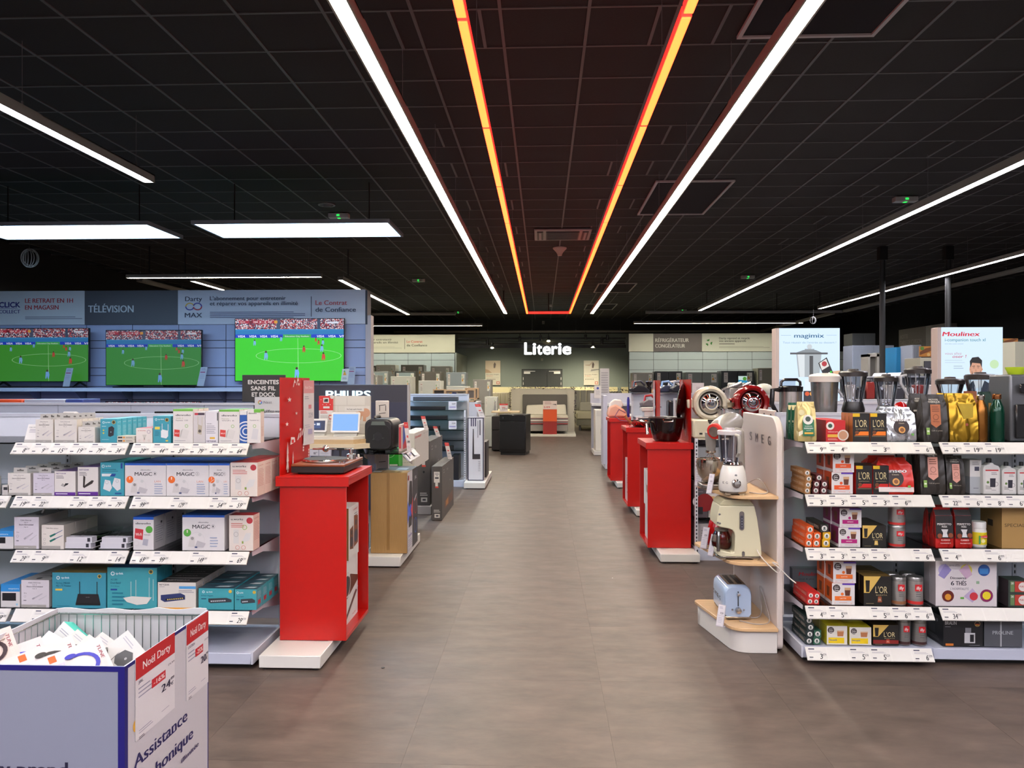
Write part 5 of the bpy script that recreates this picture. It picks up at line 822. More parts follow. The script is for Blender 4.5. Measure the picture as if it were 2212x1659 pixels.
b = B(); b.prism(rrect(0.235, 0.255, 0.055, 5, 0, 0.142), 'y', 0.03, 0.38, bk); b.prism(rrect(0.215, 0.235, 0.05, 5, 0, 0.142), 'y', 0.0, 0.03, bk); b.make('cabinet', t, bev=0.006, seg=2)
b = B(); b.prism(rrect(0.18, 0.19, 0.05, 5, 0, 0.13), 'y', -0.004, 0.0, M('#0d0c0c', 0.7)); b.lathe([(0.035, -0.008), (0.02, -0.004), (0, -0.002)], '#08080a', 0, 0, 20, 'y', cz=0.13); b.make('grille', t)
b = B(); b.deco((-0.05, -0.005, 0.115), (0.1, 0, 0), (0, 0, 0.035), [T('JBL', 0.05, 0.95, 0, 0.95, '#2e3530', 0.02)], eps=0.002); b.make('lettering', t)
B().prism([(-0.06, 0.222), (0.06, 0.222), (0.05, 0.252), (-0.05, 0.252)], 'y', -0.006, 0.0, M('#5a635c', 0.25)).make('control_recess', t)
B().tube([(-0.05, 0.1, 0.27), (-0.05, 0.12, 0.285), (-0.05, 0.27, 0.285), (-0.05, 0.29, 0.27)], 0.012, '#241a18').make('handle', t)
for x in (-0.07, 0.07): B().box(x-0.02, x+0.02, 0.04, 0.34, 0, 0.016, '#0b0b0b').make('foot', t)
pk = B(); pk.box(0, 0.022, 0.02, 0.3, 0, 0.22, M('#d8b9b4', 0.4)); o = pk.make('toy_carton', None, (-1.19, 6.3, 0.934), label='slim carton with blue and red picture beside the black party speaker', cat='box')
b = B(); b.deco((0, 0.02, 0), (0.022, 0, 0), (0, 0, 0.22), [R(0.1, 0.1, 0.9, 0.9, '#c8404a')]); b.deco((0.022, 0.02, 0), (0, 0.28, 0), (0, 0, 0.22), [R(0.03, 0.05, 0.97, 0.95, '#b8242a'), P([(0.1, 0.1), (0.6, 0.4), (0.9, 0.9), (0.3, 0.9)], '#2f5ab0'), R(0, 0, 0.25, 1, '#e0c8c4')]); b.make('side_print', o)
# green game box, projector box, tall tv cartons
def carton(name, label, x0, x1, y0, y1, z0, z1, c, fr=None, sd=None, tp=None, rz=0, cat='box', bev=0.002):
    o = B().box(0, x1-x0, 0, y1-y0, 0, z1-z0, c if not isinstance(c, str) else M(c, 0.42)).make(name, None, (x0, y0, z0), rz, label=label, cat=cat, bev=bev)
    b = B(); w, d, h = x1-x0, y1-y0, z1-z0
    if fr: b.deco((0, 0, 0), (w, 0, 0), (0, 0, h), fr, eps=0.0008)
    if sd: b.deco((w, 0, 0), (0, d, 0), (0, 0, h), sd, eps=0.0008)
    if tp: b.deco((0, 0, h), (w, 0, 0), (0, d, 0), tp, eps=0.0008)
    if b.v: b.make('carton_print', o)
    return o
def X2(a, c, y): return PX(a, y), PX(c, y)
x0, x1 = X2(818, 861, 6.9); carton('console_carton', 'bright green game console carton above the big kraft carton', x0, x1, 6.9, 7.1, 0.73, 0.9, '#159a1e', [P([(0.05, 0.8), (0.5, 0.95), (0.9, 0.9), (0.95, 0.85), (0.6, 0.6), (0.1, 0.55)], '#0f7a16'), O(0.55, 0.85, 0.3, '#bfe0b0', 0.06), R(0, 0, 0.4, 0.45, '#8ab88f'), R(0.55, 0.06, 0.95, 0.2, '#e2ece2')])
carton('console_support_carton', 'pale carton carrying the green console carton', x0, x1, 6.92, 7.1, 0.0, 0.728, '#d9d4cf', [L(0.1, 0.9, 0.7, 3, 0.03, '#b8303a')])
x0, x1 = X2(863, 895, 7.1); carton('projector_carton', 'white carton with red lettering and torn top edge beyond the party speaker', x0, x1, 7.1, 8.0, 0.7, 1.03, '#d8d3cc', [T('FREE', 0.15, 0.8, 0.17, 0.015, '#66666c'), L(0.15, 0.5, 0.9, 1, 0.02, '#66666c')], [T('SHARP', 0.05, 0.45, 0.84, 0.07, '#cc3a2a', 0.012, 0.1), T('40" FHD', 0.6, 0.95, 0.88, 0.035, '#8a8a90')], [L(0, 0.5, 1, 1, 0.05, '#b8b2aa')])
tags_ = lambda u, v: [R(u, v, u+0.55, v+0.2, '#ddd8d0'), L(u+0.08, v+0.17, u+0.5, 2, 0.02, '#44444a'), R(u+0.1, v+0.07, u+0.45, v+0.1, '#3a3a40'), T('9', u+0.25, u+0.33, v+0.115, 0.03, '#33333a', 0.01)]
sx0, sx1 = x0, x1
for i, (p0, p1, yf, zt, zb, s) in enumerate([(902, 929, 8.75, 0.83, 0.1, 'taller one with an oval hand hole'), (932.5, 955, 8.33, 0.59, 0.002, 'shorter one standing on the floor')]):
    x0, x1 = X2(p0, p1, yf)
    carton('television_carton', 'tall dark grey flat television carton, %s' % s, x0, x1, yf, yf+1.08, zb, zt, M('#4b4744', 0.45, kind='cardboard'), tags_(0.22, 0.7)+[R(0.35, 0.63, 0.6, 0.7, '#d8d3ca'), R(0.35, 0.6, 0.65, 0.63, '#c8483a'), L(0.2, 0.18, 0.8, 2, 0.03, '#c9c4bc', 0.5), R(0.28, 0.05, 0.78, 0.12, '#d8d3ca'), R(0.4, 0.07, 0.66, 0.1, '#44444a')]+([E(0.5, 0.52, 0.016, '#0b0b0b', 0.018)] if i == 0 else []), [L(0.1, 0.9, 0.2, 2, 0.05, '#8a8680'), T('TCL', 0.35, 0.5, 0.85, 0.04, '#a9a49c', 0.01), P([(0.2, 0.15), (0.9, 0.15), (0.9, 0.35), (0.2, 0.3)], '#6a4436'), P([(0.3, 0.18), (0.5, 0.18), (0.5, 0.3), (0.3, 0.28)], '#b87a3a'), T('JBL', 0.6, 0.7, 0.6, 0.03, '#a9a49c')])
x0, x1 = X2(902, 931, 8.7); b = B(); b.box(x0-0.4, x1, 8.7, 9.9, 0.0, 0.095, M('#b9b5b2', 0.4)); b.make('display_plinth', None, label='grey plinth under the taller dark television carton', cat='plinth', bev=0.003)
B().box(sx0, sx1-0.12, 7.15, 7.9, 0, 0.698, M('#8a8c92', 0.5)).make('display_block', None, label='grey block under the white projector carton', cat='plinth')
# price flags: clear strips with red heads standing on cartons
def flag(label, px, py0, z0, y, wpx=11, lean=0.12):
    x = PX(px, y); z1 = PZ(py0, y, px); w = wpx*y/F
    t = thing('price_flag', label, 'price sign', (x, y, z0)); h = z1-z0
    b = B(); b.hexa([(0, 0, 0), (w, 0, 0), (w, 0.002, 0), (0, 0.002, 0), (-w*0.9*(lean > 0)+0, 0, h), (w-w*0.9*(lean > 0), 0, h), (w-w*0.9*(lean > 0), 0.002, h), (-w*0.9*(lean > 0), 0.002, h)], M('#e2d8d4', 0.3)); b.make('card', t)
    k = -w*0.9 if lean > 0 else 0
    b = B(); b.deco((0, 0, 0), (w, 0, 0), (k, 0, h), [R(0, 0, 1, 1, '#e2d8d4'), R(0, 0.8, 1, 1, '#cf3a36'), L(0.2, 0.9, 0.8, 1, 0.04, '#f0d8d4'), R(0.3, 0.48, 0.7, 0.56, '#cf5a56'), T('199', 0.35, 0.9, 0.3, 0.09, '#44444a', 0.01), L(0.15, 0.18, 0.7, 2, 0.05, '#a9a4a8')], eps=0.001); b.make('card_print', t)
for a in [('slim leaning price flag on the white projector carton', 917, 899, 1.032, 7.6), ('slim leaning price flag on the taller dark television carton', 943, 921, 0.832, 9.5), ('slim leaning price flag on the shorter dark television carton', 968, 956, 0.592, 9.1), ('leaning price flag beside the soundbar carton', 1036, 873, 1.0, 11.12), ('leaning price flag against the slim red and blue carton', 880, 912, 0.934, 6.25)]: flag(*a[:5], wpx=9 if 'soundbar' not in a[0] else 12)
# ---------------------------------------------------------------- smart display fixture beside it
t = thing('smart_display_fixture', 'white fixture with smart displays before a brick photo panel', 'display stand', (PX(665, 6.1), 6.1, 0)); W0 = PX(785, 6.1)-PX(665, 6.1)
b = B(); b.prism([(0, 0), (W0-0.08, 0), (W0, 0.12), (W0, 0.42), (0, 0.42)], 'z', 1.045, 1.065, M('#e6e0d2', 0.35)); b.make('white_top', t); b = B(); b.prism([(0, -0.01), (W0-0.08, -0.01), (W0+0.01, 0.12), (W0+0.01, 0.42), (0, 0.42)], 'z', 1.01, 1.045, M('#cdb084', 0.4, kind='wood')); b.make('beech_board', t)
b = B(); b.prism([(0, -0.02), (W0-0.07, -0.02), (W0+0.05, 0.12), (W0+0.05, 0.42), (0, 0.42)], 'z', 0.97, 1.01, M('#e0d0b0', 0.4)); b.make('cream_board', t)
pw = W0-0.02; b = B(); b.box(0, pw, 0.33, 0.36, 1.065, 1.39, M('#e8e2d8', 0.4)); b.make('photo_panel', t)
b = B(); br = []
for r_ in range(4):
    for c_ in range(3): br.append(R(max(0, c_*0.36-0.18*(r_ % 2)+0.01), r_*0.25+0.012, min(1, (c_+1)*0.36-0.18*(r_ % 2)-0.005), (r_+1)*0.25-0.012, '#ece7dc'))
ut = [P([(0.72, 0.58), (0.8, 0.6), (0.78, 0.38), (0.74, 0.36)], '#c99a78'), P([(0.78, 0.6), (0.86, 0.62), (0.82, 0.38), (0.78, 0.36)], '#bd8c68'), E(0.91, 0.56, 0.12, '#c8987a'), R(0.86, 0.34, 0.92, 0.52, '#c8987a'), R(0.5, 0.6, 0.88, 0.72, '#f2eee6'), T('Hey Google, appelle Alexandre', 0.54, 0.84, 0.64, 0.035, '#44444a', 0.008), R(0.1, 0.26, 0.34, 0.38, '#f2eee6')]
b.deco((0, 0.33, 1.065), (pw, 0, 0), (0, 0, 0.325), [R(0, 0, 1, 1, '#d9d3c8')]+br+ut, eps=0.0006); b.deco((pw, 0.33, 1.065), (0, 0.03, 0), (0, 0, 0.325), [R(0, 0, 1, 1, '#c9c2b8')]); b.make('panel_print', t)
b = B(); b.deco((0.0, 0.31, 1.18), (0.12, 0, 0), (0, 0, 0.21), [R(0, 0.42, 1, 1, '#d0302a'), R(0.3, 0.72, 0.7, 0.92, '#f0e8e0'), R(0.36, 0.76, 0.64, 0.88, '#33302e'), E(0.92, 0.96, 0.08, '#f0e8e0'), R(0.3, 0.5, 0.75, 0.58, '#f0e8e0'), R(0, 0, 1, 0.42, '#f0eae4'), L(0.1, 0.35, 0.6, 2, 0.05, '#c8483a', 0.5), L(0.1, 0.2, 0.7, 3, 0.04, '#a9a49c'), R(0.7, 0.06, 0.95, 0.24, '#c8483a'), R(0.74, 0.1, 0.91, 0.2, '#f0eae4')]+[E(0.15+0.13*k, 0.65 if k % 2 else 0.85, 0.015, '#f0e8e0') for k in range(6)], eps=0.001); b.make('promotion_sheet', t)
b = B(); b.box(0.0, 0.2, -0.03, -0.02, 0.915, 0.968, M('#8d8f9c', 0.4)); b.deco((0, -0.03, 0.915), (0.2, 0, 0), (0, 0, 0.053), [R(0.02, 0.06, 0.47, 0.94, '#c2c2ca'), R(0.51, 0.06, 0.97, 0.94, '#c2c2ca'), T('99', 0.28, 0.36, 0.2, 0.4, '#22222a', 0.01), T('€99', 0.37, 0.43, 0.45, 0.2, '#22222a'), L(0.55, 0.5, 0.9, 2, 0.15, '#9a9aa4')], eps=0.001); b.make('price_rail', t)
b = B(); b.box(0.1, W0-0.06, 0.0, 0.42, 0.3, 0.97, M('#3b3e4c', 0.5)); b.box(0.05, W0-0.05, 0.05, 0.42, 0, 0.3, M('#44485a', 0.5)); b.make('dark_back', t)
b = B(); b.prism([(0.03, 0.97), (0.3, 0.97), (0.42, 0.9), (0.42, 0.75)], 'x', W0-0.01, W0-0.004, M('#a9b0c4', 0.4)); b.make('bracket', t)
def sdisp(label, px0, px1, py0, py1, y, scr, em, rw, items=[]):
    x0, x1 = X2(px0, px1, y); w = x1-x0; h = PZ(py0, y, px0)-PZ(py1, y, px0); t = thing('smart_display', label, 'screen', (x0, y, 1.066))
    b = B(); b.prism([(0.0, 0), (0.05, 0), (0.085, 0.035), (0.03, 0.035)], 'x', w*0.1, w*0.9, M('#b9b8b0', 0.7, kind='fabric')); b.make('speaker_base', t)
    sh = [(0, 0.03), (w, 0.03), (w, 0.03+h), (0, 0.03+h)]; tl = 0.22
    def q(x, z, d): return (x, d+(z-0.03)*tl, z)
    b = B(); pts = rrect(w, h, 0.012, 3, w/2, 0.03+h/2); n = len(pts)
    b.add([q(a, c, 0) for a, c in pts]+[q(a, c, 0.012) for a, c in pts], [tuple(range(n-1, -1, -1)), tuple(range(n, 2*n))]+[(i, (i+1) % n, n+(i+1) % n, n+i) for i in range(n)], M('#efece6', 0.3)); b.make('bezel', t)
    b = B(); b.deco((0.014, 0.014*tl, 0.044), (w-0.028, 0, 0), (0, (h-0.028)*tl, h-0.028), [R(0, 0, 1, 1, M(scr, em=em))]+items, eps=0.0008); b.make('screen', t)
sdisp('large smart display with a plain light blue screen', 714, 776, 897, 940, 6.2, '#7fb4f5', 1.0, 1)
sdisp('small smart display with a dark blue card screen', 660, 705, 912, 940, 6.25, '#0c2a5c', 0.7, 1, [R(0.1, 0.2, 0.75, 0.8, M('#1c4684', em=0.8)), R(0.2, 0.55, 0.45, 0.65, M('#e8eef8', em=0.9)), R(0.52, 0.5, 0.7, 0.75, M('#dfe8f6', em=0.9))])
# dark hanging signs on the left
t = thing('department_sign', 'dark square sign for wireless speakers and docks', 'sign', (PX(523, 6.6), 6.6, PZ(868, 6.6, 523))); w = PX(616, 6.6)-PX(523, 6.6); h = PZ(809, 6.6)-PZ(868, 6.6)
B().box(0, w, 0, 0.02, 0, h, M('#33312f', 0.5)).make('sign_plate', t, bev=0.002)
b = B(); b.deco((0, 0, 0), (w, 0, 0), (0, 0, h), [T('ENCEINTES', 0.14, 0.85, 0.66, 0.155, '#eeeae4', 0.02), T('SANS FIL', 0.21, 0.78, 0.43, 0.155, '#eeeae4', 0.02), T('ET DOCK', 0.23, 0.77, 0.2, 0.155, '#eeeae4', 0.02)], eps=0.001); b.make('lettering', t)
b = B(); b.box(0.1, 0.12, 0.005, 0.015, -1.3, 0, M('#33312f', .5)); b.box(w-0.12, w-0.1, 0.005, 0.015, -1.3, 0, M('#33312f', .5)); b.make('sign_leg', t)
t = thing('brand_sign', 'white panel with coloured round letter beneath the dark speaker sign', 'sign', (PX(550, 6.35), 6.35, 1.06)); w = PX(640, 6.35)-PX(550, 6.35)
B().box(0, w, 0, 0.012, 0, PZ(858, 6.35)-1.06, M('#dcdcdc', 0.35)).make('sign_plate', t, bev=0.002)
h = PZ(858, 6.35)-1.06; b = B(); b.deco((0, 0, 0), (w, 0, 0), (0, 0, h), [P([(0.13+0.055*cos(a)*h/w*k_, 0.86+0.055*sin(a)*k_) for k_, a in ((1, a0), (1, a0+0.5), (1, a0+1.0), (1, a0+1.5), (0.6, a0+1.5), (0.6, a0+0.75), (0.6, a0))], c) for a0, c in ((0.7, '#dd4a3c'), (2.3, '#e8b83a'), (3.9, '#3f9a54'), (5.3, '#4a7ae0'))]+[T('Nest', 0.22, 0.42, 0.83, 0.07, '#66666c'), T('Simplifiez-vous', 0.1, 0.68, 0.6, 0.07, '#33333a', 0.008), T('la vie, visiblement', 0.1, 0.75, 0.48, 0.07, '#33333a', 0.008)], eps=0.001); b.make('lettering', t)
B().box(0.05, w-0.05, 0.005, 0.012, -1.06, 0, M('#c9c9cc')).make('sign_leg', t)
# lit black brand wall
t = thing('brand_wall', 'dark blue-grey brand wall with glowing white letters', 'display wall', (PX(672, 9.0), 9.0, 0)); w = PX(880, 9.0)-PX(672, 9.0); h = PZ(831, 9.0, 780)
B().box(0, w, 0, 0.08, 0, h, M('#3d3b45', 0.4, kind='panel')).make('wall_panel', t, bev=0.003); B().box(0, w, -0.01, 0, 0, h*0.86, M('#3a3a4e', 0.4)).make('lower_panel', t)
B().box(w, w+0.02, -0.01, 0.09, 0, h, M('#b9b6b8', 0.3)).make('edge_trim', t)
for ch, u0, u1 in zip('PHILIPS', [705, 724.5, 741, 751, 762, 770, 787], [722, 739.5, 747.5, 759.5, 767.5, 785, 802]):
    k0 = PX(672, 9.0); z0 = PZ(860, 9.0, 750); B().letter(ch, PX(u0, 9.0)-k0, PX(u1, 9.0)-k0, z0, (PZ(842.5, 9.0, 750)-z0)/0.76, -0.035, -0.02, M('#d6f0ff', em=1.6), 0.022).make('lit_letter', t)
# ================================================================ BEECH APPLIANCE STAND
beech = M('#d8b285', 0.35, kind='wood')
t = thing('appliance_stand', 'white appliance stand with three rounded beech shelves beside the coffee shelving', 'display stand', (0, 0, 0))
def arc(cx, cy, r, a0, a1, n=8): return [(cx+r*cos(a0+(a1-a0)*i/n), cy+r*sin(a0+(a1-a0)*i/n)) for i in range(n+1)]
b = B(); b.prism([(5.05, 0.0), (5.05, 1.31)]+[(y, z) for y, z in arc(4.43, 1.20, 0.11, pi/2, pi, 8)]+arc(4.36, 0.05, 0.04, pi, 1.5*pi, 5), 'x', 1.30, 1.335, M('#e2d6cf', 0.3)); b.make('side_panel', t, bev=0.006, seg=2)
b = B(); b.prism([(5.0, 0.2), (5.0, 1.29)]+[(y, z) for y, z in arc(4.46, 1.19, 0.1, pi/2, pi, 8)]+[(4.36, 0.2)], 'x', 1.3455, 1.35, M('#e8ded8', 0.1)); b.make('clear_guard', t)
b = B(); b.deco((1.3, 4.9, 1.12), (0, -0.5, 0), (0, 0, 0.12), [T(c, 0.05+0.26*k, 0.15+0.26*k, 0.2, 0.45, CH('#8f8a88', 0.3), 0.006) for k, c in enumerate('SMEG')], eps=0.0015); b.make('lettering', t)
shp = [(1.30, 4.29)]+arc(1.13, 4.39, 0.1, -pi/2, -pi*0.93, 6)+[(0.955, 4.78)]+arc(0.985, 4.82, 0.04, -pi*1.05, -pi*1.5, 4)+[(1.30, 4.87)]
for z in (0.143, 0.506, 0.874): B().prism(shp[::-1], 'z', z-0.018, z, beech).make('beech_shelf', t, bev=0.002)
b = B(); b.prism([(x+0.02*(1.3-x > 0.02), y+0.02*(y < 4.5)) for x, y in shp][::-1], 'z', 0.0, 0.125, M('#e6e1da', 0.35)); b.make('base_box', t, bev=0.003)
B().box(1.2, 1.3, 4.87, 4.885, 0.0, 0.86, M('#ded6d0', 0.35)).make('back_rib', t)
# toaster
t = thing('toaster', 'pale blue two-slot toaster on the lowest beech shelf', 'toaster', (1.037, 4.44, 0.143)); pb = M('#a9bcd6', 0.12)
b = B(); sec = []
W_, H_, Ld = 0.16, 0.175, 0.3
def rr2(w, h, rt, z0): 
    p = [(-w/2+0.012, z0), (w/2-0.012, z0), (w/2, z0+0.015)]+[(w/2-rt+rt*cos(a), z0+h-rt+rt*sin(a)) for a in [pi/2*i/6 for i in range(7)]]+[(-w/2+rt+rt*cos(a), z0+h-rt+rt*sin(a)) for a in [pi/2+pi/2*i/6 for i in range(7)]]+[(-w/2, z0+0.015)]
    return p
rings = []
for y, k in ((0, 0.9), (0.01, 0.97), (0.035, 1.0), (Ld-0.035, 1.0), (Ld-0.01, 0.97), (Ld, 0.9)):
    rings.append([(W_/2+x*k, y, 0.02+(z-0.02)*(0.5+0.5*k)) for x, z in rr2(W_, H_, 0.05, 0.02)])
vs = [v for r in rings for v in r]; n = len(rings[0]); fs = [tuple(range(n)), tuple((5*n+i) for i in range(n-1, -1, -1))]
for j in range(5):
    for i in range(n): fs.append((j*n+i, (j+1)*n+i, (j+1)*n+(i+1) % n, j*n+(i+1) % n))
b.add(vs, fs, pb); b.make('body', t)
b = B(); b.prism([(0.028, 0.04), (0.132, 0.04), (0.132, 0.265), (0.028, 0.265)], 'z', H_+0.0195, H_+0.0215, CH('#c9b9a4', 0.2)); tp = b.make('top_plate', t, bev=0.001)
for x in (0.045, 0.09): B().box(x, x+0.026, 0.055, 0.25, H_+0.0216, H_+0.0225, '#1a1412').make('slot', tp)
b = B(); b.box(0.01, 0.15, -0.002, 0.302, 0.008, 0.022, CH('#b8b0a4', 0.25)); b.make('base_trim', t, bev=0.004)
for x in (0.03, 0.13):
    for y in (0.03, 0.27): B().lathe([(0.012, 0), (0.014, 0.01)], CH('#8f8a82', 0.3), x, y, 10).make('foot', t)
b = B(); b.box(0.077, 0.083, -0.0015, 0.0, 0.08, 0.165, '#0e0e10'); b.lathe([(0.0, -0.02), (0.009, -0.018), (0.009, 0.0)], CH(), 0.08, 0, 12, 'y', cz=0.15); b.make('lever', t)
b = B(); b.lathe([(0.0, -0.022), (0.016, -0.02), (0.018, 0.0)], CH('#b8b4b0', 0.2), 0.08, 0, 20, 'y', cz=0.058); b.make('dial', t)
for x in (0.048, 0.112): B().lathe([(0.0, -0.004), (0.005, -0.003), (0.006, 0.002)], CH('#9a9a9c', 0.3), x, 0, 10, 'y', cz=0.06).make('button', t)
b = B(); b.deco((0.0, 0.27, 0.08), (0, -0.22, 0), (0, 0, 0.05), [T(c, 0.02+0.25*k, 0.16+0.25*k, 0.25, 0.5, CH('#66666c', 0.25), 0.01) for k, c in enumerate('SMEG')], eps=0.002); b.make('lettering', t)
# coffee maker
t = thing('drip_coffee_maker', 'cream retro drip coffee maker on the middle beech shelf', 'coffee machine', (PX(1548, 4.36), 4.36, 0.506)); cr = M('#d8d3b4', 0.14); Sx = 0.25/785; Sz = 0.325/1010
q_ = lambda pts: [((x-565)*Sx, (1362-y)*Sz+0.012) for x, y in pts]
out = [(575, 1310), (568, 1210), (640, 1235), (840, 1280), (868, 1265), (884, 1200), (886, 980), (872, 920), (840, 880), (780, 856), (640, 832), (580, 812), (574, 720), (584, 620), (604, 530), (625, 455)]
upr = [(640, 420), (668, 385), (710, 352), (1130, 350), (1180, 392), (1215, 440)]
rt = [(1240, 520), (1275, 680), (1300, 850), (1325, 1020), (1345, 1180), (1352, 1310), (1300, 1345), (640, 1345)]
b = B(); b.prism(q_(out+[(1222, 455)]+rt)[::-1], 'y', 0, 0.19, cr); b.make('body', t, bev=0.012, seg=3)
b = B(); b.prism(q_([(627, 452)]+upr+[(1220, 452)])[::-1], 'y', 0.004, 0.186, M('#b9b394', 0.14)); b.make('lid', t, bev=0.01, seg=3)
b = B(); b.prism(q_([(600, 1372), (590, 1340), (1340, 1340), (1330, 1376)])[::-1], 'y', -0.002, 0.192, CH('#8a8680', 0.25)); b.make('base_trim', t, bev=0.002)
for x0 in (610, 1180):
    b = B(); b.prism(q_([(x0, 1372), (x0+30, 1399), (x0+90, 1399), (x0+130, 1372)])[::-1], 'y', 0.0, 0.03, CH('#cfc0a4', 0.2)); b.make('foot', t)
b = B(); cx, hh = (1003-565)*Sx, 0.106; z0 = (1362-880)*Sz+0.012
b.prism([(cx+x, z0+hh/2+z) for x, z in [(p[0], p[1]) for p in rrect(0.026, hh, 0.0125, 4)]], 'y', -0.004, 0.002, CH('#a9a7a8', 0.15)); b.prism([(cx+x, z0+hh/2-0.008+z) for x, z in rrect(0.016, hh-0.03, 0.007, 4)], 'y', -0.0055, -0.004, '#3a3a44')
for k in range(4): b.ball((cx, -0.006, z0+0.02+0.015*k), 0.0022, '#c9c9d4', 8, 5)
b.make('water_gauge', t)
b = B(); b.prism([((1030-565)*Sx+x, (1362-1290)*Sz+0.012+z) for x, z in rrect(0.015, 0.027, 0.007, 4)], 'y', -0.004, 0.002, CH('#9a9896', 0.2)); b.make('switch', t)
for x, z in ((615, 605), (622, 762), (586, 750)): B().lathe([(0, -0.003), (0.006, -0.002), (0.006, 0.002)], CH('#8a8a8c', 0.3), (x-565)*Sx, 0, 10, 'y', cz=(1362-z)*Sz+0.012).make('button', t)
b = B(); b.lathe([(0.045, 0.045), (0.055, 0.06), (0.058, 0.09), (0.045, 0.13), (0.035, 0.15)], GL('#d8d0c4'), 0.05, 0.1, 24, cz=0.0); b.lathe([(0.044, 0.047), (0.054, 0.062), (0.056, 0.085), (0, 0.085)], M('#7a1418', 0.2), 0.05, 0.1, 20); b.lathe([(0.038, 0.146), (0.04, 0.158), (0, 0.162)], M('#77756c', 0.3), 0.05, 0.1, 20); b.make('glass_carafe', t)
b = B(); b.tube([(0.03, 0.02, 0.15), (0.012, 0.0, 0.152), (0.008, -0.006, 0.13), (0.008, -0.006, 0.05)], [0.008, 0.011, 0.011, 0.01], CH('#8f8d8c', 0.12), 10); b.make('carafe_handle', t)
def cord(label, pts, r=0.0032, c='#c9bfb6'):
    P_ = [Vector(p) for p in pts]; o = []
    for i in range(len(P_)-1):
        p0, p1, p2, p3 = P_[max(i-1, 0)], P_[i], P_[i+1], P_[min(i+2, len(P_)-1)]
        for k in range(6):
            u = k/6; o.append(0.5*((2*p1)+(p2-p0)*u+(2*p0-5*p1+4*p2-p3)*u*u+(3*p1-p0-3*p2+p3)*u**3))
    o.append(P_[-1]); B().tube(o, r, M(c, 0.4), 6).make('power_cord', None, label=label, cat='cable')
cord('white cord looping out of the coffee maker over the shelf edge', [(1.19, 4.4, 0.6), (1.21, 4.33, 0.54), (1.25, 4.27, 0.49), (1.29, 4.25, 0.46), (1.295, 4.25, 0.5), (1.26, 4.27, 0.515), (1.3, 4.25, 0.48), (1.34, 4.23, 0.44), (1.365, 4.2, 0.42)], c='#d8cfc8')
cord('grey cord lying on the lowest beech shelf beside the toaster', [(1.15, 4.5, 0.16), (1.22, 4.47, 0.15), (1.27, 4.52, 0.17), (1.285, 4.6, 0.3), (1.29, 4.5, 0.22), (1.28, 4.4, 0.15), (1.2, 4.36, 0.147), (1.12, 4.42, 0.147)], c='#a39a94')
cord('grey cord behind the white blender on the top beech shelf', [(1.17, 4.4, 0.88), (1.24, 4.36, 0.878), (1.285, 4.45, 0.885), (1.28, 4.6, 0.93), (1.25, 4.7, 0.9), (1.2, 4.66, 0.88)], c='#a39a94')
# white blender
def jug(t, r0, r1, z0, z1, mat, ribs=8, lid='#2a2422', lidr=None, cx=0, cy=0, handle=None, hc='#a9a59c', spout=False):
    b = B(); n = 32; vs = []
    for z, r in ((z0, r0), (z0+(z1-z0)*0.5, r0+(r1-r0)*0.6), (z1, r1)):
        for i in range(n): rr = r*(1-0.05*(1 if (i*ribs//n*2+i) % 4 == 0 else 0)); vs.append((cx+rr*cos(2*pi*i/n), cy+rr*sin(2*pi*i/n), z))
    fs = [(j*n+i, j*n+(i+1) % n, (j+1)*n+(i+1) % n, (j+1)*n+i) for j in range(2) for i in range(n)]
    b.add(vs, fs, mat)
    for k in range(ribs): a = 2*pi*k/ribs+0.2; b.tube([(cx+r0*0.98*cos(a), cy+r0*0.98*sin(a), z0), (cx+r1*0.99*cos(a), cy+r1*0.99*sin(a), z1)], 0.0035, M('#c9ccd2', 0.1, 0.5, kind='film'), 5)
    b.lathe([(r1*0.99, z1-0.006), (r1*1.02, z1), (r1*0.98, z1)], M('#dfe2e6', 0.1), cx, cy, 28); b.make('glass_jug', t)
    if lid: lr = lidr or r1*1.04; B().lathe([(lr, z1-0.012), (lr, z1+0.012), (lr*0.9, z1+0.02), (lr*0.4, z1+0.024), (lr*0.36, z1+0.034), (0, z1+0.036)], M(lid, 0.3), cx, cy, 28).make('jug_lid', t)
    if handle: B().tube([(cx+handle*r1*0.95, cy-0.01, z1-0.02), (cx+handle*(r1+0.035), cy-0.015, z1-0.03), (cx+handle*(r1+0.035), cy-0.015, z1-0.07), (cx+handle*(r0+0.015), cy-0.01, z0+0.03)], [0.008, 0.01, 0.01, 0.007], hc if not isinstance(hc, str) else M(hc, 0.3), 8).make('jug_handle', t)
    B().lathe([(0.02, z0+0.005), (0.018, z0+0.012), (0.006, z0+0.016), (0.004, z0+0.03), (0, z0+0.031)], CH('#b9b9bd', 0.2), cx, cy, 12).box(cx-0.028, cx+0.028, cy-0.004, cy+0.004, z0+0.018, z0+0.021, CH('#c9c9cd', 0.15)).make('blade', t)
t = thing('blender', 'white retro blender with ribbed clear jug on the top beech shelf', 'blender', (PX(1583, 4.38), 4.38, 0.874)); wh = M('#e9e6e0', 0.12)
B().lathe([(0.074, 0.018), (0.079, 0.03), (0.077, 0.075), (0.068, 0.13), (0.058, 0.158), (0.05, 0.165)], wh, seg=36).make('motor_base', t)
B().lathe([(0.072, 0.01), (0.076, 0.02), (0.072, 0.022)], CH('#a8a29a', 0.2), seg=30).make('base_ring', t)
for a in (-2.3, -0.85, 0.8, 2.3): B().box(-0.014, 0.014, -0.01, 0.01, 0, 0.016, CH('#cfc0a0', 0.2)).make('foot', t, (0.058*cos(a), 0.058*sin(a), 0))
B().lathe([(0.0, -0.032), (0.016, -0.03), (0.017, -0.014), (0.024, -0.01), (0.025, 0.004)], CH('#b5b2b0', 0.15), 0, -0.076, 24, 'y', cz=0.068).make('control_knob', t)
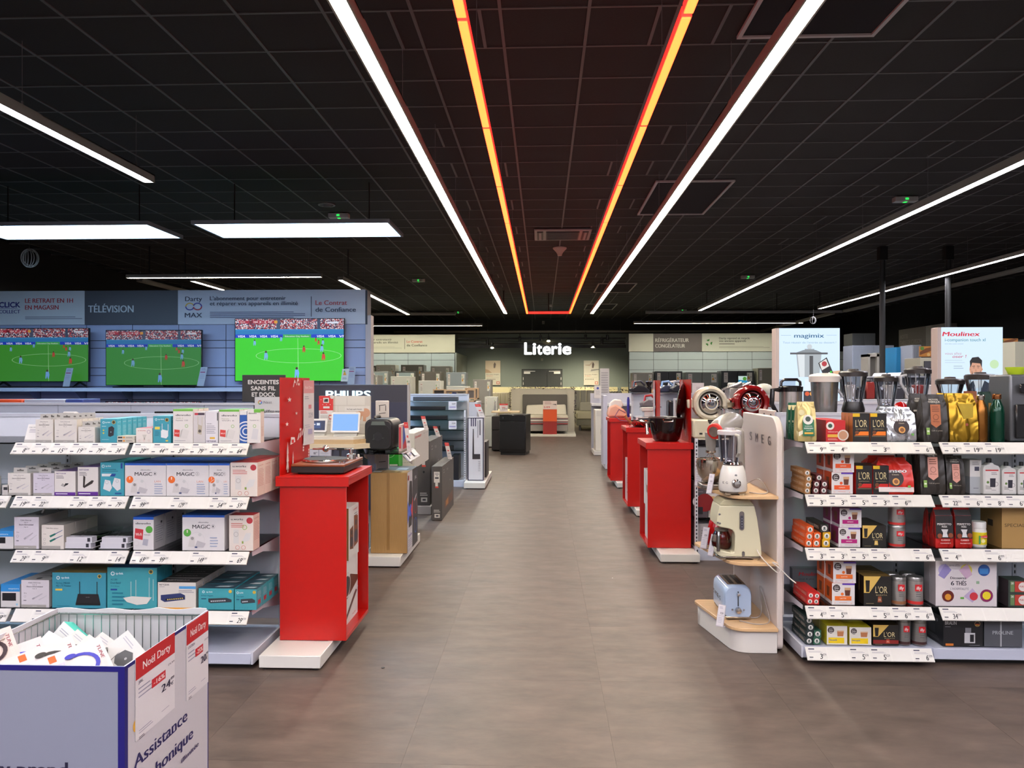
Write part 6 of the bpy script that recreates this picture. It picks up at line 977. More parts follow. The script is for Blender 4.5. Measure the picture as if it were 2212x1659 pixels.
B().lathe([(0.0, -0.003), (0.007, -0.002), (0.008, 0.004)], CH('#8a8a8c', 0.3), 0, -0.069, 12, 'y', cz=0.112).make('emblem', t)
B().lathe([(0.052, 0.163), (0.055, 0.17), (0.05, 0.182)], CH('#a8a6a8', 0.12), seg=28).make('collar', t)
jug(t, 0.05, 0.062, 0.18, 0.34, M('#e6e2e8', 0.04, kind='glass'), 8, None, None, -0.02)
B().lathe([(0.066, 0.335), (0.067, 0.355), (0.06, 0.36), (0.03, 0.362), (0.028, 0.374), (0, 0.376)], M('#d8d2d4', 0.1, 0.55, kind='film'), -0.02, 0, 28).make('clear_lid', t)
B().tube([(0.0, -0.06, 0.335), (0.012, -0.085, 0.33), (0.014, -0.088, 0.3), (0.014, -0.085, 0.24), (0.008, -0.06, 0.215)], [0.009, 0.011, 0.011, 0.01, 0.007], M('#a5a29a', 0.3), 10).make('jug_handle', t)
b = B(); b.deco((-0.07, -0.055, 0.06), (0.03, -0.02, 0), (0, 0, 0.03), [T('E', 0.1, 0.35, 0.2, 0.45, '#55555a', 0.01), T('G', 0.6, 0.9, 0.2, 0.45, '#55555a', 0.01)], eps=0.006); b.make('lettering', t)
# stand mixer
t = thing('stand_mixer', 'grey stand mixer with red ringed nose and steel bowl behind the white blender', 'stand mixer', (PX(1537, 4.62), 4.62, 0.874)); gy = M('#8f8a84', 0.25)
B().prism([(-0.07, -0.06), (-0.04, -0.08), (0.16, -0.08), (0.2, -0.04), (0.2, 0.08), (0.16, 0.12), (-0.04, 0.12), (-0.07, 0.09)], 'z', 0, 0.03, CH('#9a948e', 0.3)).make('base_plate', t, bev=0.006, seg=2)
B().lathe([(0.03, 0.03), (0.045, 0.035), (0.075, 0.08), (0.085, 0.14), (0.083, 0.17), (0.087, 0.172), (0.083, 0.174), (0.08, 0.17)], CH('#cfc4b4', 0.14), 0, 0.02, 30).make('mixing_bowl', t)
B().prism([(0.1, 0.03), (0.2, 0.03), (0.19, 0.35), (0.12, 0.37)], 'y', -0.02, 0.07, gy).make('column', t, bev=0.015, seg=2)
b = B(); hd = [(0.0, -0.165), (0.035, -0.16), (0.05, -0.145), (0.06, -0.1), (0.07, 0.0), (0.066, 0.08), (0.045, 0.14), (0, 0.16)]
b.lathe(hd, gy, 0, 0, 24, 'y'); h_ = b.make('mixer_head', t, (0.1, 0.05, 0.37), (radians(10), 0, radians(-38)))
b = B(); b.lathe([(0.0, -0.178), (0.03, -0.176), (0.033, -0.16)], CH('#c9bfb4', 0.2), 0, 0, 20, 'y'); b.lathe([(0.038, -0.17), (0.046, -0.167), (0.047, -0.15)], '#c8281e', 0, 0, 24, 'y'); b.make('nose_dial', h_)
B().lathe([(0.026, 0.22), (0.03, 0.26), (0.036, 0.33)], gy, 0, 0.02, 18).lathe([(0.02, 0.205), (0.031, 0.21), (0.031, 0.222)], CH('#d8cbb8', 0.15), 0, 0.02, 18).make('attachment_hub', t)
b = B()
for k in range(6): a = pi*k/6; b.tube([(cos(a)*x, 0.02+sin(a)*x, z) for x, z in ((0.012, 0.205), (0.04, 0.17), (0.05, 0.13), (0.035, 0.09), (0, 0.075), (-0.035, 0.09), (-0.05, 0.13), (-0.04, 0.17), (-0.012, 0.205))], 0.0013, CH('#e2dcd0', 0.15), 5)
b.make('whisk', t)
# red kettle behind coffee maker
t = thing('kettle', 'red retro kettle half hidden behind the cream coffee maker', 'kettle', (PX(1552, 4.72), 4.72, 0.506))
B().lathe([(0.07, 0.015), (0.075, 0.02), (0.07, 0.08), (0.055, 0.15), (0.04, 0.185), (0.03, 0.19)], M('#a81414', 0.12), seg=28).make('body', t); B().lathe([(0.075, 0.0), (0.078, 0.012), (0.07, 0.018)], CH('#a9a49c', 0.2), seg=28).make('base_ring', t)
B().lathe([(0.03, 0.19), (0.02, 0.2), (0.006, 0.205), (0.008, 0.215), (0, 0.22)], CH(), seg=18).make('lid_knob', t); B().tube([(0.03, 0.0, 0.19), (0.08, 0.0, 0.19), (0.09, 0, 0.12), (0.07, 0, 0.06)], 0.008, M('#2a1412', 0.3)).make('handle', t)
# small acrylic price cards
def acard(label, x, y, z, h, rz, w=0.035):
    t = thing('price_card', label, 'price sign', (x, y, z), rz); l = 0.035
    b = B(); b.hexa([(0, 0, 0), (w, 0, 0), (w, 0.002, 0), (0, 0.002, 0), (0, l, h), (w, l, h), (w, l+0.002, h), (0, l+0.002, h)], M('#b9b4bc', 0.15)); b.box(0, w, 0, 0.03, 0, 0.002, M('#b9b4bc', 0.15)); b.make('clear_holder', t)
    b = B(); b.deco((0.003, 0, 0.003), (w-0.006, 0, 0), (0, l, h-0.003), [R(0, 0.5, 1, 0.98, '#d6d2d8'), R(0, 0.02, 1, 0.48, '#d6d2d8'), L(0.15, 0.88, 0.7, 2, 0.06, '#8a88a0'), T('159', 0.4, 0.85, 0.56, 0.1, '#33333a', 0.01), L(0.15, 0.38, 0.8, 4, 0.07, '#a9a8b8')], eps=0.001); b.make('card_print', t)
acard('price card leaning before the toaster on the lowest beech shelf', *G(1546, 1352, .143), 0.143, 0.115, -0.7, 0.045)
acard('price card beside the red kettle on the middle beech shelf', *G(1512, 1184, .506), 0.506, 0.125, -0.8, 0.045)
acard('price card beside the coffee pot handle on the middle beech shelf', *G(1528, 1200, .506), 0.506, 0.12, -0.9, 0.04)
acard('price card standing before the white blender on the top beech shelf', *G(1525, 1066, .874), 0.874, 0.11, -0.8, 0.035)
acard('tall price card at the back corner of the top beech shelf', *G(1500, 1050, .874), 0.874, 0.17, -0.7, 0.045)
# ================================================================ rear of coffee gondola: blenders etc. on a glass shelf
t = thing('blender_shelf', 'glass shelf behind the coffee shelving carrying the row of blenders', 'shelf', (0, 0, 0)); zb = 1.205
B().box(1.40, 3.3, 4.655, 5.1, zb-0.01, zb, GL('#e9f3f1')).make('glass_plate', t)
for x in (1.41, 2.07, 2.75): B().prism([(4.66, zb-0.011), (5.05, zb-0.011), (5.0, zb-0.03), (4.66, zb-0.12)], 'x', x, x+0.003, metal2).make('bracket', t)
B().box(1.40, 3.3, 4.655, 5.1, 0.02, 0.1, M('#c2c7d8', 0.35)).make('rear_deck', t)
b = B(); b.box(1.385, 1.4, 4.66, 4.99, 0.9, 1.335, M('#dcc7bd', 0.35)); sp = b.make('end_plate', t, bev=0.006, seg=2)
for y in (4.72, 4.86): B().lathe([(0.0, -0.002), (0.022, -0.002), (0.022, 0.0)], '#2a2422', 1.384, y, 14, 'x', cz=1.29).make('hole', sp)
def bl_small(label, px, r, zj0, zj1, lid='#2a2422', base=True, handle=None, y=4.86, hc='#55524e'):
    t = thing('blender', label, 'blender', (PX(px, y), y, zb))
    if base: B().lathe([(r*1.35, 0), (r*1.4, 0.02), (r*1.15, 0.09), (r*0.9, 0.11)], M('#8d8b88', 0.2, 0.9, kind='steel'), seg=24).make('motor_base', t); B().lathe([(r*1.0, 0.11), (r*1.05, 0.13), (r*0.85, zj0-zb)], M('#1c1a1a', 0.3), seg=24).make('collar', t)
    else: B().lathe([(r, 0), (r, zj0-zb)], M('#9a9894', 0.25, 0.8), seg=24).make('motor_base', t)
    jug(t, r*0.8, r*1.25, zj0-zb, zj1-zb, M('#eef0f2', 0.03, kind='glass'), 8, lid, None, 0, 0, handle, hc)
y = 4.86; Zp = lambda py: PZ(py, 4.86, 1900)
bl_small('glass blender with dark lid and left-side steel base behind the espresso cartons', 1843, 0.065, Zp(868), Zp(809), handle=-1, hc='#c9c9cd')
bl_small('smaller glass blender with dark lid behind the silver coffee bag', 1914, 0.055, Zp(876), Zp(820))
bl_small('tallest glass blender with a handle behind the black coffee bags', 1982, 0.06, Zp(864), Zp(803), handle=-1, hc='#c9c9cd')
for px, r, z0, z1, s in ((2052, 0.075, 862, 826, 'lower of the two wide glass blender bowls'), (2117, 0.08, 862, 816, 'higher of the two wide glass blender bowls')): bl_small(s+' with black lid before the portrait light box', px, r/1.25*1.05, Zp(z0), Zp(z1), base=False)
t = thing('yogurt_jar', 'steel jar with wide white lid and white foot behind the red coffee carton', 'kitchen appliance', (PX(1781, 4.86), 4.86, zb)); r = 0.082; zt = Zp(806)-zb
B().lathe([(r*0.9, 0), (r*0.95, 0.01), (r*0.95, 0.08)], M('#dcd6d0', 0.3), seg=30).make('foot', t); B().lathe([(r*0.85, 0.08), (r*1.0, zt-0.05)], M('#a8a5a2', 0.25, 0.9, kind='steel'), seg=32).make('steel_body', t)
B().lathe([(r*1.1, zt-0.055), (r*1.13, zt-0.02), (r*1.0, zt-0.008), (r*0.5, zt), (0, zt)], M('#e2d8d0', 0.3), seg=32).make('lid', t)
t = thing('soup_maker', 'steel soup maker with black handled lid beside the wide white-lidded jar', 'kitchen appliance', (PX(1708, 4.86), 4.86, zb)); r = 0.072; zt = Zp(846)-zb
B().lathe([(r*0.95, 0), (r*0.95, zt)], M('#b5aeaa', 0.25, 0.85, kind='steel'), seg=30).make('steel_body', t); B().lathe([(r*1.0, zt), (r*1.03, zt+0.03), (r*0.9, zt+0.036), (0, zt+0.038)], M('#121012', 0.15), seg=30).make('lid', t)
B().tube([(-0.06, 0, zt+0.03), (-0.058, 0, zt+0.06), (-0.04, 0, zt+0.075), (0.04, 0, zt+0.075), (0.058, 0, zt+0.06), (0.06, 0, zt+0.03)], 0.009, M('#1a1214', 0.2)).make('lid_handle', t)
b = B(); b.tube([(-0.07, 0, zt+0.01), (-0.115, -0.01, zt+0.01), (-0.12, -0.01, zt-0.08), (-0.075, 0, zt-0.15)], [0.014, 0.016, 0.016, 0.012], M('#151214', 0.25)); b.make('side_handle', t)
# ================================================================ KITCHEN UNIT with light boxes
def unit(label, x0, x1, yf, yb, top, shelves, wt='#d9dbe4', work=None, end=-1, cap=False):
    t = thing('shelving_unit', label, 'shelving', (0, 0, 0)); m_ = M('#cdd3e2', 0.4, kind='panel')
    n = max(1, round((x1-x0)/0.665))
    for i in range(n):
        a, c = x0+(x1-x0)*i/n, x0+(x1-x0)*(i+1)/n; B().box(a+0.002, c-0.002, yb-0.01, yb+0.01, 0.1, top-0.02, m_).make('back_panel', t)
    B().box(x0, x1, yf, yb, 0.0, 0.09, M('#c2c7d8', 0.4)).make('base_deck', t)
    B().box(x0, x1, yb-0.02, yb+0.03, top-0.02, top, M(wt, 0.35)).make('top_rail', t)
    if cap: B().box(x0, x1, yf, yb-0.021, top-0.02, top, M(wt, 0.35)).make('top_board', t)
    for z in shelves: B().box(x0+0.01, x1-0.01, yf+0.02, yb-0.01, z-0.012, z, GL('#e9f3f1') if work is None or z != max(shelves) else M(work, 0.35)).make('shelf_board', t)
    for x in ((x0,) if end < 0 else (x1,)):
        u = B().box(x-0.012, x+0.012, yb-0.02, yb+0.02, 0.03, top, M('#d9dae2', 0.35)).make('upright', t); u2 = B().box(x-0.012, x+0.012, yf, yf+0.03, 0.03, max(shelves), M('#d9dae2', 0.35)).make('upright', t)
        b = B()
        for k in range(28): b.box(x-0.005, x+0.005, yf-0.0015, yf, 0.12+k*0.032, 0.137+k*0.032, '#22242a')
        b.make('slot_strip', u2)
    return t
unit('kitchen appliance shelving behind the first red kitchen stand', 1.30, 5.2, 6.55, 7.02, 1.33, [0.35, 0.68, 1.03], work='#dcd3bd')
def lightbox(label, px0, px1, py0, y, items, zb_=1.335, dep=0.12):
    x0, x1 = PX(px0, y), PX(px1, y); w = x1-x0; zt = PZ(py0, y, px0); h = zt-zb_
    t = thing('light_box', label, 'light box', (x0, y, zb_))
    B().box(-0.03, w, 0.012, dep, -zb_, h, M('#c9b4ae', 0.35)).make('case', t, bev=0.002); B().box(-0.03, 0, 0.0, 0.012, 0, h, M('#d8c8c2', 0.3)).make('edge_trim', t)
    b = B(); b.box(0, w, 0, 0.012, 0, h, M('#d6ecff', em=1.05)); b.make('lit_panel', t)
    EMc = lambda c: M(c, em=1.0) if isinstance(c, str) else c
    b = B(); b.deco((0, 0, 0), (w, 0, 0), (0, 0, h), items, eps=0.001, mk=EMc); b.make('panel_print', t)
    return t
lightbox('glowing pale blue light box with a steel pan and phone in hand', 1683, 1814, 709, 7.06, [
    T('magimix', 0.25, 0.74, 0.87, 0.06, '#2f6a94', 0.008), L(0.03, 0.9, 0.22, 1, 0.004, '#8ab0c8', 1), L(0.78, 0.9, 0.97, 1, 0.004, '#8ab0c8', 1), T("Tout réussir de l'entrée au dessert !", 0.06, 0.94, 0.79, 0.028, '#8fb4c8'),
    P([(0.28, 0.66), (0.7, 0.66), (0.66, 0.33), (0.32, 0.33)], '#aeb6bc'), P([(0.3, 0.66), (0.42, 0.66), (0.42, 0.33), (0.34, 0.33)], '#dfe6ea'), P([(0.5, 0.62), (0.56, 0.62), (0.56, 0.36), (0.5, 0.36)], '#4a4c50'), R(0.18, 0.64, 0.8, 0.665, '#55585c'), P([(0.28, 0.665), (0.7, 0.665), (0.6, 0.7), (0.4, 0.7)], '#8a9298'), E(0.5, 0.745, 0.035, '#c9d2d8'), R(0.42, 0.7, 0.58, 0.715, '#9aa2a8'),
    R(0.42, 0.05, 0.65, 0.3, '#e6f2fa'), R(0.4, 0.0, 0.95, 0.14, '#2a2a34'), E(0.46, 0.1, 0.03, '#e05a2a'), E(0.54, 0.1, 0.03, '#f0a84a'), P([(0, 0.02), (0.25, 0.02), (0.27, 0.3), (0, 0.3)], '#a8c0dc'), P([(0.01, 0.02), (0.24, 0.02), (0.24, 0.17), (0.01, 0.2)], '#e2482e'), E(0.08, 0.14, 0.05, '#c82a2a'), E(0.19, 0.12, 0.04, '#f07a3a'),
    P([(0.8, 0.4), (1.0, 0.42), (1.0, 0.26), (0.86, 0.26)], '#e8b890'), P([(0.64, 0.52), (0.78, 0.6), (0.9, 0.36), (0.76, 0.28)], '#1c1c22'), P([(0.66, 0.52), (0.77, 0.58), (0.82, 0.48), (0.7, 0.42)], '#e8e2de'), E(0.74, 0.51, 0.035, '#b8303a'), E(0.78, 0.37, 0.015, '#e8402a'), E(0.82, 0.38, 0.015, '#f0f0e8'), E(0.85, 0.4, 0.015, '#3ac83a')])
# portrait light box
face = [P([(0.5, 0.28), (0.72, 0.28), (0.7, 0.2), (0.5, 0.16), (0.46, 0.22)], '#e8eef4'), P([(0.44, 0.22), (0.52, 0.28), (0.55, 0.2), (0.56, 0.1), (0.4, 0.1)], '#2a3446'), P([(0.7, 0.28), (0.78, 0.24), (0.84, 0.1), (0.62, 0.1)], '#2a3446'),
    E(0.56, 0.43, 0.085, '#d8a084', 0.115), P([(0.49, 0.42), (0.5, 0.33), (0.56, 0.29), (0.63, 0.33), (0.64, 0.42), (0.61, 0.37), (0.56, 0.35), (0.51, 0.37)], '#3a2620'), E(0.56, 0.355, 0.02, '#f4ece6', 0.008), P([(0.47, 0.45), (0.46, 0.54), (0.5, 0.59), (0.6, 0.6), (0.66, 0.55), (0.655, 0.45), (0.63, 0.51), (0.5, 0.52)], '#1a1818'), P([(0.5, 0.475), (0.545, 0.48), (0.545, 0.472), (0.5, 0.468)], '#1a1412'), P([(0.575, 0.48), (0.62, 0.475), (0.62, 0.468), (0.575, 0.472)], '#1a1412'), R(0.51, 0.45, 0.54, 0.455, '#3a2a24'), R(0.58, 0.45, 0.61, 0.455, '#3a2a24'), P([(0.555, 0.44), (0.57, 0.4), (0.55, 0.4)], '#c08468'), E(0.47, 0.43, 0.014, '#cf967a'), E(0.652, 0.43, 0.014, '#cf967a')]
lightbox('glowing light box with red script heading and a smiling bearded man', 2033, 2166, 707, 7.06, [
    T('Moulinex', 0.02, 0.62, 0.88, 0.062, '#d81e3c', 0.014, 0.2), T('i-companion touch xl', 0.06, 0.72, 0.81, 0.045, '#5a9aa8', 0.003), T('ultra-robot cuiseur connecté', 0.06, 0.36, 0.77, 0.016, '#8aa8b0'),
    T('vous allez', 0.06, 0.33, 0.63, 0.035, '#c89aa0'), T('oser !', 0.18, 0.4, 0.585, 0.045, '#c86a74', 0.004, 0.2), L(0.06, 0.55, 0.38, 2, 0.03, '#b8ccd4', 0.2), L(0.2, 0.47, 0.36, 2, 0.03, '#a8bcc8', 0.3), E(0.86, 0.5, 0.06, '#c8e8b8')]+face)
def px_at(px, y): return PX(px, y)
# ringed robots with chrome domes
def ringrobot(label, px, py, y, body, z0):
    x = PX(px, y); zc = PZ(py, y, px); t = thing('food_processor', label, 'kitchen appliance', (x, y, z0)); c = zc-z0; m_ = M(body, 0.15)
    b = B(); b.lathe([(0.10, 0.03), (0.098, -0.02), (0.105, -0.045), (0.125, -0.055), (0.145, -0.04), (0.152, 0.0), (0.145, 0.07), (0.1, 0.09)], m_, 0, 0, 36, 'y', cz=c); b.make('ring_body', t)
    B().lathe([(0.1, -0.02), (0.09, -0.05), (0.06, -0.075), (0.05, -0.08)], CH('#c9c9cf', 0.06), 0, 0, 36, 'y', cz=c).make('chrome_dome', t)
    B().lathe([(0.035, -0.075), (0.055, -0.085), (0.056, -0.07)], m_, 0, 0, 28, 'y', cz=c).lathe([(0.0, -0.1), (0.02, -0.098), (0.035, -0.08)], CH('#b9b9c0', 0.08), 0, 0, 24, 'y', cz=c).make('hub', t)
    for s in (-1, 1): B().prism([(s*0.13, c-0.04), (s*0.19, c-0.045), (s*0.195, c+0.03), (s*0.14, c+0.04)][::s], 'y', -0.02, 0.04, m_).make('side_boss', t, bev=0.01, seg=2)
    b = B(); b.prism([(-0.1, c-0.1), (-0.06, 0.04), (-0.08, 0), (0.08, 0), (0.06, 0.04), (0.1, c-0.1)][::-1], 'y', -0.03, 0.06, m_); b.make('neck', t, bev=0.015, seg=2)
ringrobot('cream ring-shaped kitchen robot with chrome dome beside the header card', 1533, 871, 6.72, '#d8d0bc', 1.031+0.16)
ringrobot('dark red ring-shaped kitchen robot with chrome dome', 1622, 869, 6.72, '#7a0f12', 1.031+0.16)
t = thing('bread_maker', 'cream bread maker with a dark round window under the cream kitchen robot', 'kitchen appliance', (PX(1497, 6.6), 6.58, 1.031)); B().box(0, 0.3, 0, 0.3, 0, 0.158, M('#d6cdb4', 0.25)).make('body', t, bev=0.015, seg=2)
B().lathe([(0.0, -0.004), (0.045, -0.004), (0.05, 0.0)], '#241a14', 0.17, 0, 24, 'y', a0=pi, a1=2*pi, cz=0.157).box(0.05, 0.075, -0.003, 0, 0.03, 0.045, '#151212').make('window', t)
B().box(1.62, 1.9, 6.6, 6.9, 1.031, 1.19, M('#cfc9c4', 0.35)).make('display_block', None, label='pale block carrying the dark red kitchen robot', cat='plinth', bev=0.006)
t = thing('cooking_pot', 'polished steel pot with a ridged knob lid behind the grey mixer', 'pot', (PX(1575, 6.7), 6.72, 0)); r = 0.112; z1 = 1.27; z0 = 1.033
B().lathe([(r*0.9, z0), (r, z0+0.01), (r, z1)], M('#d2d0ce', 0.2, 0.75, kind='steel'), seg=36).make('vessel', t); B().lathe([(r*1.05, z1), (r*1.05, z1+0.008), (r*0.6, z1+0.03), (r*0.45, z1+0.034)], CH('#d8d6d4', 0.1), seg=36).lathe([(r*0.42, z1+0.034), (r*0.45, z1+0.06), (0, z1+0.064)], M('#a8987c', 0.3, 0.8), seg=24).make('lid', t)
for s in (-1, 1): B().tube([(s*r*0.98, -0.02, z1-0.004), (s*(r+0.05), -0.03, z1), (s*(r+0.05), 0.03, z1), (s*r*0.98, 0.02, z1-0.004)], 0.006, '#1c1716').make('pot_handle', t)
for i, (p0, p1, y_, z0, z1, c, fr, s) in enumerate([(1502, 1529, 6.58, 0.355, 0.66, '#4a4248', [T('Moulinex', 0.0, 0.95, 0.82, 0.07, '#c2222a', 0.01, 0.2), L(0.1, 0.72, 0.7, 1, 0.03, '#9a949a'), E(0.25, 0.45, 0.16, '#c9bfc4'), E(0.75, 0.42, 0.25, '#7a1216'), R(0.1, 0.1, 0.6, 0.3, '#15121a')], 'dark carton with red script beside the red stand, lower shelf'), (1530, 1600, 6.6, 0.355, 0.665, '#d9d4d0', [R(0.05+0.2*k, 0.1+0.28*j, 0.2+0.2*k, 0.3+0.28*j, ['#b8303a', '#c8a06a', '#8a5a3a'][(k+j) % 3]) for k in range(3) for j in range(3)], 'white carton with small food pictures behind the coffee maker'), (1505, 1560, 6.6, 0.69, 0.95, '#8a8c92', [R(0.1, 0.2, 0.6, 0.5, '#c9c6c4')], 'grey carton under the cream worktop'), (1505, 1600, 6.6, 0.093, 0.3, '#a9a4a8', [L(0.1, 0.7, 0.7, 3, 0.1, '#77757a')], 'grey carton on the base deck behind the beech stand')]):
    a, c_ = X2(p0, p1, y_); carton('appliance_carton', s, a, c_, y_, y_+0.3, z0, z1, c, fr)
# ---------------------------------------------------------------- on the red stands
t = thing('multicooker', 'black and dark red multicooker with its lid standing open on the first red kitchen stand', 'cooker', (1.095, 6.86, 0.987)); bk2 = M('#160808', 0.08)
B().lathe([(0.1, 0), (0.118, 0.02), (0.14, 0.11), (0.15, 0.185), (0.153, 0.2), (0.146, 0.208)], bk2, seg=36).make('bowl', t)
B().lathe([(0.153, 0.199), (0.157, 0.204), (0.148, 0.211), (0.125, 0.208), (0.112, 0.195), (0.1, 0.06), (0, 0.055)], M('#3a3636', 0.3, 0.6), seg=36).make('inner_pot', t)
b = B(); b.lathe([(0.0, -0.045), (0.07, -0.04), (0.14, -0.015), (0.155, 0.0)], M('#250a0a', 0.08), 0, 0, 32, 'x'); b.lathe([(0.155, 0.0), (0.13, 0.012), (0.05, 0.014), (0, 0.01)], CH('#a9a4a0', 0.25), 0, 0, 32, 'x'); b.make('lid', t, (0.13, 0.02, 0.35), (0, radians(-8), radians(160)))
b = B(); b.tube([(-0.05, -0.14, 0.2), (-0.045, -0.165, 0.178), (0.03, -0.165, 0.178), (0.035, -0.14, 0.2)], 0.006, CH('#cfccc8', 0.1)); b.make('front_catch', t); B().tube([(-0.148, -0.03, 0.17), (-0.18, -0.06, 0.15), (-0.175, -0.08, 0.06)], [0.012, 0.016, 0.014], CH('#a8988a', 0.15)).make('side_handle', t)
def stored(label, x0, x1, y0, y1, z0, z1, it, c='#e2dcd8'):
    o = B().box(0, x1-x0, 0, y1-y0, 0, z1-z0, M(c, 0.4)).make('appliance_carton', None, (x0, y0, z0), label=label, cat='box', bev=0.001)
    b = B(); b.deco((0, y1-y0, 0), (0, -(y1-y0), 0), (0, 0, z1-z0), it, eps=0.001); b.make('carton_print', o)
stored('upper white marble-print carton inside the first red kitchen stand', 0.93, 1.2, 6.72, 7.1, 0.4, 0.72, [P([(0.1, 0.9), (0.5, 0.5), (0.55, 0.5), (0.15, 0.92)], '#b8a8a0'), P([(0.3, 0.6), (0.9, 0.1), (0.93, 0.12), (0.33, 0.62)], '#b8a8a0'), R(0.5, 0.4, 0.9, 0.6, '#8a5a4a')])
stored('lower white marble-print carton inside the first red kitchen stand', 0.94, 1.2, 6.72, 7.1, 0.101, 0.397, [P([(0.1, 0.9), (0.5, 0.5), (0.55, 0.5), (0.15, 0.92)], '#b8a8a0'), R(0.5, 0.1, 0.9, 0.4, '#6a3a2a')])
a = B().box(0, 0.25, 0, 0.35, 0, 0.5, M('#d8b0ac', 0.4)).make('appliance_carton', None, (1.0, 9.0, 0.102), label='tall pale pink carton with upright red lettering in the middle red kitchen stand', cat='box')
b = B(); b.deco((0, 0.1, 0.04), (0, 0, 0.3), (0, 0.08, 0), [T('Tefal', 0.1, 0.9, 0.2, 0.7, '#b8242a', 0.012)], eps=0.001); b.deco((0, 0, 0.04), (0, 0, 0.3), (-0.1, 0, 0), [T('Tefal', 0.1, 0.9, 0.2, 0.6, '#b8242a', 0.012)][:0]); b.make('carton_print', a)
t = thing('crepe_maker', 'round steel crepe pan with wooden handles over red tinsel on the middle red kitchen stand', 'pan', (1.17, 9.05, 0.99))
B().lathe([(0.12, 0.02), (0.165, 0.05), (0.17, 0.065), (0.165, 0.068), (0.15, 0.055), (0, 0.053)], CH('#b9b6b4', 0.15), seg=32).make('pan', t); B().tube([(-0.15, -0.1, 0.05), (-0.2, -0.14, 0.1), (-0.22, -0.15, 0.14)], 0.016, M('#b5714a', 0.4, kind='wood')).make('wooden_handle', t); B().tube([(-0.16, 0, 0.06), (-0.26, -0.05, 0.07), (-0.33, -0.06, 0.12), (-0.28, -0.05, 0.2), (-0.2, 0, 0.16)], 0.006, '#7a4a68').make('cord', t); B().lathe([(0.1, 0), (0.12, 0.02)], '#1c1412', seg=20).make('foot_ring', t)
random.seed(5); b = B()
for k in range(420):
    a = random.uniform(0, 2*pi); x, y_, z = 0.15*cos(a)*random.uniform(0.9, 1.25), 0.16*sin(a)*random.uniform(0.8, 1.2), random.uniform(0.002, 0.045); d = [random.uniform(-0.012, 0.012) for _ in range(6)]
    b.quad([(x, y_, z), (x+d[0], y_+d[1], z+abs(d[2])), (x+d[3], y_+d[4], z+abs(d[5]))], CH('#d81414', 0.15) if k % 4 else CH('#ff8a7a', 0.1))
b.make('red_tinsel', None, (1.16, 9.04, 0.987), label='red tinsel around the crepe pan on the middle red kitchen stand', cat='tinsel', kind='stuff')
t = thing('garment_steamer', 'pink and white steam iron on the third red kitchen stand', 'iron', (1.1, 11.45, 0.99)); pk_ = M('#e0a890', 0.3)
B().prism([(-0.14, 0), (0.14, 0), (0.15, 0.06), (0.1, 0.12), (-0.02, 0.2), (-0.12, 0.16), (-0.15, 0.06)], 'y', -0.07, 0.07, pk_).make('water_tank', t, bev=0.03, seg=2); B().prism([(-0.13, 0.13), (0.06, 0.12), (0.1, 0.18), (0.06, 0.26), (-0.04, 0.27), (-0.1, 0.22)], 'y', -0.045, 0.045, M('#eadfd8', 0.3)).make('handle_shell', t, bev=0.02, seg=2); B().lathe([(0.02, 0), (0.02, 0.26), (0.012, 0.3), (0, 0.3)], M('#2b2a8a', 0.3), 0.17, 0, 12).make('blue_bottle', t)
# ================================================================ TELEVISION WALL
TY = 13.3
def bar_wall(label, x0, x1, y, ztop, zhead, col, seams, rows, head, name='display_wall', hc=None, panel='#7f8aa8', zb=0.0, seed=1):
    t = thing(name, label, 'display wall', (0, 0, 0)); pm = M(panel, 0.45, kind='panel')
    B().box(x0, x1, y+0.012, y+0.1, zb, ztop, M('#15171c', 0.6)).make('backing', t)
    for i in range(len(seams)-1):
        for j in range(len(rows)-1): B().box(seams[i]+0.006, seams[i+1]-0.006, y, y+0.012, rows[j]+0.006, rows[j+1]-0.006, pm).make('wall_panel', t)
    for (a, c, colr, it) in head:
        h = B().box(a+0.001, c-0.001, y-0.03, y+0.012, zhead, ztop, M(colr, 0.45, kind='panel')).make('header_panel', t)
        if it: b = B(); b.deco((a, y-0.03, zhead), (c-a, 0, 0), (0, 0, ztop-zhead), it, eps=0.0015); b.make('lettering', h)
    return t
sx = [PX(p, TY) for p in (-180, -110, -12, 88, 187, 286, 386, 488, 590, 690, 790)]; rz_ = [0, 0.4, 0.95, 1.2]+[PZ(p, TY, 400) for p in (835, 811, 794.4, 751.9, 735.4, 700)]
h0, h1, h2, h3 = PX(-180, TY), PX(185, TY), PX(386, TY), PX(790, TY); hw = lambda p, a, c: (PX(p, TY)-a)/(c-a)
u = lambda p: hw(p, h0, h1); clk = [T('CLICK', u(1), u(46), 0.52, 0.16, '#2a2470', 0.02), L(u(1), 0.48, u(46), 1, 0.02, '#55508a', 0.5), T('COLLECT', u(1), u(46), 0.34, 0.11, '#2a2470', 0.012), T('LE RETRAIT EN 1H', u(57), u(160), 0.65, 0.135, '#b0202c', 0.012), T('EN MAGASIN', u(57), u(129), 0.45, 0.135, '#b0202c', 0.012), L(u(57), 0.22, u(180), 2, 0.05, '#77778a', 0.4)]
u = lambda p: hw(p, h2, h3); lo = [(u(404+20*0)+0, 0)]
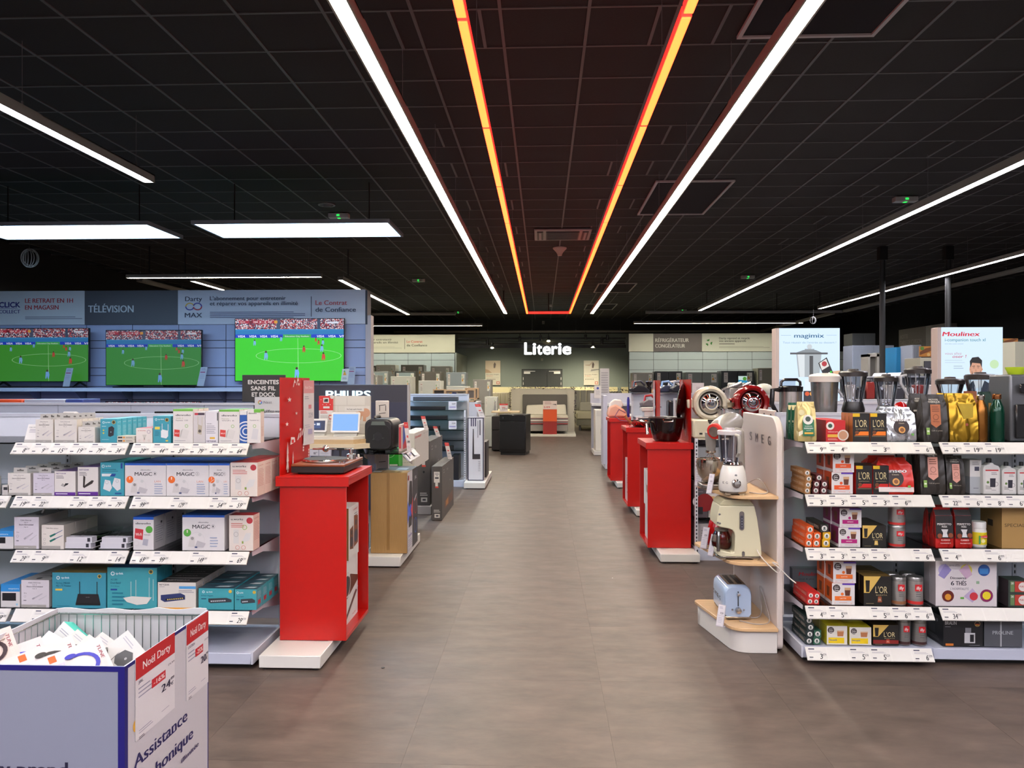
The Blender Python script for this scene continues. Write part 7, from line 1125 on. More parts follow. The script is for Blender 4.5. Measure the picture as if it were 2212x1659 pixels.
def inf(u0, v0, w, c1='#e0b83a', c2='#3a3a9a', c3='#b83040'):
    o = []
    for k, (cu, c, a0, a1) in enumerate([(0.27, c1, 0.15, pi), (0.27, c2, pi, 2*pi-0.2), (0.73, c3, pi+0.15, 2*pi), (0.73, c2, 0.0, pi-0.2)]):
        for i in range(7):
            a, c_ = a0+(a1-a0)*i/7, a0+(a1-a0)*(i+1)/7; R1_, R2_ = 0.27, 0.2
            o.append(P([(u0+w*(cu+R1_*cos(a)), v0+R1_*sin(a)*0.42), (u0+w*(cu+R2_*cos(a)), v0+R2_*sin(a)*0.42), (u0+w*(cu+R2_*cos(c_)), v0+R2_*sin(c_)*0.42), (u0+w*(cu+R1_*cos(c_)), v0+R1_*sin(c_)*0.42)], c))
    return o
cdc = [T('Darty', u(402), u(438), 0.68, 0.14, '#232744', 0.006)]+inf(u(402), 0.52, u(439)-u(402))+[T('MAX', u(402), u(439), 0.2, 0.14, '#232744', 0.008), T("L'abonnement pour entretenir", u(456), u(619), 0.7, 0.12, '#232744', 0.004), T('et réparer vos appareils en illimité', u(456), u(645), 0.55, 0.12, '#232744', 0.004), L(u(456), 0.34, u(661), 4, 0.05, '#66688a', 0.4), R(u(673.5), 0.21, u(675), 0.8, '#232744'), T('Le Contrat', u(683.5), u(751), 0.55, 0.14, '#b83a44', 0.006), T('de Confiance', u(683.5), u(770), 0.35, 0.14, '#232744', 0.006)]
tw = bar_wall('television display wall with blue-grey panels and lettered header', h0, h3, TY, PZ(626, TY, 700), PZ(700, TY, 700), '', sx, rz_, [(h0, h1, '#dfe3ea', clk), (h1, h2, '#41414b', [T('TÉLÉVISION', 0.04, 0.525, 0.36, 0.215, '#d4dde6', 0.012)]), (h2, h3, '#d6dcec', cdc)], panel='#a3add0')
x = h3; B().box(x, x+0.035, TY-0.03, TY+0.25, PZ(700, TY), PZ(626, TY), M('#2a2d38')).make('dark_return', tw); B().box(x, x+0.095, TY-0.02, TY+0.2, 0, PZ(680, TY), M('#b9b0b4', 0.4)).make('end_post', tw)
b = B(); sh0, sh1 = h0, PX(604, 12.9); zt = PZ(838, 12.9, 300); b.box(sh0, sh1, 12.85, 13.29, zt-0.06, zt, M('#c2cae0', 0.4)); b.make('long_shelf', tw)
for p in (-12, 88, 187, 286, 386, 488, 590): x = PX(p, TY); B().prism([(13.29, zt-0.06), (12.95, zt-0.06), (13.29, zt-0.3)], 'x', x-0.003, x+0.003, M('#6d7692')).make('bracket', tw)
def tv(label, px0, px1, py0, py1, y, em, green, legs=False, price=True):
    x0, x1, z0, z1 = PX(px0, y), PX(px1, y), PZ(py1, y, px0), PZ(py0, y, px0); w, h = x1-x0, z1-z0
    t = thing('television', label, 'television', (x0, y, z0)); B().box(0, w, 0, 0.05, 0, h, M('#0a0b0e', 0.25)).make('bezel', t, bev=0.004); B().box(w*0.2, w*0.8, 0.05, 0.09, h*0.1, h*0.6, '#111214').make('rear_housing', t)
    m = 0.012; W_, H_ = w-2*m, h-2*m; Em = lambda c, k=1.0: M(c, em=round(em*k, 2)); cw = M('#ffffff', em=em, kind='crowd')
    it = [R(0, 0, 1, 0.7, Em(green, 1.0)), R(0, 0.82, 1, 1, cw), R(0.38, 0.82, 0.415, 1, Em('#48506a')), R(0.755, 0.82, 0.785, 1, Em('#3a4460')), R(0, 0.75, 1, 0.82, Em('#2a7fc0')), R(0, 0.695, 1, 0.75, Em('#1a3ad0')), R(0.44, 0.695, 0.7, 0.75, Em('#3fae50')), R(0, 0.82, 1, 0.835, Em('#3f95d0'))]
    for u_ in (0.02, 0.125, 0.225, 0.325, 0.75, 0.855, 0.955): it.append(T('VISA' if u_ < 0.95 else 'VI', u_, u_+(0.07 if u_ < 0.95 else 0.04), 0.703, 0.036, Em('#eef2ff'), 0.02, 0.25))
    it += [T('Education City Stadium', 0.46, 0.68, 0.708, 0.026, Em('#d8f4d8'), 0.01), R(0.035, 0.93, 0.39, 0.975, Em('#b02038')), R(0.13, 0.93, 0.16, 0.975, Em('#701020')), R(0.36, 0.93, 0.39, 0.975, Em('#e0a030')), T('33:13', 0.045, 0.09, 0.94, 0.025, Em('#f4e8ec'), 0.01), T('MAR', 0.17, 0.21, 0.94, 0.025, Em('#ffffff'), 0.012), T('0 - 0', 0.225, 0.285, 0.94, 0.025, Em('#ffffff'), 0.012), T('ESP', 0.305, 0.34, 0.94, 0.025, Em('#ffffff'), 0.012), R(0.85, 0.925, 0.95, 0.955, Em('#dfe4f4'))]
    wl = Em('#b8f0b0')
    n = 40; pts = [(0.585+0.395*cos(2*pi*i/n), 0.405+0.118*sin(2*pi*i/n)) for i in range(n)]; pin = [(0.585+0.390*cos(2*pi*i/n), 0.405+0.113*sin(2*pi*i/n)) for i in range(n)]
    for i in range(n): it.append(P([pin[i], pin[(i+1) % n], pts[(i+1) % n], pts[i]], wl))
    it.append(P([(0.582, 0), (0.587, 0), (0.58, 0.69), (0.577, 0.69)], wl))
    def man(u_, v_, s, c, sk='#4a2a20'): return [P([(u_-0.006*s, v_+0.05*s), (u_+0.006*s, v_+0.05*s), (u_+0.009*s, v_+0.028*s), (u_+0.006*s, v_), (u_+0.002*s, v_), (u_, v_+0.022*s), (u_-0.004*s, v_), (u_-0.008*s, v_)], Em(c)), E(u_, v_+0.058*s, 0.008*s, Em(sk))]
    for (u_, v_, s, c) in [(0.18, 0.57, 1.5, '#7fb8e8'), (0.285, 0.34, 2.2, '#7fb8e8'), (0.425, 0.64, 1.3, '#7fb8e8'), (0.635, 0.46, 1.7, '#c83a28'), (0.745, 0.63, 1.1, '#c83a28'), (0.77, 0.58, 1.3, '#c83a28'), (0.81, 0.58, 1.4, '#7fb8e8'), (0.8, 0.47, 1.8, '#7fb8e8'), (0.815, 0.33, 2.0, '#d8402a'), (0.57, 0.05, 2.6, '#7fb8ff')]: it += man(u_, v_, s, c)
    b = B(); b.deco((m, 0, m), (W_, 0, 0), (0, 0, H_), [R(0, 0, 1, 1, Em('#101822'))]+it, eps=0.0004, mk=lambda c: c); b.make('screen', t)
    if legs:
        for k, x in enumerate((w*0.1, w*0.9)):
            s = 1; b = B(); b.prism([(x-0.012, 0.01), (x+0.012, 0.01), (x+0.15*s, -0.09), (x+0.12*s, -0.09), (x, -0.02), (x-0.1, -0.09), (x-0.13, -0.09)][::-1], 'y', 0.0, 0.04, M('#0c0d10', 0.3)); b.make('leg', t)
    else:
        if py1 > 826: B().box(w*0.1, w*0.9, -0.08, 0.12, -0.035, -0.02, '#0c0d10').box(w*0.4, w*0.6, 0.0, 0.03, -0.03, 0.02, '#0c0d10').make('stand', t)
    return t
tv('large television hung highest on the panel wall, brightest football picture', 507, 744, 688, 824, 13.18, 0.9, '#3cd80a')
tv('television on the long shelf in the middle, darker football picture', 228, 436, 713, 833, 13.05, 0.5, '#3a9a24')
tv('television on splayed legs cut by the frame edge', -13.6, 192, 709, 825, 13.05, 0.5, '#3f9e20', True)
tv('television of the lower row showing only its top edge over the shelving', 227, 433, 867, 985, 13.0, 0.6, '#2a8a20')
EMB = M('#8a6cff', em=1.6); b = B(); b.box(PX(70, 13.2), PX(230, 13.2), 13.2, 13.24, 0.75, 0.79, EMB); b.box(PX(250, 13.2), PX(420, 13.2), 13.2, 13.24, 0.75, 0.79, M('#30b8b0', em=1.0)); b.make('backlight_strip', tw)
for i, (p, y0, y1, z0_) in enumerate([(135, 795, 835, 0), (425, 793, 834, 0), (736, 797, 824, 1), (750, 792, 830, 0)]):
    y = 12.86 if z0_ == 0 and p < 500 else 13.12; x = PX(p, y); zz0, zz1 = PZ(y1, y, p), PZ(y0, y, p); w = 0.12
    k = 0.07 if p < 700 else 0.03; t = thing('price_card', ['price card leaning at the splayed-leg television', 'price card leaning at the middle television', 'energy label on the corner of the highest television', 'slim price card on the wall beside the highest television'][i], 'price sign', (x, y, zz0)); h = zz1-zz0
    B().hexa([(0, 0, 0), (w, 0, 0), (w, 0.003, 0), (0, 0.003, 0), (k, 0, h), (w+k, 0, h), (w+k, 0.003, h), (k, 0.003, h)], M('#a9b2c2', 0.3)).make('card', t)
    b = B(); b.deco((0, 0, 0), (w, 0, 0), (k, 0, h), [L(0.15, 0.9, 0.8, 2, 0.06, '#66688a'), R(0.1, 0.7, 0.8, 0.76, '#8a4a6a'), L(0.15, 0.6, 0.8, 5, 0.05, '#8f93a8')] if i != 2 else [R(0, 0, 1, 1, '#d8dcd8'), P([(0.2, 0.5), (0.7, 0.5), (0.35, 0.9)], '#d89a2a'), P([(0.2, 0.75), (0.5, 0.75), (0.35, 0.92)], '#3fa03a'), L(0.2, 0.3, 0.8, 3, 0.06, '#55556a')], eps=0.001); b.make('card_print', t)
# unit between the network shelving and the television wall
unit('long low shelving unit in front of the television wall', -8.2, PX(600, 6.6), 6.2, 6.62, 1.325, [1.05, 0.7, 0.4], end=1)
B().box(PX(-40, 6.63), PX(40, 6.63), 6.68, 6.9, 1.2, 1.352, M('#d8542a', 0.4)).make('orange_box', None, label='orange box top showing over the low shelving', cat='box', bev=0.01); B().box(PX(44, 6.63), PX(132, 6.63), 6.68, 6.95, 1.2, 1.352, M('#b9bccb', 0.4)).make('white_box', None, label='pale box top showing over the low shelving', cat='box', bev=0.004); B().box(PX(134, 6.63), PX(172, 6.63), 6.68, 6.95, 1.2, 1.354, M('#3a4a8a', 0.4)).make('blue_box', None, label='blue box top showing over the low shelving', cat='box', bev=0.004)
B().box(-8.2, PX(180, 6.9), 6.65, 7.1, 0, 1.2, M('#8f97b0', 0.5)).make('low_counter', None, label='grey-blue counter behind the low shelving', cat='counter')
for i, (a, c) in enumerate([(198, 290), (327, 400)]): B().box(PX(a, 6.1), PX(c, 6.1), 6.15, 6.2, 1.02, PZ(889.5, 6.1, a), M('#101014', 0.2)).box(PX(a, 6.1)+0.1, PX(c, 6.1)-0.1, 6.1, 6.26, 0.95, 1.02, '#101014').make('monitor', None, label='dark monitor edge behind the network cartons, %s' % ('over the cable cartons', 'over the lamp cartons')[i], cat='monitor')
# ================================================================ SOUNDBAR RACK
RY = 11.05; rx0, rx1 = -2.0, -1.12; t = unit('blue-grey soundbar rack with glass shelves on the aisle', rx0, rx1, RY, RY+0.5, 1.335, [PZ(p, RY, 950) for p in (886, 907, 929, 951, 973)], end=1)
for i, (a, c, p, hh, s) in enumerate([(880, 962, 886, 0.055, 'first glass shelf'), (882, 967, 907, 0.06, 'second glass shelf'), (887, 950, 929, 0.055, 'third glass shelf'), (953, 980, 973, 0.06, 'fifth glass shelf, short'), (893, 990, 866, 0.06, 'top of the rack')]):
    z = PZ(p, RY, 950)+(0 if i < 4 else 0); X0, X1 = PX(a, RY+0.1), PX(c, RY+0.1); z = z if i < 4 else PZ(866, RY, 950)
    o = B().box(0, X1-X0, 0, 0.1, 0, hh, M('#0e0e12' if i != 4 else '#3c4148', 0.35)).make('soundbar', None, (X0, RY+0.06, z), label='black soundbar on the rack, %s' % s, cat='soundbar', bev=0.006, seg=2)
    if i == 4: B().box(rx0+0.02, rx1-0.02, RY+0.02, RY+0.48, z-0.012, z-0.001, GL('#e9f3f1')).make('shelf_board', t)
b = B().box(0, 0.1, 0, 0.3, 0, 0.36, M('#15151a', 0.4)).make('subwoofer', None, (PX(976, RY+.05), RY+0.05, 0.092), label='black subwoofer on the base of the soundbar rack', cat='speaker', bev=0.006)
for p0 in (867, 909):
    tt_ = B(); z = PZ(p0+18, RY, 978); x_ = PX(969, RY-0.01); tt_.box(x_, x_+0.115, RY-0.012, RY-0.008, z, z+0.12, '#c9c9d0'); tt_.deco((x_, RY-0.012, z), (0.115, 0, 0), (0, 0, 0.12), [R(0, 0.52, 1, 1, '#dedce2'), R(0, 0, 1, 0.46, '#dedce2'), T('269' if p0 == 867 else '229', 0.4, 0.85, 0.62, 0.18, '#33333a', 0.01), R(0.1, 0.25, 0.9, 0.38, '#8f88b8')], eps=0.001); tt_.make('price_tag', t)
t = thing('display_plinth', 'white plinth under the tall soundbar cartons', 'plinth', (-1.11, 10.8, 0)); B().box(0, 0.3, 0, 1.5, 0.012, 0.09, M('#e9e6df', 0.35)).make('plinth_body', t, bev=0.003); B().lathe([(0.02, 0), (0.02, 0.012)], '#101012', 0.04, 0.05, 8).make('foot', t)
x0, x1 = X2(1010, 1045, 11.05); carton('soundbar_carton', 'tall white soundbar carton with dark border standing on the plinth', x0, x1, 11.05, 11.2, 0.092, 1.0, '#dcd8dc', [R(0, 0, 0.06, 1, '#221f38'), R(0.94, 0, 1, 1, '#221f38'), R(0, 0, 1, 0.012, '#221f38'), R(0, 0.985, 1, 1, '#221f38')]+[R(0.2+0.13*k, 0.86, 0.26+0.13*k, 0.985, '#221f48') for k in range(3)]+[P([(0.3, 0.42), (0.4, 0.42), (0.38, 0.82), (0.33, 0.82)], '#2a2428'), R(0.3, 0.34, 0.78, 0.42, '#2a2428'), R(0.62, 0.68, 0.66, 0.95, '#77757c'), R(0.74, 0.72, 0.8, 0.96, '#33313a'), L(0.65, 0.3, 0.8, 6, 0.03, '#a9a8ac')])
x0, x1 = X2(1053, 1060, 11.6); carton('soundbar_carton', 'slim dark carton behind the white bordered soundbar carton', x0-0.05, x1-0.05, 11.4, 11.9, 0.092, 0.62, '#2a2226')
# ================================================================ FAR END: headers, truss, sign
FY = 26.8; fx = lambda p: PX(p, FY)
def fu(a, c): return lambda p: (fx(p)-fx(a))/(fx(c)-fx(a))
u = fu(700, 983); zt, zh = PZ(723, FY, 900), PZ(762, FY, 900)
bar_wall('refrigerator wall with the contract header', -8.6, fx(983), FY, zt, zh, '', [-8.5]+[fx(p) for p in (680, 730.5, 781, 831, 881.5, 931.8, 982)], [0, 0.5, 1.1, 1.5, 1.9, PZ(778, FY, 900), zh], [(-8.6, fx(700), '#cbccb6', None), (fx(700), fx(983), '#cbccb6', [T("L'abonnement pour entretenir", u(745), u(847), 0.68, 0.12, '#44463c', 0.004), T('et réparer vos appareils en illimité', u(745), u(860), 0.52, 0.12, '#44463c', 0.004), L(u(745), 0.32, u(868), 3, 0.05, '#a9aa98', 0.4), R(u(874), 0.2, u(875), 0.8, '#55564c'), T('Le Contrat', u(879), u(913), 0.55, 0.14, '#c04a3c', 0.006), T('de Confiance', u(879), u(923), 0.35, 0.14, '#44463c', 0.006)])], panel='#b4c4c4')
B().box(fx(983), fx(983)+0.05, FY-0.03, 30.5, 0, zh, M('#8f9a94')).make('side_return', None, label='pale side return at the end of the contract header wall', cat='partition')
zt, zh = PZ(720.5, FY, 1450), PZ(759.5, FY, 1450); sq = 53.2; seams = [fx(1359)+i*(fx(1464)-fx(1411)) for i in range(0, 10)]
u1, u2 = fu(1411, 1516), fu(1516, 1690)
rec = []
for k in range(3): a = pi/2+k*2*pi/3; rec += [P([(u2(1531)+0.045*cos(a+d)*r_, 0.49+0.2*sin(a+d)*r_) for d, r_ in ((-0.2, 1), (0.75, 1), (0.75, 0.5), (-0.2, 0.5))], '#3f8a3a')]
bar_wall('refrigerator and freezer wall with dark lettered header', fx(1358), 9.6, FY, zt, zh, '', seams, [0, 0.5, 1.1, 1.5, 1.95, PZ(777, FY, 1450), zh], [(fx(1358), fx(1411), '#e4e5d2', None), (fx(1411), fx(1516), '#6a6360', [T('RÉFRIGÉRATEUR', 0.04, 0.73, 0.53, 0.21, '#e6e6da', 0.012), T('CONGÉLATEUR', 0.04, 0.65, 0.22, 0.21, '#e6e6da', 0.012)]), (fx(1516), fx(1690), '#e4e8d4', rec+[T('Darty reprend et recycle', u2(1553), u2(1619), 0.68, 0.11, '#4c4c44', 0.01), T('vos anciens appareils', u2(1553), u2(1611), 0.53, 0.11, '#4c4c44', 0.01), L(u2(1553), 0.4, u2(1591), 1, 0.05, '#66665c', 0.7), L(u2(1553), 0.27, u2(1662), 3, 0.04, '#a9aa98', 0.4), R(u2(1669), 0.2, u2(1670), 0.82, '#66665c')]), (fx(1690), 9.6, '#e4e8d4', None)], panel='#cbdada')
t = thing('lighting_truss', 'dark horizontal tracks with spotlights before the back wall', 'track light', (0, 0, 0))
for i, (p, y) in enumerate([(731, 27.6), (738, 27.9), (742.5, 27.75), (750, 27.5)]): z = PZ(p, y); B().box(fx(984), fx(1357), y, y+0.06, z-0.03, z+(0.03 if i < 3 else 0.08), M('#0c0e0e' if i != 1 else '#4a524f', 0.6)).make('track', t)
for i, (px, py, lit) in enumerate([(1053, 740, 0), (1063, 747, 1), (1123, 733, 0), (1168, 731, 0), (1185, 733, 1), (1265, 729, 0), (1281, 746, 1), (1300, 739, 0), (1312, 730, 0)]):
    y = 27.55; x, z = PX(px, y), PZ(py, y); st_ = None; lb_ = ( '%s spotlight on the dark track, %s' % ('lit round' if lit else 'unlit black', ['above the first poster', 'just above the sign start', 'over the letter t', 'left'.replace('left', 'over the middle letters'), 'over the middle of the glowing sign', 'past the sign end', 'above the second poster', 'beyond the second lit one', 'nearest the refrigerator header'][i]))
    B().lathe([(0.05, -0.08), (0.05, 0.1), (0.0, 0.1)], M('#0a0b0b', 0.4), seg=14).lathe([(0.012, 0.1), (0.012, 0.2)], '#0a0b0b', seg=6).make('spotlight', t, (x, y, z))
    if lit: B().lathe([(0.0, -0.1), (0.05, -0.09), (0.065, -0.06), (0.05, -0.04)], M('#ffe9b0', em=25), 0, 0, 14).make('spotlight_lens', t, (x, y, z))
t = thing('bedding_sign', 'glowing white hanging letters naming the bedding department', 'sign', (0, 27.4, 0)); y = 27.4

for ch, a, c in zip('Literie', [1132.3, 1150.6, 1159.5, 1172, 1191, 1205.5, 1214.5], [1149.3, 1158, 1171.3, 1190, 1204.6, 1212.8, 1234]):
    z0 = PZ(765, y, 1180); B().letter(ch, PX(a, y), PX(c, y), z0, (PZ(737.5, y, 1180)-z0)/0.77, -0.04, 0.0, M('#f4fbff', em=2.2), 0.03).make('lit_letter', t)
for px in (1150, 1208): B().lathe([(0.003, PZ(738, y)), (0.003, CZ)], '#9a9a9a', PX(px, y), 0, 5).make('suspension_wire', t)
# posters, low bed wall, beds
for i, (a, s) in enumerate([(1048.5, 'poster of a child jumping in a bright bedroom'), (1261, 'poster of a dancer leaping over a mattress')]):
    y = 30.5; x0, x1 = PX(a, y), PX(a+32.5, y); z0, z1 = PZ(832, y), PZ(779, y); t = thing('wall_poster', s+' on the back wall', 'poster', (x0, y, z0)); w, h = x1-x0, z1-z0; B().box(0, w, 0, 0.02, 0, h, M('#e2dfce', 0.4)).make('board', t)
    it = [R(0, 0.5, 1, 1, '#dccbb0' if i == 0 else '#d6d4c6'), P([(0.55, 0.7), (0.65, 0.7), (0.7, 0.85), (0.62, 0.94), (0.55, 0.85)], '#4a3430'), T('Et si vous changiez', 0.08, 0.9, 0.42, 0.035, '#55504a', 0.01), T('de literie ?', 0.08, 0.5, 0.36, 0.035, '#c0483a', 0.01), R(0.08, 0.3, 0.9, 0.305, '#8a887c'), R(0.74, 0.04, 0.94, 0.15, '#c8584a'), R(0.78, 0.06, 0.9, 0.13, '#e8e2d2')]+[E(0.13+0.1*k, 0.24, 0.018, '#55564c') for k in range(6)]
    it += [P([(0, 0.5), (0.45, 0.5), (0.2, 0.62), (0, 0.66)], '#b89a7a')] if i == 0 else [P([(0.1, 0.8), (0.4, 0.78), (0.6, 0.92), (0.58, 0.96), (0.38, 0.84), (0.1, 0.83)], '#b5a595'), P([(0.45, 0.56), (1, 0.62), (1, 0.66), (0.5, 0.64)], '#8a8a88'), P([(0.35, 0.6), (0.45, 0.6), (0.5, 0.76), (0.38, 0.76)], '#d8d4cc')]
    b = B(); b.deco((0, 0, 0), (w, 0, 0), (0, 0, h), it, eps=0.002); b.make('poster_print', t)
B().box(PX(1035, 29.8), PX(1334, 29.8), 29.8, 29.9, 0, PZ(836, 29.8), M('#d8d0a4', 0.5)).make('low_bed_wall', None, label='long low cream wall behind the beds', cat='partition'); B().box(PX(1342, 29.8), PX(1400, 29.8), 29.8, 29.9, 0, PZ(836, 29.8), M('#d8d0a4', 0.5)).make('low_bed_wall', None, label='short low cream wall beside the refrigerators', cat='partition')
by = 23.3; t = thing('bed_display', 'cream bed niche with platform facing the aisle', 'display stand', (0, 0, 0)); cm = M('#cfc9b4', 0.5)
xa, xb_ = PX(1104, by), PX(1241, by); zt = PZ(839, by); B().box(xa, xb_, by, by+0.35, 0.03, zt, cm).make('niche_wall', t); b = B(); b.prism([(G(1096, 943, 0)[0], 21.5), (G(1244, 943, 0)[0], 21.5), (xb_, by), (xa, by)], 'z', 0.0, 0.05, M('#dcd8c8', 0.4)); b.make('platform', t)
t = thing('double_bed', 'double bed with grey headboard and striped mattress in the cream niche', 'bed', (0, 0, 0)); ma, mb = PX(1126, 21.9), PX(1227, 21.9)
B().box(PX(1129, by), PX(1225, by), by-0.1, by-0.002, 0.35, PZ(852, by), M('#5f5b54', 0.7, kind='fabric')).make('headboard', t, bev=0.02)
B().box(ma, mb, 21.9, 23.2, 0.12, 0.32, M('#8a857e', 0.7, kind='fabric')).make('bed_base', t, bev=0.02)
b = B(); z = 0.325
for k, (hh, c) in enumerate([(0.03, '#8c3a3a'), (0.045, '#6f6a68'), (0.012, '#8c3a3a'), (0.035, '#d8d2c8'), (0.045, '#77706c'), (0.012, '#8c3a3a'), (0.05, '#e6dfc8')]): b.box(ma, mb, 21.88, 23.2, z, z+hh, M(c, 0.7)); z += hh
b.make('mattress', t)
for x in (ma+0.1, mb-0.1): B().lathe([(0.02, 0.05), (0.025, 0.12)], '#55504a', x, 21.98, 10).make('leg', t)
for k, (a, c) in enumerate([(1136, 1182), (1178, 1224)]):
    x0, x1 = PX(a, 23), PX(c, 23); B().hexa([(x0, 22.85, z), (x1, 22.85, z), (x1, 22.98, z), (x0, 22.98, z), (x0+0.02, 23.05, z+0.28), (x1-0.03, 23.05, z+0.3), (x1-0.03, 23.15, z+0.3), (x0+0.02, 23.15, z+0.28)], M('#e2dcc6', 0.7, kind='fabric')).make('pillow', None, label='cream pillow leaning on the grey headboard, %s' % ('television side', 'kitchen side')[k], cat='pillow', bev=0.04, seg=3)
x0, x1 = PX(1173, 21.7), PX(1203, 21.7); t = thing('sign_stand', 'orange and red banner stand with a price sheet before the bed', 'sign', (x0, 21.7, 0)); w = x1-x0; z1 = PZ(884, 21.7)
B().box(0, w, 0, 0.02, 0.0, z1*0.55, M('#8a1c14', 0.5)).box(0, w, 0, 0.02, z1*0.55, z1, M('#d2501a', 0.5)).make('banner', t); b = B(); b.box(0, w, -0.01, 0, z1, PZ(866, 21.7), M('#e8d6cc', 0.4)); b.deco((0, -0.01, z1), (w, 0, 0), (0, 0, PZ(866, 21.7)-z1), [T('549', 0.05, 0.5, 0.15, 0.22, '#c0504a', 0.01), L(0.1, 0.85, 0.6, 3, 0.12, '#a07a74'), P([(0.65, 0.6), (0.95, 0.5), (0.95, 0.65)], '#55504a')], eps=0.002); b.make('price_sheet', t)
random.seed(11); b = B()
def tins(b, p0, p1, n, cols, s=0.03):
    for k in range(n):
        u_ = random.random(); c = [p0[i]+(p1[i]-p0[i])*u_+random.uniform(-s, s) for i in range(3)]; d = [random.uniform(-s, s) for _ in range(6)]
        b.quad([tuple(c), (c[0]+d[0], c[1]+d[1], c[2]+d[2]), (c[0]+d[3], c[1]+d[4], c[2]+d[5])], CH(random.choice(cols), 0.3))
pc = ['#2c1a34', '#4a2a5a', '#1a1420', '#6a4a7a']
tins(b, (xa, by-0.02, zt+0.02), (xb_, by-0.02, zt+0.02), 260, pc); tins(b, (xa-0.03, by-0.02, zt), (xa-0.03, by-0.02, 0.3), 150, pc); tins(b, (xb_+0.02, by-0.02, zt), (xb_+0.02, by-0.02, 0.3), 150, pc); b.make('tinsel_garland', None, label='dark purple tinsel around the cream bed niche', cat='tinsel', kind='stuff')
b = B(); tins(b, (xb_+0.1, 29.78, 1.33), (4.0, 29.78, 1.2), 200, pc, 0.04); b.make('tinsel_garland', None, label='dark tinsel draped along the low cream wall', cat='tinsel', kind='stuff')
def bed2(label, px0, px1, y, hz, c='#a8a698', low=0.0):
    x0, x1 = PX(px0, y), PX(px1, y); t = thing('bed', label, 'bed', (x0, y, 0)); w = x1-x0
    for k in range(5): B().box(w*k/5+0.004, w*(k+1)/5-0.004, 1.95, 2.08, 0.3, hz, M(c, 0.7, kind='fabric')).make('headboard_channel', t, bev=0.025, seg=2)
    B().box(0, w, 0, 1.95, 0.36, 0.56, M('#cfc7a0', 0.6)).make('mattress', t, bev=0.03, seg=2); B().box(0, w, 0, 1.95, 0.16, 0.355, M('#77745e', 0.7, kind='fabric')).make('bed_base', t, bev=0.01); B().hexa([(0.15, 1.55, 0.565), (w*0.6, 1.55, 0.565), (w*0.6, 1.75, 0.565), (0.15, 1.75, 0.565), (0.2, 1.8, 0.85), (w*0.57, 1.8, 0.85), (w*0.57, 1.92, 0.85), (0.2, 1.92, 0.85)], M('#b9b4a0', 0.7)).make('cushion', t, bev=0.03)
    for x in (0.1, w-0.1): B().box(x-0.03, x+0.03, 0.05, 0.11, 0, 0.16, '#33302a').make('leg', t)
bed2('bed with pale tufted headboard beside the cream niche', 1246, 1318, 24.2, 1.25)
bed2('bed with grey tufted headboard near the low cream wall', 1325, 1358, 25.9-2.2, 1.22, '#8f9086')
bed2('bed partly hidden between the niche and the upright freezers', 1040, 1098, 26, 1.15, '#a8a290')
# ---------------------------------------------------------------- refrigerators
def fridge(label, px0, px1, pyt, y, c, doors=1, dep=0.62, tags=True, glass=False, z0=0.0, screen=False, cat='refrigerator', split=0.62):
    x0, x1 = PX(px0, y), PX(px1, y); w = x1-x0; h = PZ(pyt, y, px0)-z0; t = thing('refrigerator' if cat == 'refrigerator' else cat.replace(' ', '_'), label, cat, (x0, y, z0)); mm = M(c, 0.35, 0.25 if c not in ('#dadcd2', '#d6d8cc', '#cfd0c0') else 0)
    B().box(0, w, 0.06, dep, 0.02, h-0.005, mm).make('cabinet', t, bev=0.006)
    ds = [(0, w, split*h, h), (0, w, 0.03, split*h-0.008)] if doors == 1 else [(0, w/2-0.004, 0.03, h), (w/2+0.004, w, 0.03, h)]
    for a, c_, za, zb_ in ds:
        d = B().box(a, c_, 0, 0.055, za, zb_, mm).make('door', t, bev=0.006)
        if glass: B().box(a+0.04, c_-0.04, -0.003, 0.0, za+0.04, zb_-0.04, M('#9fb0b0', 0.1)).make('glass_pane', d)
        else: B().box(c_-0.05 if a == 0 else a+0.03, c_-0.03 if a == 0 else a+0.05, -0.02, -0.0, za+0.1 if doors == 1 else h*0.45, (za+0.1 if doors == 1 else h*0.45)+0.25, CH('#9a9a98', 0.3)).make('handle', d)
    if tags:
        b = B(); it = [R(0.08, 0.8, 0.2, 0.97, '#e6e2d8'), L(0.1, 0.94, 0.18, 1, 0.02, '#a05a5a'), L(0.1, 0.9, 0.18, 3, 0.02, '#8a8a88'), R(0.78, 0.82, 0.94, 0.97, '#e9e9dc'), P([(0.8, 0.86), (0.88, 0.86), (0.83, 0.92)], '#d89a2a'), P([(0.8, 0.92), (0.84, 0.92), (0.82, 0.95)], '#3fa03a'), R(0.88, 0.89, 0.92, 0.9, '#22221c')]
        b.deco((0, 0, 0), (w, 0, 0), (0, 0, h), it, eps=0.004); b.make('price_label', t)
    if screen: b = B(); b.deco((w*0.52, 0, h*0.78), (w*0.32, 0, 0), (0, 0, h*0.13), [R(0, 0, 1, 1, M('#c8e0d8', em=0.9)), P([(0, 0), (1, 0), (1, 0.4), (0, 0.5)], M('#2f9ac8', em=0.8)), E(0.6, 0.65, 0.25, M('#5aa83a', em=0.7))], eps=0.004, mk=lambda c: c); b.make('door_screen', t)
    return t
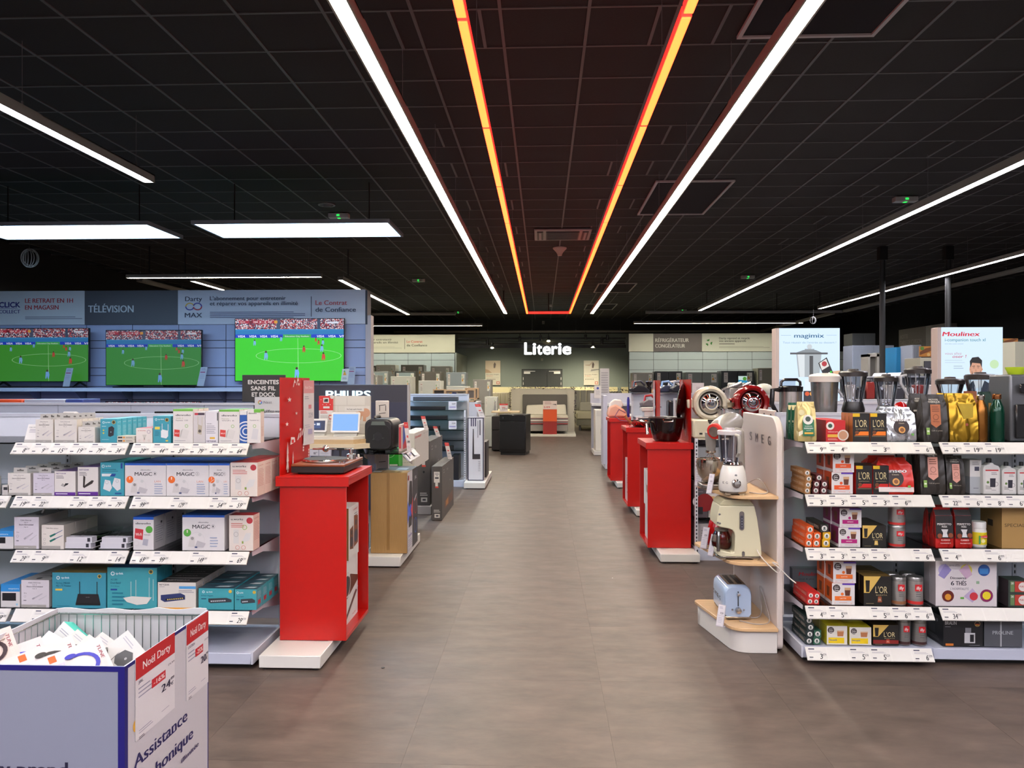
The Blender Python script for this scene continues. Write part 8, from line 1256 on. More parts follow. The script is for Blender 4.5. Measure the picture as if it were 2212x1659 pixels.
FR = [(795, 811, 790, 25.2, '#5a5e5a', 1, 'dark freezer cut by the television wall post'), (812, 854, 788, 25.2, '#cfd0c0', 1, 'cream freezer at the wall beside the dark one'), (866, 915, 788, 25.2, '#6a6a60', 1, 'dark beige freezer at the wall, second from the end'), (930, 973, 791, 25.2, '#94948a', 1, 'greige freezer at the wall, last before the bedding'),
      (803, 838, 802, 21.0, '#a9b0ac', 1, 'grey wine cabinet in the second row'), (853, 897, 802, 21.0, '#4a4c48', 1, 'dark wine cabinet with pale glass in the second row'), (908, 952, 803, 21.0, '#6a665e', 1, 'brown-grey refrigerator in the second row'), (964, 1006, 804, 21.0, '#9aa6a8', 1, 'pale blue-grey refrigerator ending the second row'),
      (801, 815, 810, 18.0, '#a9aba4', 1, 'small grey freezer in the front row'), (844, 888, 813, 17.6, '#d6d8cc', 1, 'white freezer with labels in the front row'), (904, 951, 822, 17.0, '#dadcd2', 1, 'lower white freezer with labels in the front row'), (1022, 1061, 820, 19.0, '#908c84', 1, 'smooth grey-brown refrigerator standing alone by the poster'), (1047, 1073, 857, 17.7, '#dadcd2', 1, 'low white freezer with an energy label behind the black dishwasher'), (964, 1010, 834, 16.5, '#d6d8cc', 1, 'low white washing machine top before the wooden frames'),
      (1366, 1411, 805, 25.2, '#8a887c', 1, 'beige steel refrigerator first on the kitchen side'), (1415, 1474, 802, 25.2, '#232726', 2, 'plain black double-door refrigerator beside the beige steel one'), (1481, 1552, 804, 25.2, '#727870', 2, 'grey double-door refrigerator between the two black ones'), (1558, 1629, 801, 25.2, '#2a2e2d', 2, 'black double-door refrigerator with a lit screen'), (1637, 1682, 795, 25.0, '#83826f', 1, 'tall beige steel refrigerator beside the pan light box')]
for i, (a, c, p, y, col, d, s) in enumerate(FR): fridge(s, a, c, p, y, col, d, glass=(i in (4, 5)), screen=('screen' in s), cat='washing machine' if 'washing' in s else 'refrigerator')
# black dishwasher on the aisle
t = thing('dishwasher', 'black dishwasher standing turned on the aisle before the beds', 'dishwasher', (G(1078, 983, 0)[0]+0.0, 15.95, 0.0), radians(-9)); w = 0.56
B().box(0, w, 0.03, 0.6, 0.06, 0.84, M('#0e0d0e', 0.3)).make('cabinet', t, bev=0.005); B().box(0.01, w-0.01, 0, 0.03, 0.12, 0.7, M('#121213', 0.25)).make('door', t, bev=0.004); c_ = B().box(0.01, w-0.01, 0, 0.03, 0.71, 0.83, M('#0b0b0c', 0.2)).make('control_panel', t, bev=0.004); B().lathe([(0.0, -0.02), (0.022, -0.018), (0.024, 0)], '#1e1e20', 0.08, 0, 14, 'y', cz=0.77).make('dial', c_); B().box(0.02, w-0.02, 0.06, 0.58, 0, 0.06, '#050505').make('kick_plate', t)
B().box(-0.02, 0.6, 0, 0.6, 0.845, 0.87, M('#d6bd94', 0.4, kind='wood')).make('worktop', None, (PX(1062, 16.6), 16.75, 0), label='pale wooden worktop behind the black dishwasher', cat='worktop'); fridge('dark appliance under the pale wooden worktop', 1062, 1098, 900, 16.78, '#2a2422', 1, tags=False, cat='dishwasher')
flag('broad white price sign with red head on the wooden worktop', 1079, 872, 0.872, 16.8, 18, 0)
# wooden frames
t = thing('wooden_display', 'light wooden open frame boxes above the soundbar rack', 'display stand', (0, 0, 0)); wd = M('#cba67c', 0.4, kind='wood')
def frame_(p0, p1, q0, q1, y, inner, it=None):
    x0, x1, z0, z1 = PX(p0, y), PX(p1, y), PZ(q1, y, p0), PZ(q0, y, p0); s = 0.018; b = B(); b.box(x0, x1, y, y+0.2, z1-s, z1, wd); b.box(x0, x0+s, y, y+0.2, z0, z1-s, wd); b.box(x1-s, x1, y, y+0.2, z0, z1-s, wd); b.box(x0, x1, y, y+0.2, z0, z0+s, wd); f = b.make('wood_frame', t)
    if inner: b = B(); b.box(x0+s, x1-s, y+0.1, y+0.11, z0+s, z1-s, M(inner, 0.5)); b.deco((x0+s, y+0.1, z0+s), (x1-x0-2*s, 0, 0), (0, 0, z1-z0-2*s), it or [], eps=0.002); b.make('inner_board', f)
frame_(935, 961, 841, 868, 13.4, '#5a5450'); frame_(961, 1008, 842, 866, 13.35, '#e2ddcf', [E(0.2, 0.6, 0.2, '#d8a83a'), P([(0.25, 0.5), (0.5, 0.4), (0.5, 0.8), (0.3, 0.85)], '#3a4a8a'), L(0.58, 0.75, 0.9, 2, 0.25, '#66645c')]); frame_(1004, 1033, 838, 862, 13.9, '#6a645e'); frame_(1008, 1026, 841, 868, 13.2, None)
B().box(PX(935, 13.4), PX(1033, 13.4), 13.2, 14.1, 0, PZ(868, 13.4), M('#c9cbd4', 0.4)).make('appliance_counter', None, label='pale counter carrying the wooden frames', cat='counter')
# white goods and irons units on both sides
def washer(label, px0, y, z0=0.09, w=0.6, h=0.85, col='#e2ddd4'):
    x0 = PX(px0, y); t = thing('washing_machine', label, 'washing machine', (x0, y, z0)); B().box(0, w, 0, 0.55, 0, h, M(col, 0.3)).make('cabinet', t, bev=0.012, seg=2)
    B().lathe([(0.19, 0.0), (0.2, -0.02), (0.16, -0.035), (0.14, -0.03)], M('#c9c6c0', 0.3), w/2, 0, 28, 'y', cz=h*0.47).make('door_ring', t); B().lathe([(0.14, -0.03), (0.1, -0.01), (0, -0.005)], M('#1f2024', 0.1), w/2, 0, 24, 'y', cz=h*0.47).make('door_glass', t)
    B().box(0.02, w-0.02, -0.006, 0, h-0.13, h-0.02, M('#d2cec8', 0.3)).box(w*0.35, w*0.6, -0.009, -0.006, h-0.11, h-0.04, '#15151a').make('control_panel', t); B().lathe([(0.0, -0.03), (0.03, -0.028), (0.03, 0)], '#c9c6c0', w*0.75, 0, 16, 'y', cz=h-0.075).make('dial', t)
washer('white front-loading washing machine far along the kitchen side of the aisle', 1286, 16.0); washer('white washing machine on a stand nearer the red stands', 1309, 13.5)
B().box(1.06, 2.6, 15.9, 16.7, 0.01, 0.089, M('#dedbd8', 0.35)).make('display_plinth', None, label='white plinth under the far washing machine', cat='plinth'); B().box(1.085, 2.4, 13.36, 14.2, 0.01, 0.089, M('#dedbe4', 0.35)).make('display_plinth', None, label='white plinth under the nearer washing machine', cat='plinth')
B().box(0, 0.07, 0, 0.5, 0.09, 1.28, M('#c9c8d8', 0.35)).make('upright_panel', None, (PX(1303, 13.4), 13.38, 0), label='slim lilac upright panel before the nearer washing machine', cat='partition')
B().box(0, 1.2, 0, 0.5, 1.0, 1.05, M('#d9d8dc', 0.35)).box(0, 1.2, 0.4, 0.5, 1.05, 1.27, M('#cfcfdc', 0.35)).box(0.02, 1.2, 0.42, 0.5, 0.0, 1.0, M('#b5b5c2', 0.4)).make('shop_counter', None, (PX(1283, 16.0), 16.75, 0), label='pale counter above the far washing machine', cat='counter')
t = thing('slatted_board', 'tall white slatted board behind the washing machines', 'display board', (PX(1296, 19), 19, 0)); zt = PZ(796, 19); w = PX(1316, 19)-PX(1296, 19); B().box(0, w, 0, 0.05, 0, zt, M('#cfccd0', 0.4)).make('board', t); sl0 = None
for k in range(9):
    if sl0 is None: sl0 = B().box(0.03, w-0.03, -0.012, 0, 0, 0.025, M('#a9a6ac', 0.4)).make('slat', t, (0, 0, zt-0.12))
    else: c = sl0.copy(); COL.objects.link(c); c.location = (0, 0, zt-0.12-0.06*k)
b = B(); w = PX(1306, 16)-PX(1290, 16); z0 = PZ(861, 16); h = PZ(833, 16)-z0; b.box(0, w, 0, 0.01, 0, h, M('#e6e0e0', 0.4)); b.box(0, w, 0, 0.06, -0.01, 0, '#c9c4c4'); b.deco((0, 0, 0), (w, 0, 0), (0, 0, h), [E(0.5, 0.78, 0.1, '#3a3f8a'), L(0.2, 0.58, 0.8, 5, 0.08, '#a9a4ac')], eps=0.001); b.make('standing_sign', None, (PX(1290, 16), 16.9, z0), label='small white standing sign with a blue hand emblem', cat='sign')
# irons shelving between the red stands
unit('shelving unit with irons beside the middle red kitchen stand', PX(1376, 9.45), 5.0, 9.45, 9.95, 1.37, [1.08, 0.75, 0.4], work='#d6d6dc', cap=False); unit('shelving unit beyond the third red kitchen stand', 1.5, 4.9, 11.8, 12.3, 1.34, [1.05, 0.7], work='#d6d6dc')
t = thing('coffee_grinder', 'black grinder with bowl top on the irons shelving', 'grinder', (PX(1402, 9.95), 9.94, 1.37)); B().lathe([(0.03, 0), (0.032, 0.07), (0.02, 0.08), (0.03, 0.1), (0.045, 0.13), (0.046, 0.145), (0, 0.145)], M('#120c10', 0.1), seg=20).make('body', t); B().lathe([(0.047, 0.145), (0.045, 0.152), (0, 0.155)], CH('#77757c', 0.2), seg=20).make('lid', t)
B().box(0, PX(1480, 9.3)-PX(1387, 9.3), 0, 0.25, 0, 0.05, M('#d8b285', 0.4, kind='wood')).make('wooden_tray', None, (PX(1387, 10), 9.93, 1.37), label='pale wooden tray along the top of the irons shelving', cat='tray', bev=0.004)
def iron(label, px, y, z, c1, c2, rz=0.4):
    t = thing('iron', label, 'iron', (PX(px, y), y, z), rz); B().prism([(-0.12, 0), (0.12, 0), (0.13, 0.03), (0.05, 0.08), (-0.05, 0.09), (-0.13, 0.05)], 'y', -0.045, 0.045, M(c1, 0.3)).make('body', t, bev=0.012, seg=2); B().tube([(-0.08, 0, 0.07), (-0.07, 0, 0.13), (0.02, 0, 0.14), (0.08, 0, 0.09)], 0.015, M(c2, 0.3)).make('handle', t); B().prism([(-0.125, -0.008), (0.14, -0.008), (0.13, 0), (-0.125, 0)], 'y', -0.048, 0.048, CH('#b9b9b9', 0.2)).make('soleplate', t)
for a in [('black and grey iron on the irons shelving', 1381, 9.9, 1.38, '#1f1c22', '#3a3a44'), ('blue-lidded iron on the irons shelving behind the first header card', 1441, 9.85, 1.38, '#3a3f55', '#8fb0e0'), ('white rounded iron on the irons shelving', 1456, 9.95, 1.38, '#d8d2cc', '#e6e0da'), ('black iron at the card end of the irons shelving', 1467, 9.8, 1.38, '#22222a', '#8a8a96'), ('grey iron with red trigger on the white stand', 1404, 9.6, 1.14+.065, '#6a6468', '#a81c1c')]: iron(*a)
B().box(0, 0.22, 0, 0.2, 0, 0.05, M('#dedad6', 0.3)).box(0.03, 0.2, 0.01, 0.19, -0.07, 0, M('#d2cecc', 0.3)).make('iron_stand', None, (PX(1386, 9.5), 9.5, 1.082+0.07), label='white stand carrying the grey iron with red trigger', cat='stand', bev=0.006); t = thing('waffle_iron', 'black waffle iron standing upright behind the open cooker', 'waffle iron', (PX(1444, 9.5), 9.5, 1.082)); B().box(0, 0.07, 0, 0.2, 0, 0.2, M('#16161a', 0.25)).make('lower_plate', t, bev=0.02, seg=2); B().box(0.075, 0.12, 0, 0.2, 0, 0.2, M('#1c1c22', 0.25)).make('upper_plate', t, bev=0.015, seg=2); B().box(0.13, 0.3, 0.1, 0.2, 0, 0.18, M('#1a1a1c', 0.3)).make('handle_block', t, bev=0.01)
B().box(0, 0.15, 0, 0.015, 0, 0.13, M('#d8cfd0', 0.3)).box(0.05, 0.1, -0.002, 0, 0.04, 0.08, '#c2b6b8').make('standing_sign', None, (PX(1497, 9.9), 9.95, 1.37), label='white card with a grey leaf beside the cream kitchen robot', cat='sign')
for i, (px, y, z, s) in enumerate([(1592, 7.95, 1.331, 'silver espresso machine between the cream and red kitchen robots'), (1612, 8.0, 1.331, 'second chrome machine behind the dark red kitchen robot')]):
    t = thing('espresso_machine', s, 'coffee machine', (PX(px, y), y, z)); B().box(-0.08, 0.08, 0, 0.2, 0, 0.12, M('#a9a6a4', 0.25, 0.7)).make('body', t, bev=0.012, seg=2); B().tube([(-0.15, 0.0, 0.1), (-0.02, 0.02, 0.14), (0.05, 0.0, 0.17)], [0.012, 0.022, 0.018], CH('#b5b2b0', 0.2), 10).make('portafilter', t); B().box(-0.06, 0.06, 0.02, 0.16, 0.12, 0.17, M('#d8d4ce', 0.3)).make('top_tray', t, bev=0.01)
t = thing('mixer', 'white rounded mixer before the tall beige refrigerator', 'stand mixer', (PX(1650, 8.2), 8.2, 1.331)); B().ball((0, 0, 0.1), 0.09, M('#e2e2d2', 0.25), sx=1.1, sz=0.7).make('head', t); B().box(-0.06, 0.05, -0.04, 0.04, 0, 0.06, M('#d6d6c8', 0.3)).make('foot', t, bev=0.01); B().box(PX(1648, 7.9)-PX(1650, 8.2), PX(1676, 7.9)-PX(1650, 8.2), 0.1, 0.3, 0, PZ(827, 8, 1660)-1.36, M('#15161c', 0.15)).make('dark_panel', t)
# ================================================================ KITCHEN CORNER
for (a, c, p, y, col, nm) in [(1841, 1931, 746, 20.0, '#b9c4d0', 'tall_cabinet'), (1841, 1891, 720, 21.5, '#6c716e', 'grey_cabinet'), (1891, 1933, 762, 19.5, '#d6d4c0', 'cream_cabinet'), (1935, 1971, 750, 18.6, '#2a92c4', 'blue_cabinet'), (1971, 1990, 745, 18.0, '#b5bcc2', 'white_cabinet')]:
    x0, x1 = PX(a, y), PX(c, y); z1 = PZ(p, y, a); cb = B().box(x0, x1, y, y+0.6, 0, z1, M(col, 0.4)).make(nm, None, label={'tall_cabinet': 'wide grey-blue tall kitchen cabinet beyond the first post', 'grey_cabinet': 'dark grey cabinet block rising behind the grey-blue kitchen cabinet', 'cream_cabinet': 'cream kitchen cabinet just beyond the first dark post', 'blue_cabinet': 'bright blue tall kitchen cabinet', 'white_cabinet': 'narrow pale kitchen cabinet beside the bright blue one'}[nm], cat='cabinet', bev=0.004)
    for k in range(2): B().box(x0+(x1-x0)*k/2+0.01, x0+(x1-x0)*(k+1)/2-0.01, y-0.018, y, 0.1, z1-0.03, M(col, 0.35)).make('door', cb, bev=0.002)
y = 18.2; t = thing('cream_door_display', 'cream framed display door among the kitchen cabinets', 'display stand', (0, y, 0)); x0, x1 = PX(1875, y), PX(1899, y); z1 = PZ(765, y, 1880); B().box(x0, x0+0.05, 0, 0.4, 0, z1, M('#d6d2c0')).box(x1-0.05, x1, 0, 0.4, 0, z1, M('#d6d2c0')).box(x0, x1, 0, 0.4, z1-0.06, z1, M('#d6d2c0')).make('frame', t); B().box(x0+0.05, x1-0.05, 0.1, 0.15, 0, z1-0.06, M('#77736a')).make('door_leaf', t)
# header on the side wall
X = 10.95; t = thing('department_header', 'dark header for hoods and hobs turned towards the kitchens', 'sign', (X, 0, 0))
def yat(px): a = (px-1106)/F; return X*(a*ST+CT)/(a*CT-ST)
y0, y1, y2 = yat(2045), yat(2001), yat(1943); zt, zh = 3.12, 2.53
B().box(-0.02, 0.05, y1, y2, zh, zt, M('#aaa498', 0.5)).make('dark_panel', t); B().box(-0.02, 0.05, yat(2041), y1-0.01, zh, zt, M('#deddd0', 0.5)).make('pale_panel', t); B().box(-0.02, 0.3, yat(2041)-0.05, yat(2041), 0, zt, M('#8a8a82', 0.5)).make('end_post', t); B().box(0.05, 0.4, yat(2212), y2, 0, 2.5, M('#77787a', 0.5, kind='panel')).make('panel_wall', t)
b = B(); b.deco((-0.02, y2, zh), (0, y1-y2, 0), (0, 0, zt-zh), [T('HOTTE', 0.06, 0.36, 0.52, 0.22, '#dcd8cc', 0.012), T('TABLE DE CUISSON', 0.06, 0.86, 0.2, 0.24, '#dcd8cc', 0.012)], eps=0.004); b.make('lettering', t)
def foodpic(t, x0, x1, y, z0, z1): b = B(); b.box(x0, x1, y, y+0.03, z0, z1, M('#d8a05a')); b.deco((x0, y, z0), (x1-x0, 0, 0), (0, 0, z1-z0), [R(0, 0, 1, 1, '#c8863c'), P([(0, 0.15), (0.5, 0.5), (1, 0.95), (0.8, 1), (0.3, 0.8), (0, 0.45)], '#7a4a2a'), E(0.75, 0.3, 0.2, '#e0b060'), E(0.9, 0.55, 0.15, '#d89038'), E(0.45, 0.2, 0.16, '#e8c078'), E(0.12, 0.8, 0.18, '#5a8a3a'), E(0.6, 0.12, 0.1, '#b5502a')], eps=0.002); b.make('food_photo', t)
def oven(label, px0, px1, pt, po, y, photo, cream='#d8d4b8'):
    x0, x1 = PX(px0, y), PX(px1, y); w = x1-x0; z1 = PZ(pt, y, px0); zo = PZ(po, y, px0); t = thing('built_in_oven', label, 'oven', (0, 0, 0)); B().box(x0, x1, y, y+0.6, 0, zo+0.06, M(cream, 0.4)).make('housing', t, bev=0.003)
    f = B().box(x0+0.06, x1-0.06, y-0.02, y, zo-0.6, zo, M('#1f2122', 0.15)).make('oven_front', t, bev=0.003); B().box(x0+0.06, x1-0.06, y-0.025, y-0.02, zo-0.12, zo, M('#77777a', 0.3, 0.6)).make('control_panel', f); B().box(x0+0.1, x1-0.1, y-0.05, y-0.035, zo-0.17, zo-0.15, CH('#c9c9c9', 0.2)).make('handle', f)
    if photo: foodpic(t, x0, x1, y+0.02, zo+0.08, z1)
oven('built-in oven in a cream column under a roast photo, beyond the portrait light box', 2160, 2201, 731, 770, 9.5, True); oven('built-in oven in a cream column between the two light boxes', 1988, 2030, 748, 780, 14.0, True)
B().box(PX(2193, 9.0), PX(2240, 9.0), 9.0, 9.4, 0, PZ(738, 9.0, 2200), M('#c9c8ae', 0.5)).make('partition', None, label='tall cream panel at the frame edge beyond the portrait light box', cat='partition')
for i, (a, c, p, y) in enumerate([(1911, 1948, 796, 12.0), (1943, 1990, 790, 11.5)]):
    x0, x1 = PX(a, y), PX(c, y); z = 1.602; t = thing('range_hood', 'flat steel range hood on the kitchen counter, %s' % ('nearer the first post', 'nearer the tall glass blender')[i], 'range hood', (x0, y, z)); B().prism([(0, 0), (x1-x0, 0), (x1-x0-0.03, 0.05), (0.03, 0.05)], 'y', 0, 0.45, CH('#a9a9a8', 0.3)).make('canopy', t); B().box(0.05, x1-x0-0.05, 0.05, 0.4, -0.01, 0, '#d8dcd8').make('filter', t)
unit('kitchen counter unit carrying the range hoods', 4.95, 8.4, 11.4, 12.0, 1.6, [1.2, 0.8], cap=True); 
random.seed(9)
for i in range(9):
    y = 8.2; x0 = PX(1830+i*21, y); hh = random.choice([0.12, 0.18, 0.1, 0.15]); B().box(0, 0.09, 0, 0.1, 0, hh, M(random.choice(['#d8d4d0', '#8a2a24', '#3a3a40', '#c9c6c2', '#a9a4a0', '#e2deda']), 0.3)).lathe([(0.03, hh), (0.03, hh+0.03), (0, hh+0.03)], '#55555a', 0.045, 0.05, 10).make('small_appliance', None, (x0, y, 1.33), label='%s small countertop appliance seen between the blender jugs' % ORD[i], cat='kitchen appliance', bev=0.012)
unit('shelving unit of small appliances behind the light boxes', 1.45, 6.2, 7.9, 8.5, 1.33, [1.0, 0.6], cap=True)
t = thing('red_kettle', 'red enamel kettle between two blender jugs', 'kettle', (PX(1946, 6.75), 6.75, 1.03)); B().lathe([(0.1, 0), (0.105, 0.02), (0.09, 0.2), (0.05, 0.28), (0.03, 0.3), (0.0, 0.31)], M('#a81616', 0.12), seg=26).make('body', t); B().tube([(0.03, 0, 0.29), (0.1, 0, 0.3), (0.13, 0, 0.2), (0.1, 0, 0.08)], 0.012, '#c9c9c9').make('handle', t)
# ================================================================ PROMOTION BIN
bx0, bx1, by0, by1, bz = -1.507, -1.03, 1.856, 2.33, 0.8
t = thing('promotion_bin', 'cardboard-clad wire promotion bin of headphones with navy edging', 'display bin', (0, 0, 0)); navy = M('#151060', 0.35); gw = M('#7c7f8e', 0.4); ww = M('#c6bfc4', 0.35)
B().box(bx0, bx1, by0, by0+0.004, 0.02, bz, gw).make('front_board', t); B().box(bx1-0.004, bx1, by0+0.004, by1, 0.02, bz, ww).make('side_board', t); B().box(bx0, bx0+0.004, by0+0.004, by1, 0.02, bz, ww).make('far_side_board', t)
b = B(); n = 24; vs = []
for i in range(n+1): x = bx0+0.004+(bx1-bx0-0.008)*i/n; zt = bz+0.003*sin(i*0.9)+(0.004 if i > 15 else 0); vs += [(x, by1-0.005, 0.02), (x, by1-0.001, 0.02), (x, by1-0.005, zt), (x, by1-0.001, zt)]
fs = []
for i in range(n): a = 4*i; c = a+4; fs += [(a, c, c+2, a+2), (a+1, a+3, c+3, c+1), (a+2, c+2, c+3, a+3)]
b.add(vs, fs, M('#c9c9c8', 0.4)); b.make('rear_board', t)
b = B(); b.box(bx0, bx1, by0-0.0008, by0, bz-0.013, bz, navy); b.box(bx1-0.0165, bx1, by0-0.0008, by0, 0.02, bz-0.013, navy); b.box(bx1, bx1+0.0008, by0-0.0008, by0+0.014, 0.02, bz, navy); b.box(bx1, bx1+0.0008, by0+0.014, by1, bz-0.009, bz, navy); b.box(bx1, bx1+0.0008, by1-0.004, by1, 0.02, bz-0.009, navy); b.make('navy_edging', t)
b = B(); wr = CH('#c9d6d2', 0.25); b.tube([(bx0+0.012, by0+0.012, bz-0.012), (bx1-0.012, by0+0.012, bz-0.012), (bx1-0.012, by1-0.014, bz-0.012), (bx0+0.012, by1-0.014, bz-0.012)], 0.003, wr, 8, True); b.make('basket_rim', t)
w0 = None
def wire(x, y):
    global w0
    if w0 is None: w0 = B().lathe([(0.0016, 0.3), (0.0016, bz-0.012)], wr, 0, 0, 6).make('basket_wire', t, (x, y, 0))
    else: c = w0.copy(); COL.objects.link(c); c.location = (x, y, 0)
for i in range(18): wire(bx0+0.02+i*0.0258, by1-0.014)
for i in range(1, 17): wire(bx0+0.012, by0+0.012+i*0.027); wire(bx1-0.012, by0+0.012+i*0.027)
B().box(bx0+0.01, bx1-0.01, by0+0.01, by1-0.01, 0.5, 0.505, M('#8a8a88')).make('basket_floor', t)
for k, (u0, u1, zt, zb_, pz, old) in enumerate([(0.10, 0.535, 0.803, 0.592, '24', '-16%'), (0.686, 0.99, 0.799, 0.58, '20', '-25%')]):
    ya, yb_ = by0+(by1-by0)*u0, by0+(by1-by0)*u1; b = B(); b.box(bx1+0.0008, bx1+0.0018, ya, yb_, zb_, zt, M('#e2dadc', 0.3)); s_ = b.make('price_sheet', t)
    b = B(); b.deco((bx1+0.0018, ya, zb_), (0, yb_-ya, 0), (0, 0, zt-zb_), [R(0, 0, 1, 1, '#e2dadc'), R(0, 0.73, 1, 1, '#b01a22'), T('Noël Darty', 0.17, 0.88, 0.81, 0.1, '#f2e4e2', 0.006), T(['JBL', 'LOGITECH'][k], 0.06, 0.18 if k == 0 else 0.35, 0.67, 0.035, '#2a2444', 0.01), L(0.06, 0.6, 0.38, 3, 0.05, '#8f8a9c', 0.3), R(0.38, 0.49, 0.74, 0.6, '#b8202c'), T(old, 0.43, 0.71, 0.515, 0.06, '#f6e6e2', 0.012), T('29,99', 0.8, 0.98, 0.62, 0.025, '#3a3444'), T(pz, 0.63, 0.87, 0.34, 0.1, '#1a1634', 0.012), T('99', 0.88, 0.97, 0.41, 0.04, '#1a1634', 0.006), T('€', 0.88, 0.95, 0.34, 0.045, '#1a1634', 0.006), L(0.06, 0.1, 0.4, 2, 0.03, '#8f8a9c', 0.3), L(0.06, 0.02, 0.2, 2, 0.02, '#3a3444', 0.4), L(0.62, 0.1, 0.85, 1, 0.02, '#8f8a9c')], eps=0.0005); b.make('sheet_print', s_)
def slab(s, U0, U1, V, H, c, sh=0.0, wgt=0.012):
    """slab-serif look: the letters plus small serif bars under and over their stems"""
    vs, fs, mn, mx = glyphs(s, wgt); it = [T(s, U0, U1, V, H, c, wgt)]
    k = (U1-U0)/(mx-mn)
    low = sorted({round(v[0], 2) for v in vs if abs(v[1]) < 0.012 or abs(v[1]+wgt) < 0.004}); i = 0
    while i < len(low):
        j = i
        while j+1 < len(low) and low[j+1]-low[i] < 0.2: j += 1
        a, b_ = low[i], low[j]
        if 0.06 < b_-a < 0.2: it.append(R(U0+(a-0.05-mn)*k, V-wgt*H, U0+(b_+0.05-mn)*k, V+0.085*H, c))
        i = j+1
    return it
sh_ = by1-by0
b = B(); b.deco((bx1+0.0008, by0, 0.0), (0, sh_, 0), (0, 0, bz), [E(0.112, 0.79, 0.02, '#d8a23c')]+slab('Assistance', 0.09, 0.7, 0.655, 0.043, '#1a1650')+slab('téléphonique', 0.02, 0.775, 0.572, 0.043, '#1a1650')+slab('7j/7', 0.1, 0.35, 0.49, 0.043, '#1a1650')+[T('illimitée', 0.62, 0.85, 0.52, 0.018, '#1a1650', 0.01)], eps=0.00015); b.make('side_lettering', t)
b = B(); fw = bx1-bx0; xa_ = (PX(-85, by0)-bx0)/fw; xb2 = (PX(146, by0)-bx0)/fw; b.deco((bx0, by0, 0), (fw, 0, 0), (0, 0, bz), slab('Darty prend', xa_, xb2, 0.655, 0.05, '#15122e'), eps=0.0009); b.make('front_lettering', t)
HP = [T('TUNE', 0.14, 0.42, 0.9, 0.05, '#6a1c2c', 0.014, 0.2), T('500BT', 0.44, 0.72, 0.9, 0.05, '#c8b0a8', 0, 0.2), R(0.04, 0.24, 0.17, 0.34, '#e0501c'), T('PURE', 0.24, 0.52, 0.32, 0.11, '#a9a2bc', 0.012), T('BASS', 0.3, 0.66, 0.18, 0.12, '#8f86a8', 0.012)]
def hp_items(c):
    it = list(HP)
    for i in range(12):
        a, c_ = pi*1.05-pi*1.1*i/12, pi*1.05-pi*1.1*(i+1)/12; r1, r2 = 0.25, 0.195
        it.append(P([(0.42+r_*cos(q_), 0.6+r_*sin(q_)*1.1) for r_, q_ in ((r1, a), (r1, c_), (r2, c_), (r2, a))], c))
    return it+[E(0.19, 0.52, 0.05, c, 0.08), E(0.65, 0.5, 0.08, c, 0.11), E(0.65, 0.5, 0.05, '#1a1830', 0.07)]
def tilted(label, px, py, y, phi, lean, w, h, d, col, side, it, name='headphone_carton', shing=0):
    """carton whose top corner sits at the given spot: rolled in its plane, then leant back"""
    m = Matrix.Rotation(radians(shing), 4, 'Y') @ Matrix.Rotation(radians(-lean), 4, 'X') @ Matrix.Rotation(radians(phi), 4, 'Y')
    apex = Vector((PX(px, y), y, PZ(py, y, px))); o = B().box(0, w, 0, d, 0, h, M(side, 0.4)).make(name, None, label=label, cat='box', bev=0.0008)
    m.translation = apex-(m @ Vector((0, 0, h))) if phi > 0 else apex-(m @ Vector((w, 0, h)))
    o.matrix_world = m
    b = B(); b.deco((0, 0, 0), (w, 0, 0), (0, 0, h), [R(0, 0, 1, 1, col)]+it, eps=0.0006); b.make('front_print', o)
HB = [('headphone carton with black and red headphones at the frame edge of the bin', 22, 1352, '#b9a9a2', '#c8b8b4', '#2a1a22'), ('headphone carton with blue headphones, touching the black and red one', 88, 1374, '#b5aeac', '#27306a', '#3a3a9a'), ('headphone carton with black headphones in the middle of the bin', 154, 1372, '#b8b1ad', '#1f4a48', '#2a2826'), ('headphone carton with blue headphones by the bin corner', 216, 1375, '#b8b1af', '#27305a', '#2f2f8e')]
for l_, px_, py_, c1, c2, c3 in HB: tilted(l_, px_, py_, 2.12, 42, 62, 0.185, 0.175, 0.028, c1, c2, hp_items(c3), shing=12)
mouse = [P([(0.35, 0.5), (0.5, 0.4), (0.8, 0.45), (0.85, 0.65), (0.6, 0.8), (0.4, 0.72)], '#3a3a3a'), E(0.6, 0.62, 0.03, '#8a8a88'), L(0.1, 0.88, 0.5, 2, 0.05, FINE)]
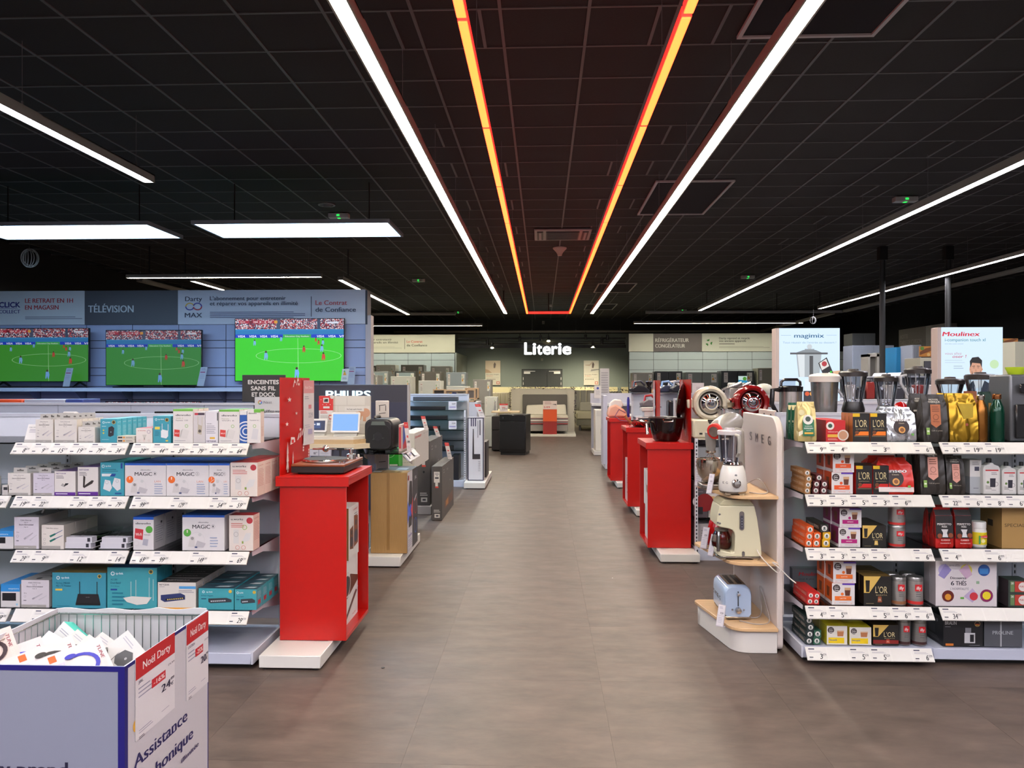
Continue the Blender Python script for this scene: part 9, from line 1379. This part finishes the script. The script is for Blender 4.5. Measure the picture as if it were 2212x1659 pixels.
for a_ in [('grey carton of a dark speaker with green side by the bin corner', 276, 1361, 2.22, 40, 45, 0.13, 0.13, 0.05, '#b5b3ae', '#2f5a52', mouse, 'speaker_carton'), ('pale mouse carton behind the middle headphone carton', 168, 1359, 2.22, 32, 50, 0.1, 0.12, 0.04, '#b5b3ac', '#8f8e88', mouse, 'mouse_carton'), ('second pale mouse carton behind the corner headphone carton', 221, 1365, 2.22, 30, 50, 0.1, 0.12, 0.04, '#b0aea8', '#8f8e88', mouse, 'mouse_carton'), ('low white carton between the two pale mouse cartons', 193, 1370, 2.2, 30, 50, 0.08, 0.1, 0.03, '#b9b7b0', '#9a9992', [], 'mouse_carton'), ('turquoise-sided carton deep in the bin', 138, 1342, 2.26, 35, 20, 0.09, 0.13, 0.05, '#cfd2cc', '#3fb8a8', [L(0.1, 0.85, 0.5, 2, 0.05, FINE)], 'turquoise_carton'), ('pale grey carton beside the turquoise one', 106, 1362, 2.22, 25, 45, 0.11, 0.12, 0.04, '#c9ccd0', '#77787f', [L(0.4, 0.7, 0.8, 3, 0.06, FINE)], 'grey_carton')]: tilted(*a_)
# floor specks
B().lathe([(0.009, 0), (0.009, 0.002)], '#101010', seg=10).make('floor_cap', None, (*G(827, 1443, 0), 0.001), label='tiny black dot on the open floor near the turntable stand', cat='floor cap')
B().lathe([(0.004, 0), (0.003, 0.002)], '#f4f4f4', seg=8).make('paper_scrap', None, (*G(1323, 1249, 0), 0.001), label='tiny white scrap on the floor of the aisle', cat='litter')

# beams of the lit bedding spotlights, plus extra ones added to brighten bed and wall
for i, px in enumerate((1063, 1185, 1281, 1120, 1230)):
    l = bpy.data.lights.new('spot_lamp', 'SPOT'); l.energy = 480; l.color = (1, 0.86, 0.62); l.spot_size = 1.5; l.spot_blend = 0.8; l.shadow_soft_size = 0.05
    o = bpy.data.objects.new('spot_lamp', l); COL.objects.link(o); o.location = (PX(px, 27.4), 27.4, 2.75); o.rotation_euler = (radians(-30 if i % 2 else 50), 0, 0)
